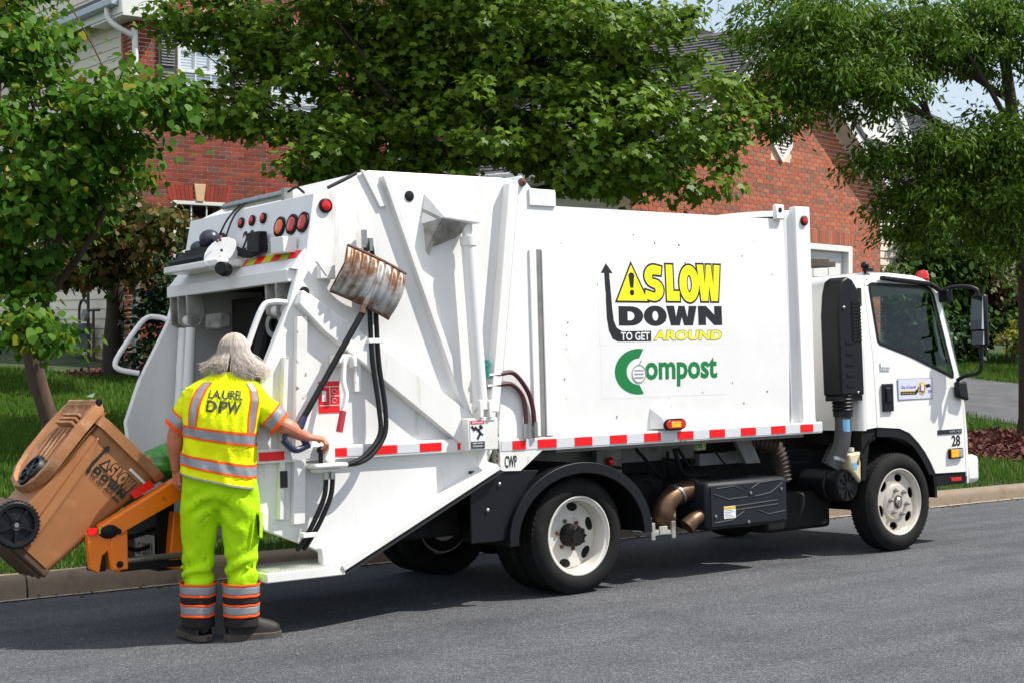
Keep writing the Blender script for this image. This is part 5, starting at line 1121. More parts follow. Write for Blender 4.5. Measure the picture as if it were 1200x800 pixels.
# ribbed intake hose, air cleaner, reservoir, snorkel
pts = catmull([(2.0, .42, .93), (2.12, .36, .955), (2.27, .33, .90), (2.33, .32, .77), (2.35, .32, .62)], 9)
mb = MB(); mb.tube(pts, [.062]*2, 14); 
for i in range(1, len(pts)-1, 2): mb.lathe([(.06, -.008), (.076, 0), (.06, .008)], pts[i], (pts[i+1]-pts[i-1]), 14)
P(mb, 'ribbed_hose', ducting)
mb = MB(); mb.lathe([(0, 0), (.118, 0), (.128, .02), (.128, .10), (.120, .11), (.120, .14), (.128, .15), (.128, .42), (0, .42)], (2.83, .07, .565), (0, 1, 0), 30); ac = P(mb, 'air_cleaner', black)
mb = MB()
for k in range(10): a = 2*pi*k/10; mb.bar((2.83+.03*cos(a), .066, .565+.03*sin(a)), (2.83+.108*cos(a), .066, .565+.108*sin(a)), .012, .01, (0, 1, 0))
mb.lathe([(0, -.012), (.03, -.012), (.034, 0)], (2.83, .07, .565), (0, 1, 0), 16); mb.build('cover_rib', black, ac)
mb = MB(); mb.hexa([(2.83, .03, .70), (2.95, .03, .58), (2.95, .16, .58), (2.83, .16, .70), (2.82, .03, .815), (2.955, .03, .835), (2.955, .16, .835), (2.82, .16, .815)]); rs = P(mb, 'coolant_bottle', mat('yellowed_plastic', lin((206, 196, 160)), .5, var=.15, vscale=12), .015)
mb = MB(); mb.lathe([(0, 0), (.025, 0), (.025, .03), (0, .035)], (2.915, .095, .835), (0, 0, 1), 12); mb.build('cap', print_white, rs)
mb = MB(); mb.box(2.85, 2.90, .026, .0295, .70, .75); mb.build('label_print', mat('blue_label', lin((110, 165, 205)), .5), rs)
mb = MB(); mb.prism([(2.685, 1.285), (2.678, 1.93), (2.70, 2.10), (2.735, 2.20), (2.80, 2.235), (2.87, 2.205), (2.93, 2.13), (2.955, 2.0), (2.965, 1.285)], -.02, .17); sn = P(mb, 'air_intake', black, .018)
mb = MB()
for k in range(12): mb.box(2.84, 2.945, -.028, -.02, 1.72+.027*k, 1.732+.027*k)
for k in range(5): mb.box(2.76, 2.85, -.028, -.02, 1.36+.085*k, 1.372+.085*k)
mb.build('intake_slot', chassis_m, sn)['kind'] = 'stuff'
mb = MB(); mb.ball((2.745, -.022, 1.985), .014, 8, 6); mb.ball((2.885, -.022, 1.31), .012, 8, 6); mb.build('intake_screw', steel, sn)
mb = MB()
for k in range(5): mb.lathe([(.075, 0), (.088, .014), (.075, .028)], (2.80, .07, 1.16+.028*k), (0, 0, 1), 18)
mb.tube([(2.80, .07, 1.29), (2.80, .07, 1.12)], .078, 16); mb.box(2.69, 2.96, -.0, .15, 1.245, 1.285); P(mb, 'intake_bellows', black)
mb = MB(); mb.tube([(2.80, .07, 1.17), (2.795, .07, 1.0), (2.765, .08, .86), (2.70, .12, .72)], .066, 16, 6); P(mb, 'intake_pipe', mat('grey_rubber_pipe', (.055, .056, .06), .5))
mb = MB(); mb.lathe([(.071, 0), (.071, .025)], (2.735, .10, .775), (.3, -.15, 1), 18); P(mb, 'pipe_clamp', steel)
mb = MB(); mb.grid(lambda u, v: (2.80+.069*sin(-.9+u*.9), .07-.069*cos(-.9+u*.9), 1.0+.10*v), 4, 1); P(mb, 'blue_label', mat('label_blue', lin((120, 175, 215)), .4))

# ---- cab
def tum(z): return .075*max(0., (z-1.45)/.80)**1.35
CW_ = 2.0; C0 = .012
def warp(mb):
    mb.v = [(x, y+(tum(z) if y < 1.0 else -tum(z))*min(1, abs(y-1.0)/.8), z) for x, y, z in mb.v]; return mb
back = [(2.955, 1.0), (2.965, 1.6), (2.985, 2.12), (3.01, 2.205), (3.075, 2.262), (3.18, 2.283), (3.5, 2.288), (3.80, 2.272), (3.98, 2.238), (4.06, 2.195), (4.10, 2.13)]
front = [(4.10, 2.13), (4.20, 1.75), (4.285, 1.38)]
nose = [(4.285, 1.38), (4.325, 1.15), (4.345, .90), (4.345, .73), (4.34, .50)]
def shell(path, r=.055, flip=False):
    mb = MB(); n = len(path); N = []
    for i in range(n):
        a, b = Vector(path[max(0, i-1)]), Vector(path[min(n-1, i+1)]); d = (b-a).normalized(); N.append(Vector((-d.y, d.x)))
    A = [radians(k*15) for k in range(7)]
    us = [(C0+r*(1-cos(a)), r*(1-sin(a))) for a in A]; us = us+[(C0+.5, 0), (1.0, 0)]; us = us+[(2.0+2*0-(y-C0)-.0, i) for y, i in us[-2::-1]]
    vs = []; 
    for i in range(n):
        for y, ins in us: p = Vector(path[i])-N[i]*ins; vs.append((p.x, y, p.y))
    W = len(us); fs = [(j*W+k, (j+1)*W+k, (j+1)*W+k+1, j*W+k+1) for j in range(n-1) for k in range(W-1)]
    return warp(mb.add(vs, fs))
P(shell(back), 'cab_shell', cabwhite, smooth=50); P(shell(front), 'windscreen', glass, smooth=50); P(shell(nose), 'cab_front', cabwhite, smooth=50)
win = [(3.286, 1.672), (3.60, 1.585), (4.12, 1.402), (4.143, 1.405), (4.145, 1.44), (3.992, 2.10), (3.96, 2.15), (3.89, 2.178), (3.215, 2.196), (3.182, 2.185), (3.168, 2.155), (3.198, 1.72), (3.222, 1.69)]
rearp = [(3.012, 1.01), (3.138, 1.02), (3.122, 1.6), (3.102, 2.12), (3.112, 2.17), (3.145, 2.215), (3.11, 2.222), (3.06, 2.20), (3.038, 2.16), (3.022, 1.6)]
doorp = [(3.145, 1.02), (3.42, 1.0), (3.55, .955), (3.66, .87), (3.74, .79), (3.81, .70), (3.868, .605), (4.272, .597), (4.268, 1.15), (4.225, 1.40), (4.06, 2.10), (4.03, 2.14), (3.96, 2.178), (3.80, 2.214), (3.5, 2.232), (3.19, 2.229), (3.15, 2.212), (3.118, 2.165), (3.109, 2.12), (3.129, 1.6)]
frontp = [(4.279, .56), (4.292, .56), (4.292, .9), (4.272, 1.15), (4.235, 1.38), (4.07, 2.10), (4.066, 2.10), (4.231, 1.40), (4.274, 1.15)]
for y0, y1 in ((C0, C0+.03), (1.958, 1.988)):
    P(warp(MB().prism(rearp, y0, y1)), 'cab_pillar', cabwhite, smooth=40)
    d = warp(MB().prism(doorp, y0, y1, [win])); dr = P(d, 'door', cabwhite, .004, smooth=40)
    P(warp(MB().prism(frontp, y0, y1)), 'corner_pillar', cabwhite, smooth=40)
    s0 = -1 if y0 < 1 else 1; yy = y0 if s0 < 0 else y1
    inner = grow(win, -.022); warp_ring = warp(MB().prism(grow(win, .004), min(yy, yy+s0*.004), max(yy, yy+s0*.004), [inner])); warp_ring.build('window_seal', black, dr, smooth=40)
    gl = warp(MB().prism(grow(win, .01), y0+.013, y0+.017)); gl.build('window_glass', glass, dr, smooth=40)
    if s0 < 0:
        mb = MB(); mb.box(3.208, 3.335, y0-.022, y0-.0, 1.145, 1.372); mb.box(3.235, 3.31, y0-.034, y0-.022, 1.22, 1.34); mb.build('handle', black, dr, bevel=.012)
        mb = MB(); mb.box(4.03, 4.22, y0-.026, y0-.0, .718, .806); il = mb.build('indicator', black, dr, bevel=.014)
        mb = MB(); mb.box(4.045, 4.14, y0-.036, y0-.027, .730, .795); mb.build('indicator_lens', amberlit, il, bevel=.01)
        mb = MB(); mb.box(4.143, 4.205, y0-.034, y0-.027, .730, .795); mb.build('indicator_lens', print_grey, il, bevel=.01)
        mb = MB(); mb.box(3.908, 4.228, y0-.006, y0-.0, .928, .966); bd = mb.build('badge', print_black, dr)
        mb = MB(); text_to(mb, 'NPR HD', (4.06, 4.215, .937, .957), y0-.008, .02); text_to(mb, 'diesel', (3.925, 3.985, .940, .954), y0-.008) if False else None; mb.build('lettering', print_grey, bd)
        mb = MB(); text_to(mb, '28', (4.090, 4.205, .822, .915), y0-.003, .022); mb.build('lettering', print_black, dr)
        mb = MB(); mb.box(3.412, 3.862, y0-.004, y0-.0005, 1.232, 1.408); ds = mb.build('door_sign', print_grey, dr)
        mb = MB(); mb.box(3.418, 3.856, y0-.006, y0-.004, 1.238, 1.402); mb.build('sign_sheet', mat('sign_white', lin((206, 208, 226)), .4), ds)
        mb = MB(); text_to(mb, 'City of Laurel', (3.445, 3.635, 1.318, 1.352), y0-.0075, .012); text_to(mb, 'DPW', (3.795, 3.845, 1.280, 1.308), y0-.0075, .015); mb.build('lettering', print_purple, ds)
        mb = MB(); mb.prism([(3.44, 1.275), (3.64, 1.275), (3.69, 1.315), (3.83, 1.335), (3.815, 1.36), (3.69, 1.345), (3.62, 1.298), (3.44, 1.298)], y0-.0078, y0-.006); mb.build('sign_road', print_black, ds)
        mb = MB(); mb.box(3.44, 3.62, y0-.0085, y0-.0078, 1.302, 1.308); [mb.box(3.455+.035*k, 3.475+.035*k, y0-.0090, y0-.0079, 1.284, 1.289) for k in range(5)]
        for k in range(9): a = 2*pi*k/9; mb.ball((3.715+.040*cos(a), y0-.0085, 1.325+.044*sin(a)), .014, 6, 4, (1, .1, 1))
        mb.build('emblem_rim', print_gold, ds)
        mb = MB(); mb.disc((3.715, y0-.009, 1.322), .036, .0015); mb.build('emblem_disc', print_purple, ds)
        mb = MB(); mb.box(3.70, 3.735, y0-.0125, y0-.0112, 1.305, 1.34); mb.ball((3.715, y0-.0125, 1.345), .016, 8, 4, (1, .08, 1)); mb.build('emblem_figure', pale_decal, ds)
        mb = MB(); mb.box(3.208, 3.325, y0-.003, y0-.0004, 1.482, 1.552); sk = mb.build('door_sticker', pale_decal, dr)
        mb = MB(); mb.box(3.215, 3.24, y0-.0045, y0-.003, 1.488, 1.51); [mb.box(3.25+.018*k, 3.262+.018*k, y0-.0045, y0-.003, 1.490, 1.506) for k in range(4)]; mb.build('sticker_print', print_grey, sk)
# wheel arch liner, sill, bumper
P(arch(3.36, .45, .54, .575, .03, .40, .03, -5, 150), 'wheel_arch', black)
mb = MB(); mb.prism([(3.148, 1.018), (3.42, .998), (3.55, .953), (3.66, .868), (3.74, .788), (3.81, .698), (3.866, .60), (3.80, .595), (3.70, .74), (3.60, .845), (3.50, .90), (3.40, .93), (3.148, .945)], .02, .10); P(mb, 'arch_trim', black)
mb = MB(); mb.prism([(2.97, 1.0), (3.145, 1.0), (3.145, .93), (3.06, .90), (3.0, .6), (2.96, .6)], .03, .12); mb.box(3.05, 4.25, .4, 1.6, .88, 1.0); P(mb, 'cab_floor', chassis_m)
mb = MB(); mb.box(3.885, 4.285, .025, .2, .497, .592); P(mb, 'sill_step', black, .006)
mb = MB(); mb.box(4.078, 4.217, .016, .025, .525, .557); P(mb, 'side_reflector', redlens, .003)
mb = MB(); mb.box(4.285, 4.485, .02, 1.98, .492, .735); P(mb, 'bumper', cabwhite, .045)
mb = MB(); mb.box(4.30, 4.36, .14, .5, .74, .90); mb.box(4.30, 4.36, 1.5, 1.86, .74, .90); P(mb, 'headlight', print_white, .02)
mb = MB(); mb.box(4.30, 4.352, .55, 1.45, .80, 1.05); P(mb, 'grille', black, .01)
# inside of the cab
mb = MB(); mb.box(3.03, 3.06, .06, 1.94, 1.0, 2.15); mb.box(3.06, 4.25, .06, 1.94, .98, 1.02); P(mb, 'cab_lining', dark_room)
mb = MB(); mb.box(4.0, 4.22, .08, 1.92, 1.02, 1.42); P(mb, 'dashboard', black, .03)
for y in (.25, 1.3): mb = MB(); mb.box(3.10, 3.20, y, y+.5, 1.3, 1.66); mb.box(3.12, 3.62, y, y+.5, 1.12, 1.30); P(mb, 'seat', mat('seat_cloth', (.03, .032, .035), .9) if y < 1 else bpy.data.materials['seat_cloth'], .05)
mb = MB(); c = Vector((3.86, 1.52, 1.56)); n_ = Vector((-.75, 0, .66)); u_ = n_.cross(Vector((0, 1, 0))).normalized()
mb.tube([c+Vector((0, .21*cos(a), 0))+u_*.21*sin(a) for a in np.linspace(0, 2*pi, 25)], .014, 8); mb.tube([c-n_*.3, c], .025, 8); mb.bar(c-Vector((0, .2, 0)), c+Vector((0, .2, 0)), .03, .02); P(mb, 'steering_wheel', black)
mb = MB(); mb.tube([(4.06, .12, 1.92), (4.05, .11, 1.80), (4.10, .10, 1.62), (4.14, .10, 1.56)], .014, 8, 4); P(mb, 'grab_handle', print_grey)
# mirror and its arms, rain visor, roof fittings
mb = MB(); mb.tube([(4.045, .03, 2.135), (4.10, -.04, 2.165), (4.18, -.13, 2.165), (4.225, -.19, 2.135), (4.23, -.21, 2.08)], .018, 10, 5); mb.tube([(4.235, -.21, 1.68), (4.235, -.21, 1.50), (4.215, -.18, 1.435), (4.17, -.09, 1.415), (4.14, -.02, 1.375)], .0165, 10, 5); mb.box(4.05, 4.12, -.03, .07, 2.04, 2.15); ma = P(mb, 'mirror_arm', black, .012)
mb = MB(); mb.hexa([(4.125, -.055, 1.235), (4.27, -.055, 1.20), (4.27, .0, 1.20), (4.125, .0, 1.235), (4.12, -.05, 1.37), (4.265, -.04, 1.37), (4.265, .0, 1.37), (4.12, .0, 1.37)]); P(mb, 'mirror_base', black, .02)
mb = MB(); mb.box(4.20, 4.265, -.285, -.145, 1.655, 2.095); mh = P(mb, 'mirror', black, .025)
mirror_m = mat('mirror_glass', (.75, .78, .80), .04, 1.)
mb = MB(); mb.hexa([(4.170, -.272, 1.80), (4.20, -.272, 1.80), (4.20, -.158, 1.80), (4.170, -.158, 1.80), (4.198, -.272, 2.075), (4.202, -.272, 2.075), (4.202, -.158, 2.075), (4.198, -.158, 2.075)]); mb.build('mirror_glass', mirror_m, mh); mb = MB(); mb.hexa([(4.180, -.272, 1.675), (4.20, -.272, 1.675), (4.20, -.158, 1.675), (4.180, -.158, 1.675), (4.196, -.272, 1.785), (4.20, -.272, 1.785), (4.20, -.158, 1.785), (4.196, -.158, 1.785)]); mb.build('mirror_glass', mirror_m, mh)
mb = MB(); mb.bar((3.30, .045, 2.235), (3.93, .055, 2.195), .055, .035, (0, 0, 1)); mb.bar((3.93, .055, 2.195), (4.07, .03, 2.12), .05, .03); P(mb, 'rain_visor', black, .01)
mb = MB(); mb.lathe([(.060, 0), (.062, .015), (.056, .02), (.053, .05), (.036, .078), (0, .086)], (3.95, .15, 2.235), (0, 0, 1), 20); P(mb, 'roof_beacon', redlens)
mb = MB(); mb.tube([(4.05, .19, 2.20), (4.05, .19, 2.32)], .02, 8); P(mb, 'beacon_stem', steel)
mb = MB(); mb.ball((3.16, .10, 2.335), .035, 10, 8); mb.tube([(3.16, .10, 2.27), (3.16, .10, 2.33)], .012, 6); mb.box(3.15, 3.24, .08, .12, 2.29, 2.315); P(mb, 'roof_camera', black)
mb = MB(); mb.box(2.68, 2.96, .30, .46, 2.335, 2.402); mb.box(2.95, 3.06, .32, .44, 2.34, 2.385); mb.tube([(2.39, .38, 2.36), (2.70, .38, 2.36)], .02, 8); P(mb, 'roof_rack_box', mat('weathered_brown', (.075, .06, .05), .8, var=.4, vscale=20), .006)

# ================================================================== BIN TIPPER AT THE HOPPER
tip = thing('bin_tipper', 'orange hinged arms of the bin tipper holding the brown bin', 'bin tipper', tuple(tw(-2.70, .55, .40)), (TILT, 0, 0))
T0 = (-2.70, .55, .40)
mb = MB(T0); mb.prism([(-3.27, .70), (-3.23, .645), (-3.16, .635), (-2.70, .845), (-2.66, .90), (-2.70, .955), (-2.79, .945)], .42, .50); mb.build('tipper_arm', orange, tip, bevel=.012)
mb = MB(T0); mb.prism([(-3.34, .66), (-3.325, .45), (-3.27, .42), (-3.25, .52), (-3.215, .55), (-3.20, .44), (-3.15, .415), (-3.11, .44), (-3.09, .66)], .44, .49); mb.box(-3.20, -3.095, .43, .56, .43, .64); mb.build('tipper_claw', orange, tip, bevel=.008)
mb = MB(T0); mb.prism([(-3.29, .43), (-3.225, .43), (-3.23, .53), (-3.26, .56), (-3.285, .52)], .45, .60); mb.ball((-3.21, .44, .665), .05, 10, 8, (1.3, .8, .9)); mb.box(-2.84, -2.72, .60, 1.1, .38, .82); mb.tube([(-3.1, .53, .56), (-2.95, .62, .52), (-2.78, .70, .55)], .014, 8, 4); mb.tube([(-3.1, .53, .60), (-2.92, .60, .62), (-2.75, .66, .66)], .016, 8, 4); mb.build('tipper_hinge', chassis_m, tip, bevel=.006)
mb = MB(T0); mb.prism([(-2.80, .40), (-2.66, .37), (-2.62, .42), (-2.64, .72), (-2.76, .74)], .52, .60); mb.build('tipper_bracket', orange, tip, bevel=.01)
mb = MB(T0); mb.tube([(-3.12, .50, .475), (-2.70, .53, .475)], .02, 10); mb.build('cross_tube', steel, tip)
mb = MB(T0); mb.box(-3.12, -2.70, .51, .55, .41, .45); mb.build('cross_bar', chassis_m, tip)
for x, z in ((-3.155, .66), (-3.15, .465), (-2.70, .43)): mb = MB(T0); mb.disc((x, .43 if x < -3 else .517, z), .02, .008, n=12); mb.build('pivot_bolt', chassis_m, tip)
for x, z, m_ in ((-3.31, .672, redtape), (-3.245, .676, limetape), (-3.18, .672, redtape)): mb = MB(T0); mb.box(x-.03, x+.03, .425, .441, z-.022, z+.018); mb.build('reflector_strip', m_, tip)
mb = MB(T0); mb.hexa([(-3.03, .47, .84), (-2.90, .47, .905), (-2.90, .478, .905), (-3.03, .478, .84), (-3.06, .47, .88), (-2.93, .47, .945), (-2.93, .478, .945), (-3.06, .478, .88)]); mb.build('reflector_strip', redtape, tip)
lp = thing('number_plate', 'worn white number plate hanging below the bin tipper', 'number plate', tuple(tw(-2.86, .72, .52)), (TILT, 0, 0)); L0 = (-2.86, .72, .52)
mb = MB(L0); mb.box(-2.868, -2.86, .585, .87, .445, .60); mb.build('plate', mat('plate_white', lin((170, 165, 155)), .5, var=.2, vscale=20), lp, bevel=.004)
V, F = text2d('LG 28971', .02); xb = max(p[0] for p in V); zb = max(p[1] for p in V)
mb = MB(L0); mb.add([(-2.870, .855-p[0]/xb*.25, .475+p[1]/zb*.075) for p in V], F); mb.build('lettering', print_black, lp)

# ================================================================== BROWN BIN held tipped against the hopper
bth = radians(45)
BM = Matrix.Translation(tw(-3.785, .50, .70)) @ TM @ Matrix.Rotation(bth, 4, 'Y')
bn = thing('wheeled_bin', 'brown wheeled compost bin tipped up with its lid hanging open', 'wheeled bin'); bn.matrix_world = BM
BH_, BW = .86, .50           # bin frame: x from back (wheels) to front, y width, z height; z=0 bottom
def bx(z): t = z/BH_; return (-.03*t, .36+.12*t)
mb = MB()
def ring(z, g=0.):
    a, b = bx(z); w0 = .03*(1-z/BH_); r = .05; pts = []
    for cx, cy, a0 in ((b-r, BW-w0-r, 0), (a+r, BW-w0-r, 90), (a+r, w0+r, 180), (b-r, w0+r, 270)):
        for k in range(5): q = radians(a0+22.5*k); pts.append((cx+(r+g)*cos(q), cy+(r+g)*sin(q), z))
    return pts
zs = [-.28, -.25, 0, .3, .6, .84]; zs = [0, .03, .2, .45, .7, .83]
vs = [p for z in zs for p in ring(z)]; n = 20
fs = [(i*n+k, i*n+(k+1) % n, (i+1)*n+(k+1) % n, (i+1)*n+k) for i in range(len(zs)-1) for k in range(n)]+[tuple(range(n-1, -1, -1))]
mb.add(vs, fs); inn = [p for z in (.83, .10) for p in ring(z, -.012)]
mb.add(inn, [(k, n+k, n+(k+1) % n, (k+1) % n) for k in range(n)]+[tuple(n+k for k in range(n))])
mb.build('bin_body', bincol, bn, smooth=40)
mb = MB(); R0, R1 = ring(.80, .028), ring(.86, .034); R2 = ring(.862, -.012); R3 = ring(.80, .0)
mb.add(R3+R0+R1+R2, [(i*n+k, i*n+(k+1) % n, (i+1)*n+(k+1) % n, (i+1)*n+k) for i in range(3) for k in range(n)]); mb.build('bin_rim', binlid, bn, smooth=40)
mb = MB(); mb.box(.30, .46, -.004, .004, .74, .755); mb.build('rim_mark', print_white, bn)
# moulded rib on the side, dark ribbed base, axle, wheels
mb = MB(); mb.prism([(.10, .02), (.16, .02), (.10, .60), (.03, .76), (.02, .74)], -.010, .03); mb.prism([(-.02, .10), (.10, .02), (.05, .5), (.0, .62)], .004, .04); mb.build('side_rib', bincol, bn, smooth=None, bevel=.012)
mb = MB(); mb.box(-.03, .36, .035, BW-.035, -.045, .004)
for k in range(4): mb.box(-.02, .35, .06+.1*k, .10+.1*k, -.065, -.04)
mb.build('bin_base', bindark, bn, bevel=.012)
mb = MB(); mb.prism([(-.11, -.03), (-.03, -.04), (.0, .22), (-.05, .20), (-.10, .10)], .04, .46); mb.build('wheel_housing', bindark, bn, bevel=.02)
mb = MB(); mb.tube([(-.01, -.075, .05), (-.01, BW+.075, .05)], .014, 10); mb.build('axle', steel, bn)
def bin_wheel(y, s, c=(-.01, .05), r=.135, name='wheel'):
    mb = MB(); A = (0, s, 0); C_ = (c[0], y, c[1])
    mb.lathe([(.0, .012), (.030, .0), (.034, .012), (.095, .018), (.105, .0), (r-.012, -.002), (r, .010), (r, .042), (r-.012, .052), (0, .05)], C_, A, 40)
    for k in range(36): a = 2*pi*k/36; mb.bar((c[0]+r*cos(a), y+s*.006, c[1]+r*sin(a)), (c[0]+r*cos(a), y+s*.046, c[1]+r*sin(a)), .010, .010, (cos(a), 0, sin(a)))
    for k in range(5): a = 2*pi*k/5+.4; mb.bar((c[0]+.03*cos(a), y+s*.010, c[1]+.03*sin(a)), (c[0]+.10*cos(a), y+s*.008, c[1]+.10*sin(a)), .016, .012, (0, 1, 0))
    mb.build(name, black, bn, smooth=30)
bin_wheel(-.075, 1); bin_wheel(BW+.075, -1)
# handle with hinge lugs, lid hanging down the back
mb = MB(); mb.tube([(-.115, .035, .905), (-.115, BW-.035, .905)], .016, 12); mb.build('handle', binlid, bn)
for y0 in (.02, BW-.06, .16, .30): mb = MB(); mb.prism([(-.13, .89), (-.10, .93), (-.02, .87), (-.02, .80), (-.06, .80)], y0, y0+.035); mb.build('hinge_lug', binlid, bn, bevel=.008)
mb = MB(); mb.disc((-.113, .018, .907), .021, .010, n=14); mb.build('hinge_pin', black, bn)
# lid: shallow tray, its hinge end at the handle, hanging along the back with its inside outwards
def lidp(u, v, d): return (-.16-d-.05*v+.02*sin(pi*v), .0+u*BW, .885-.60*v)
mb = MB()
L = .62; prof = [(0, 0), (.0, .055), (.03, .060), (.06, .02)]
def lid_ring(off, d):
    pts = []; 
    for u, v in ((.04, 0), (.0, .06), (-.02, .3), (-.03, .62), (.0, .80), (.12, .93), (.35, 1.0), (.65, 1.0), (.88, .93), (1.0, .80), (1.03, .62), (1.02, .3), (1.0, .06), (.96, 0)):
        uu = .5+(u-.5)*(1-off/BW*2); vv = .5+(v-.5)*(1-off/L*2); bow = .02*sin(pi*min(1, vv))
        pts.append((-.080-d-bow+.055*vv, uu*BW, .90-L*vv))
    return pts
rr = [lid_ring(0, -.025), lid_ring(-.004, .0), lid_ring(-.002, .040), lid_ring(.022, .044), lid_ring(.034, .022), lid_ring(.10, .006)]
k_ = len(rr[0]); mb.add([p for q in rr for p in q], [(i*k_+j, i*k_+(j+1) % k_, (i+1)*k_+(j+1) % k_, (i+1)*k_+j) for i in range(len(rr)-1) for j in range(k_)]+[tuple((len(rr)-1)*k_+j for j in range(k_))])
mb.add([(x+.02, y, z) for x, y, z in lid_ring(0, -.025)], [tuple(range(k_-1, -1, -1))])
lid = mb.build('lid', binlid, bn, smooth=40)
mb = MB()
for v in (.16, .21, .26): mb.box(-.125, -.092, .12, BW-.12, .90-L*v-.008, .90-L*v+.008)
for u in (.30, .42, .56, .70): mb.tube([(-.100-.018*sin(pi*v)+.055*v, u*BW, .90-L*v) for v in np.linspace(.3, .72, 6)], .007, 6)
mb.build('lid_rib', binlid, lid, smooth=40)
mb = MB(); C_ = (-.098, BW*.40, .90-L*.83)
mb.lathe([(0, .004), (.03, .0), (.04, .016), (.075, .02), (.082, .0), (.098, .0), (.104, .015), (.104, .045), (0, .045)], C_, (.99, -.0, .12), 30)
for k in range(5): a = 2*pi*k/5; mb.bar((C_[0]+.004, C_[1]+.03*cos(a), C_[2]+.03*sin(a)), (C_[0]+.004, C_[1]+.08*cos(a), C_[2]+.08*sin(a)), .016, .014, (1, 0, 0))
mb.build('lid_disc', black, lid, smooth=30)
mb = MB(); mb.add([(-.135, .10, .925), (-.14, .20, .93), (-.11, .27, .945), (-.12, .16, .955), (-.15, .08, .95)], [(0, 1, 2, 3, 4)]); mb.build('green_scrap', mat('pale_green_paper', lin((190, 225, 190)), .7), bn, smooth=None)
# printed sign on the side of the bin (bin frame: u along the front edge, z towards the rim)
def on_bin(a, b): return (a, .030*(1-b/BH_)-.006, b)
bl = MB()
def bletter(ch, x0, x1, z0, z1, d=0):
    o, hs = LET[ch]; mp = lambda q: (x0+q[0]*(x1-x0), z0+q[1]*(z1-z0)); o = [mp(q) for q in o]; hs = [[mp(q) for q in h] for h in hs]
    if d: o = grow(o, d)
    loops = [o]+([] if d else hs); allp = [p for l in loops for p in l]; t = tessellate_polygon([[Vector((p[0], p[1], 0)) for p in l] for l in loops])
    bl.add([(lambda q: (q[0], q[1]-(.0 if d else .002), q[2]))(on_bin(*p)) for p in allp], t)
X0, Z0 = .135, .56
for q in (('S', .205, .243), ('L', .247, .280), ('O', .282, .330), ('W', .328, .385)): bletter(q[0], q[1], q[2], Z0+.075, Z0+.155, .006)
bl.add([on_bin(*p) for p in ((.135, Z0+.075), (.205, Z0+.075), (.17, Z0+.15))], [(0, 1, 2)])
for q in (('D', .132, .185), ('O', .192, .247), ('W', .253, .325), ('N', .333, .388)): bletter(q[0], q[1], q[2], Z0+.024, Z0+.064)
for p in (((.115, Z0+.17), (.10, Z0+.17), (.095, Z0+.03), (.12, Z0-.01), (.13, Z0+.01), (.115, Z0+.04)), ((.085, Z0+.165), (.135, Z0+.165), (.108, Z0+.2))):
    bl.add([on_bin(*q) for q in p], [tuple(range(len(p)))])
text_to(bl, 'TO GET AROUND', (.14, .388, Z0-.010, Z0+.008), 0, .03, warp=on_bin); bl.build('lettering', print_black, bn, smooth=None)
bl = MB()
for q in (('S', .205, .243), ('L', .247, .280), ('O', .282, .330), ('W', .328, .385)): bletter(q[0], q[1], q[2], Z0+.075, Z0+.155)
bl.add([(lambda q: (q[0], q[1]-.002, q[2]))(on_bin(*p)) for p in ((.152, Z0+.083), (.19, Z0+.083), (.171, Z0+.128))], [(0, 1, 2)]); bl.build('lettering', bincol, bn, smooth=None)

# bag of peelings in the mouth of the hopper
bg_ = thing('green_bag', 'crumpled green printed bag lying in the hopper behind the bin rim', 'bag', tuple(tw(-2.52, .95, 1.02)), (TILT, 0, 0))
mb = MB()
def bagf(u, v):
    a = 2*pi*u; b = pi*v; d = Vector((sin(b)*cos(a), sin(b)*sin(a), -cos(b))); r = 1+.25*noise.noise(d*2.2)+.10*noise.noise(d*6)
    return (d.x*.22*r, d.y*.26*r, d.z*.13*r)
mb.grid(bagf, 36, 24, wrap=True); mb.build('bag_body', bagm, bg_, smooth=60)
wl = thing('kitchen_waste', 'dark heap of food scraps in the hopper beside the green bag', 'waste', tuple(tw(-2.42, .55, .96)), (TILT, 0, 0))
mb = MB(); mb.grid(lambda u, v: tuple(Vector((.14*sin(pi*v)*cos(2*pi*u), .25*sin(pi*v)*sin(2*pi*u), -.10*cos(pi*v)))*(1+.5*noise.noise(Vector((cos(2*pi*u)*3, sin(2*pi*u)*3, v*6))))), 30, 20, wrap=True); mb.build('scraps', mat('food_scraps', (.04, .032, .022), .8, var=.6, vscale=25, dirt=(.16, .10, .05), dscale=20), wl, smooth=50)

# ================================================================== SHOVEL hung on the tailgate
sh = thing('shovel', 'rusty ribbed scoop shovel hanging blade up on the tailgate', 'shovel', tuple(tw(-1.99, -.11, 1.70)), (TILT, 0, 0)); S0 = (-1.99, -.11, 1.70)
# blade frame: u across the edge, w from rim edge down to the handle
A_, B_, D_ = Vector((-1.865, 0, 2.335)), Vector((-1.450, 0, 2.165)), Vector((-1.989, 0, 2.055))
def blade(u, v):
    p = A_+(B_-A_)*u+(D_-A_)*v; bul = -.10-.085*sin(pi*min(1, .15+v*.75))
    g_ = .010*cos(u*2*pi*8) if .06 < u < .94 else 0; fl = .012 if .44 < u < .56 else 0
    return (p.x, bul+g_*min(1, 6*v, 6*(1-v))-fl*v+.03*(2*u-1)**2, p.z)
mb = MB(S0); mb.grid(blade, 96, 16); o = mb.build('blade', shovel_m, sh, smooth=70); so = o.modifiers.new('solid', 'SOLIDIFY'); so.thickness = .004
mb = MB(S0); mb.tube([Vector(blade(k/12, 0)) for k in range(13)], .012, 6); mb.build('blade_edge', rustm, sh)
mb = MB(S0); mb.tube([Vector(blade(0, 1)), Vector(blade(.0, .4)), Vector(blade(0, 0))], .006, 6); mb.tube([Vector(blade(k/8, 1)) for k in range(9)], .010, 6); mb.build('blade_rim', rustm, sh)
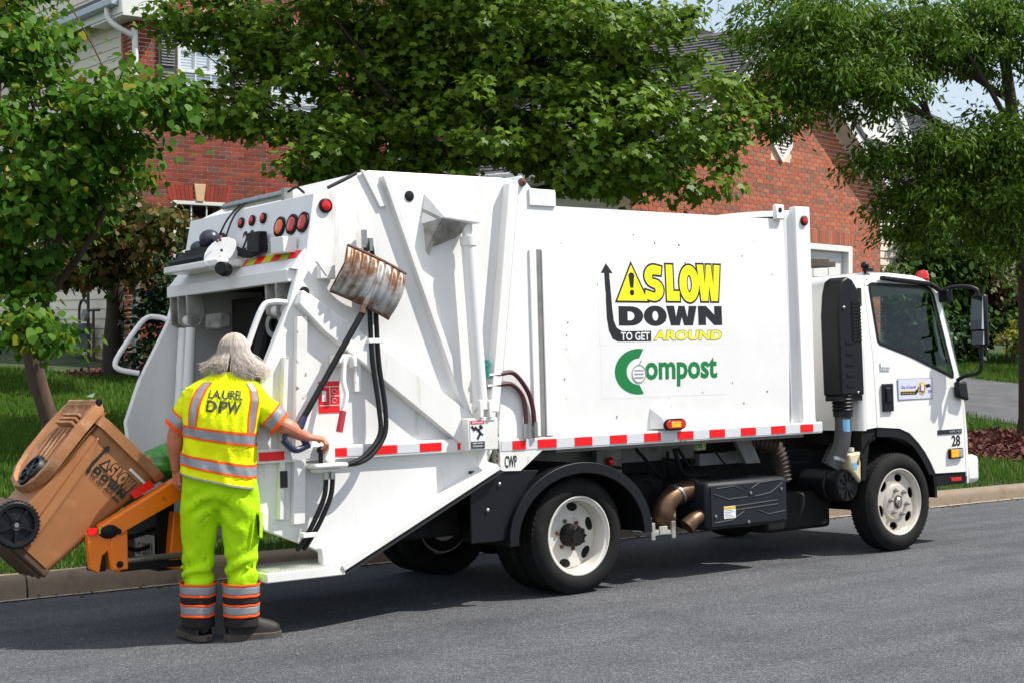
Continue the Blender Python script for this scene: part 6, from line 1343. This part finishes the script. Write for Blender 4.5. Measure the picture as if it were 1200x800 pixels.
mb = MB(S0); mb.tube([Vector(blade(.5, .45))+Vector((0, -.01, 0)), Vector(blade(.5, 1))+Vector((0, -.012, 0)), (-1.80, -.15, 1.915)], [.012, .022, .024], 10, 4); mb.build('socket', shovel_m, sh)
mb = MB(S0); mb.tube([(-1.765, -.15, 1.965), (-2.0, -.135, 1.61), (-2.215, -.125, 1.285)], .0195, 12); mb.build('shaft', hose_m, sh)
mb = MB(S0); mb.tube([(-2.205, -.125, 1.30), (-2.245, -.125, 1.225)], [.022, .028], 12); mb.tube([(-2.24, -.125, 1.235), (-2.33, -.125, 1.20), (-2.335, -.12, 1.155)], .016, 10, 4); mb.tube([(-2.245, -.125, 1.225), (-2.21, -.125, 1.15), (-2.18, -.12, 1.13)], .016, 10, 4); mb.tube([(-2.345, -.12, 1.165), (-2.27, -.12, 1.105), (-2.175, -.12, 1.13)], .021, 12, 4); mb.build('grip', blueplastic, sh)

# ================================================================== PERSON at the hopper corner, back to the street
PO = tw(-2.672, .104, 0); PO.z += .0
PR_ = (0, 0, atan2(-.5994, .8004))
def remesh(mb, vox, name, m, parent, smooth_it=4, fn=None):
    o = mb.build(name+'_tmp', m); 
    r = o.modifiers.new('r', 'REMESH'); r.mode = 'VOXEL'; r.voxel_size = vox
    q = o.modifiers.new('s', 'SMOOTH'); q.iterations = smooth_it; q.factor = .5
    dg = bpy.context.evaluated_depsgraph_get(); me = bpy.data.meshes.new_from_object(o.evaluated_get(dg))
    bpy.data.objects.remove(o); me.name = name
    if fn:
        for v in me.vertices: v.co = v.co+Vector(v.normal)*fn(v.co)
    me.polygons.foreach_set('use_smooth', [True]*len(me.polygons)); me.update()
    if not me.materials: me.materials.append(m)
    ob = bpy.data.objects.new(name, me); COL.objects.link(ob)
    if parent: ob.parent = parent
    return ob
def capsule(mb, pts, r, n=14, sm=4):
    P_ = catmull(pts, sm) if len(pts) > 2 else [Vector(p) for p in pts]
    R = r if isinstance(r, (list, tuple)) else [r, r]
    mb.tube(P_, R, n); mb.ball(P_[0], R[0], 12, 8); mb.ball(P_[-1], R[-1], 12, 8)
HC = Vector((.062, .145, 1.695))                       # head centre, bowed forward
body = MB()
# trunk and legs inside the clothing, neck and bowed head
capsule(body, [(0, .0, .95), (.0, .0, 1.15), (.015, .02, 1.38), (.03, .05, 1.52)], [.12, .11, .13, .07])
capsule(body, [(.035, .05, 1.50), (.05, .09, 1.60), (.058, .12, 1.66)], [.070, .058, .060])
body.ball(HC, .10, 18, 14, (.80, 1.02, 1.12)); body.ball(HC+Vector((.005, .055, -.06)), .07, 14, 10, (.85, .9, 1.0))   # cranium, jaw
capsule(body, [HC+Vector((.003, .10, .0)), HC+Vector((.004, .125, -.035))], [.012, .017])                              # nose
for s in (-1, 1): body.ball(HC+Vector((s*.083, .0, -.015)), .028, 10, 8, (.35, .8, 1.2)); body.ball(HC+Vector((s*.03, .092, .012)), .016, 8, 6)
body.ball(HC+Vector((.004, .108, -.065)), .02, 10, 6, (1.3, .5, .45))
for s, hip, kn, an in ((-1, (-.115, 0, .93), (-.128, .01, .52), (-.135, .0, .10)), (1, (.11, 0, .92), (.12, .015, .52), (.130, .0, .10))):
    capsule(body, [hip, kn, an], [.085, .058, .045])
# left arm hangs to the tipper arm, right arm reaches the valve
LS, LE, LW = Vector((-.205, .045, 1.465)), Vector((-.285, .045, 1.235)), Vector((-.302, .125, 1.020))
RS, RE, RW = Vector((.255, .05, 1.445)), Vector((.365, .085, 1.285)), Vector((.520, .150, 1.205))
capsule(body, [LS+Vector((.03, 0, -.02)), LS.lerp(LE, .5), LE], [.050, .052, .050]); capsule(body, [LE, LE.lerp(LW, .3)+Vector((-.006, 0, 0)), LE.lerp(LW, .7), LW], [.051, .053, .042, .033])
capsule(body, [RS+Vector((-.03, 0, -.01)), RS.lerp(RE, .5), RE], [.050, .052, .050]); capsule(body, [RE, RE.lerp(RW, .3)+Vector((0, -.006, .004)), RE.lerp(RW, .7), RW], [.052, .054, .042, .032])
def hand(wr, dirv, palm_n, side, curls, spread=.019, thumb_dir=None, L=.088):
    """palm, four bent fingers of unequal length, thumb from the side of the palm"""
    d = Vector(dirv).normalized(); n = Vector(palm_n); n = (n-d*n.dot(d)).normalized(); s = d.cross(n)*side
    c = wr+d*.05
    for k in range(4):
        o = (k-1.5)*spread; capsule(body, [wr+s*o*.55+d*.005, wr+d*L+s*o], [.017, .0125], 8)
    ln = (.036, .041, .039, .030)
    for k in range(4):
        b = wr+d*(L+(.004 if k in (1, 2) else -.004))+s*((k-1.5)*spread); p = b; a = 0; pts = [p]
        for j, f in enumerate((1., .68, .52)):
            a += curls[k]*(.75, 1., .7)[j]; q = d*cos(a)+n*sin(a); p = p+q*ln[k]*f*1.12; pts.append(p)
        for j in range(3): capsule(body, [pts[j], pts[j+1]], [.0098-.0008*j, .0092-.0008*j], 8)
    tb = wr+d*.025+s*-1.0*.030; td = (thumb_dir and Vector(thumb_dir).normalized()) or (d*.65-s*.5+n*.5).normalized()
    capsule(body, [wr+d*.012-s*.012, tb+n*.006], [.017, .0145], 8); t1_ = tb+td*.036; capsule(body, [tb+n*.006, t1_], [.0135, .0112], 8)
    t2_ = t1_+(td+d*.5+n*.35).normalized()*.030; capsule(body, [t1_, t2_], [.0108, .0090], 8)
hand(LW+Vector((0, .006, -.012)), (.05, .10, -1), (.55, .75, .1), 1, (.62, .70, .78, .85))
hand(RW+Vector((.012, .004, -.002)), (1, .12, -.12), (.02, .15, -1), -1, (.85, .92, 1.0, 1.05))
person = remesh(body, .0048, 'person', skin, None, 3)
person.scale = (.945, .97, .985); person.location = PO; person.rotation_euler = PR_
tag(person, 'worker in yellow reflective shirt and lime trousers bending over behind the truck', 'person')

# ---- trousers
def fold(co):
    x, y, z = co
    w_ = .0
    w_ += .010*noise.noise(Vector((x*9, y*9, z*3.2)))+.006*noise.noise(Vector((x*16+z*7, y*16, z*9)))
    c = abs(x-.0)
    w_ += .017*sin(44*(z+.55*abs(x)+.1*noise.noise(Vector((x*5, y*5, z*4)))))*max(0, 1-abs(z-.80)/.17)*max(0, 1-abs(abs(x)-.10)/.14)
    w_ += .013*sin(52*(z-.5*x)+3*noise.noise(Vector((x*6, y*6, z*5))))*max(0, 1-abs(z-.42)/.17)
    return w_
tr_ = MB()
capsule(tr_, [(-.105, .0, .99), (-.125, .005, .76), (-.142, .012, .50), (-.140, .005, .30), (-.139, .0, .165)], [.125, .123, .098, .092, .090], 20)
capsule(tr_, [(.100, .0, .97), (.118, .005, .76), (.128, .018, .50), (.130, .01, .30), (.130, .0, .165)], [.125, .124, .100, .095, .093], 20)
tr_.ball((-.005, .0, .97), .20, 20, 14, (1.10, .74, .62)); tr_.ball((-.01, -.03, .90), .16, 18, 12, (1.15, .72, .75))
trousers = remesh(tr_, .0085, 'trousers', lime_m, person, 5, fold)
me = trousers.data
for v in me.vertices:                                   # clean, slightly flared ends above the boots
    if v.co.z < .155: v.co.z = .155
mb = MB()
def legring(s, z0, z1, off, m, name):
    cx = lambda z: np.interp(z, [.165, .30, .50], [-.139, -.140, -.142] if s < 0 else [.130, .130, .128]); cy = lambda z: np.interp(z, [.165, .30, .5], [0, .005, .012]); r = lambda z: np.interp(z, [.165, .30, .50], [.095, .100, .108] if s < 0 else [.099, .104, .112])
    mb = MB(); f = lambda u, v: (lambda z: (cx(z)+(r(z)+off)*cos(2*pi*u)*(1+.02*noise.noise(Vector((cos(2*pi*u)*2, sin(2*pi*u)*2, z*9)))), cy(z)+(r(z)+off)*sin(2*pi*u), z+.006*noise.noise(Vector((cos(2*pi*u)*2, sin(2*pi*u)*2, s)))))(z0+(z1-z0)*v)
    mb.grid(f, 36, 4, wrap=True); o = mb.build(name, m, person, smooth=60); so = o.modifiers.new('solid', 'SOLIDIFY'); so.thickness = .006; so.offset = 0; return o
for s in (-1, 1):
    for z0, z1, off, m, nm in ((.335, .348, .012, orange_f, 'orange_edge'), (.283, .335, .010, reflect_m, 'reflective_band'), (.270, .283, .012, orange_f, 'orange_edge'), (.228, .270, .008, blackf, 'black_band'), (.217, .228, .012, orange_f, 'orange_edge'), (.165, .217, .010, reflect_m, 'reflective_band'), (.152, .165, .012, orange_f, 'orange_edge'), (.085, .152, .004, blackf, 'trouser_cuff')):
        legring(s, z0, z1, off, m, nm)
mb = MB(); mb.prism([(.0, .62), (.10, .60), (.105, .76), (.0, .78)], -.01, .012); mb.v = [(.247+y*1.0+.004*sin(z*40), -.05+x, z-.0) for x, y, z in mb.v]; o = mb.build('cargo_pocket', lime_m, person, bevel=.008)
mb = MB(); mb.tube([(.246, -.068, .76), (.248, -.066, .70), (.246, -.058, .635)], [.006, .009, .005], 6, 3); mb.build('pocket_opening', blackf, person)

# ---- shirt: one lofted surface, bands and letters laid on the same surface
ROW = [  # z, centre x, centre y, half width, half depth, roll
 (.955, -.010, -.005, .232, .165, .20), (1.02, -.008, -.004, .228, .162, .19), (1.12, -.006, .0, .222, .158, .16), (1.25, .000, .005, .224, .160, .13),
 (1.36, .010, .018, .238, .160, .10), (1.45, .022, .032, .250, .150, .08), (1.505, .028, .042, .236, .132, .07), (1.545, .034, .052, .190, .112, .07), (1.58, .040, .062, .125, .094, .06), (1.605, .043, .068, .088, .082, .05)]
RZ = np.array(ROW)
def S(u, v, off=0.):
    """u 0..1 round the body from its left side across the back, v 0..1 hem to collar"""
    t = v*(len(ROW)-1); z, cx, cy, a, b, k = (np.interp(t, range(len(ROW)), RZ[:, i]) for i in range(6))
    th = pi+2*pi*u; e = .80
    c, s = cos(th), sin(th); x = abs(c)**e*(1 if c > 0 else -1); y = abs(s)**e*(1 if s > 0 else -1)
    w_ = .012*noise.noise(Vector((x*2.2+5, y*2.2, z*5)))+.006*noise.noise(Vector((x*5, y*5, z*11)))
    w_ += .010*sin(30*(z+.35*x)+4*noise.noise(Vector((x*2, y*2, z*3))))*max(0, 1-abs(z-1.08)/.16)*.6
    w_ += .009*sin(26*(x*.9+z*.5))*max(0, 1-abs(z-1.36)/.14)*(1 if y < 0 else .3)*.6
    w_ *= max(0, min(1, (1.60-z)/.08)); 
    return Vector((cx+(a+w_+off)*x, cy+(b+w_+off)*y, z-k*(cx+a*x)*max(0, min(1, (1.62-z)/.25))))
mb = MB(); mb.grid(lambda u, v: S(u, v), 120, 110, wrap=True); shirt = mb.build('shirt', shirt_m, person, smooth=70); so = shirt.modifiers.new('solid', 'SOLIDIFY'); so.thickness = .004
zr = lambda z: float(np.interp(z, RZ[:, 0], np.arange(len(ROW))/(len(ROW)-1)))
def patch(u0, u1, z0, z1, m, name, off=.004, nu=60, nv=6, skew=0.):
    mb = MB(); mb.grid(lambda u, v: S(u0+(u1-u0)*u+skew*v, zr(z0+(z1-z0)*v), off), nu, nv); return mb.build(name, m, person, smooth=70)
for za in (1.015, 1.195):
    patch(0, 1, za, za+.012, orange_f, 'orange_edge', .005, 110, 2); patch(0, 1, za+.012, za+.062, reflect_m, 'reflective_band', .004, 110, 6); patch(0, 1, za+.062, za+.076, orange_f, 'orange_edge', .005, 110, 2)
patch(0, 1, .956, .966, reflect_m, 'hem', .003, 110, 2)
for ua, sk in ((.132, .03), (.398, -.03)):
    for u0, u1, m, nm, of in ((ua-.010, ua, orange_f, 'orange_edge', .005), (ua, ua+.034, reflect_m, 'reflective_band', .004), (ua+.034, ua+.044, orange_f, 'orange_edge', .005)): patch(u0, u1, 1.272, 1.545, m, nm, of, 4, 40, sk)
def on_back(a, b): return S(a, zr(b), .007)
mb = MB(); bmm = bmesh.new()
def shirt_text(body_, u0, u1, z0, z1, bold, gap):
    V, F = text2d(body_, bold, spacing=gap); xa, xb = min(p[0] for p in V), max(p[0] for p in V); zb = max(p[1] for p in V); za = min(p[1] for p in V)
    b = bmesh.new(); vs = [b.verts.new((p[0], p[1], 0)) for p in V]
    for f in F:
        try: b.faces.new([vs[i] for i in f])
        except ValueError: pass
    bmesh.ops.subdivide_edges(b, edges=b.edges, cuts=2, use_grid_fill=True); bmesh.ops.triangulate(b, faces=b.faces)
    b.verts.index_update(); mb.add([on_back(u0+(u1-u0)*(v.co.x-xa)/(xb-xa), z0+(z1-z0)*(v.co.y-za)/(zb-za)) for v in b.verts], [[v.index for v in f.verts] for f in b.faces]); b.free()
shirt_text('LAUREL', .214, .328, 1.450, 1.502, .022, 1.0); shirt_text('DPW', .214, .326, 1.370, 1.440, .026, 1.0); mb.build('lettering', mat('dark_print', (.05, .05, .03), .7), person, smooth=None)
# sleeves with cuff bands
def sleeve(A, B, r0, r1, n=2):
    A, B = Vector(A), Vector(B); d = (B-A).normalized(); a = d.cross(Vector((0, 1, 0))).normalized(); b = d.cross(a)
    def f(u, v, off=0.):
        p = A.lerp(B, v); r = r0+(r1-r0)*v+off+.010*noise.noise(Vector((cos(2*pi*u)*1.5, sin(2*pi*u)*1.5, v*4+A.x*9)))+.004*sin(9*v*pi+3*cos(2*pi*u))*(1-v)
        return p+(a*cos(2*pi*u)+b*sin(2*pi*u))*r
    mb = MB(); mb.grid(f, 40, 26, wrap=True); o = mb.build('sleeve', shirt_m, person, smooth=70); so = o.modifiers.new('solid', 'SOLIDIFY'); so.thickness = .004
    for v0, v1, m, nm in ((.62, .67, orange_f, 'orange_edge'), (.67, .90, reflect_m, 'reflective_band'), (.90, 1.0, orange_f, 'orange_edge')):
        mb = MB(); mb.grid(lambda u, v: f(u, v0+(v1-v0)*v, .004), 40, 4, wrap=True); mb.build(nm, m, person, smooth=70)
sleeve((-.145, .045, 1.462), (-.284, .047, 1.262), .088, .078); sleeve((.185, .045, 1.447), (.362, .082, 1.288), .088, .078)
# ---- boots
def boot(c, yaw, k=1.):
    R_ = Matrix.Rotation(yaw, 4, 'Z') @ Matrix.Scale(k, 4); c = Vector(c)
    prof = [(-.085, .040, .075), (-.06, .047, .10), (0, .046, .125), (.05, .044, .105), (.10, .048, .080), (.15, .050, .066), (.185, .042, .052), (.205, .022, .036)]
    def f(u, v):
        t = v*(len(prof)-1); y, w_, h = (np.interp(t, range(len(prof)), [q[i] for q in prof]) for i in range(3)); a = pi*u
        x_ = w_*cos(a); q = abs(sin(a))**.7*h+.028
        return R_ @ Vector((x_*(1+.05*noise.noise(Vector((y*20, u*5, 1)))), y, q))+c
    mb = MB(); mb.grid(f, 18, 30); mb.tube([R_ @ Vector((0, -.02, .07))+c, R_ @ Vector((0, -.012, .17))+c], [.055, .062], 16); mb.ball(R_ @ Vector((0, -.06, .075))+c, .05, 12, 8, (.85, .6, .9)); b = mb.build('boot', bootm, person, smooth=60)
    mb = MB(); out = [(-.045, -.09), (.0, -.105), (.045, -.09), (.053, 0), (.050, .05), (.056, .12), (.052, .17), (.03, .21), (0, .22), (-.03, .21), (-.052, .17), (-.056, .12), (-.05, .05), (-.053, 0)]
    n = len(out); mb.add([R_ @ Vector((x, y, z))+c for z in (0, .034) for x, y in out], [tuple(range(n-1, -1, -1)), tuple(range(n, 2*n))]+[(i, (i+1) % n, n+(i+1) % n, n+i) for i in range(n)]); mb.build('boot_sole', solem, b, bevel=.005)
    mb = MB()
    for k in range(4): y = .03+.028*k; mb.tube([R_ @ Vector((x, y, z))+c for x, z in ((-.03, .115-.012*k), (0, .135-.014*k), (.03, .115-.012*k))], .004, 6, 3)
    mb.build('boot_lace', blackf, b)
boot((-.140, .0, .006), radians(38), 1.12); boot((.135, .01, .004), radians(-66), 1.14)
# ---- long grey hair, parted at the nape because the head is bowed
hm = MB(); rnd = random.Random(3)
hm.ball(HC+Vector((0, -.004, .012)), .108, 20, 14, (.86, 1.02, 1.08)); sc_ = hm.build('hair_cap', mat('hair_root', (.40, .35, .30), .6), person, smooth=60)
hm = MB()
for k in range(2600):
    ph = rnd.uniform(0, 2*pi); sp = rnd.random()                       # ph = 0 on the right, pi/2 in front, 3pi/2 at the nape
    back = max(0, -sin(ph)); sd = cos(ph)
    if back > .95: ph += rnd.uniform(-.45, .45); back = max(0, -sin(ph)); sd = cos(ph)
    lift_ = rnd.uniform(.004, .016); pts = []
    for j in range(5):
        t = radians(6+j*19.5); e = Vector((sin(t)*cos(ph)*(.088+lift_), sin(t)*sin(ph)*(.104+lift_), cos(t)*(.112+lift_)))
        pts.append(HC+Vector((0, -.004, .012))+e+Vector((rnd.uniform(-.003, .003), rnd.uniform(-.003, .003), rnd.uniform(-.003, .003))))
    sx = 1 if sd > 0 else -1; wide = (.026+.070*sp)*(.35+.65*abs(sd)**.6)*(1.35 if sx > 0 else 1.); drop = .075+.065*rnd.random()+(.025 if sx > 0 else 0)
    p = pts[-1]; fl = Vector((sx*wide, sin(ph)*.03-.035*back, 0))
    pts += [p+fl*.45+Vector((0, 0, -drop*.4)), p+fl*.85+Vector((rnd.uniform(-.01, .01), rnd.uniform(-.014, .014), -drop*.8)), p+fl*1.0+Vector((sx*rnd.uniform(-.03, .045), rnd.uniform(-.025, .025), -drop*rnd.uniform(.85, 1.12)))]
    wv = rnd.uniform(0, 6.28); am = rnd.uniform(.003, .012)
    pts = [q+Vector((sin(wv+j*1.7)*am, cos(wv*1.3+j*2.1)*am, sin(wv*.7+j*1.9)*am*.5))*max(0, (j-2)/5) for j, q in enumerate(pts)]
    hm.tube(pts, [.0016, .0022, .0024, .0022, .0018, .0005], 3, 3, caps=False)
o = hm.build('hair', hair_m, person, smooth=80)

for _o in [o for o in SC.objects if o.type == 'MESH' and o.parent in (truck, tip) and o.name.split('.')[0] in ('front_post', 'cable', 'transmission', 'mirror_arm', 'rear_frame', 'frame_rib', 'headlight', 'rear_channel', 'hose_clamp', 'light_bar', 'hose_bundle', 'work_lamp', 'packer_ram', 'foot_lug', 'cylinder_rod', 'tipper_claw', 'body_panel', 'lever_link', 'pipe_clamp', 'tipper_hinge', 'hopper_back', 'valve_block', 'hood_gusset', 'chassis_rail', 'exhaust_cover', 'roof_rack_box', 'pipe_bracket', 'tipper_shelf', 'lever_pivot', 'seat', 'flange_bolt', 'falling_figure', 'hose_fitting', 'lever_link')]:
    split_islands(_o)

n = 420; x = -6+RNG.random(n)*20; d_ = np.abs(RNG.normal(size=n))*.09
pts_ = np.stack([x, 2.68-.049*x-.01-d_, np.array([road_z(0, kerb_y(a)-b) for a, b in zip(x, d_)])+.010], 1)
lt = leaves('gutter_litter', pts_, RNG.normal(size=(n, 3))*.5+[0, 0, 1], RNG.normal(size=(n, 3)), .02+.03*RNG.random(n), 'oval', leaf_brown, None, .3); tag(lt, 'dry leaf litter and grit along the kerb gutter', kind='stuff')

dw = [(x, y, 3.4+lawn_z(x, y)*.3, 5, 4, 2.6) for x, y in ((70, 26), (80, 18), (92, 30), (100, 10), (86, 44), (-26, 34), (-36, 26), (-44, 36), (-20, 46), (64, 40), (110, 22))]
wd, _ = crown('distant_wood', dw, 9000, 1.3, 30, .55, 'oval', leaf_shrub, None); tag(wd, 'far line of trees beyond the houses', kind='stuff')
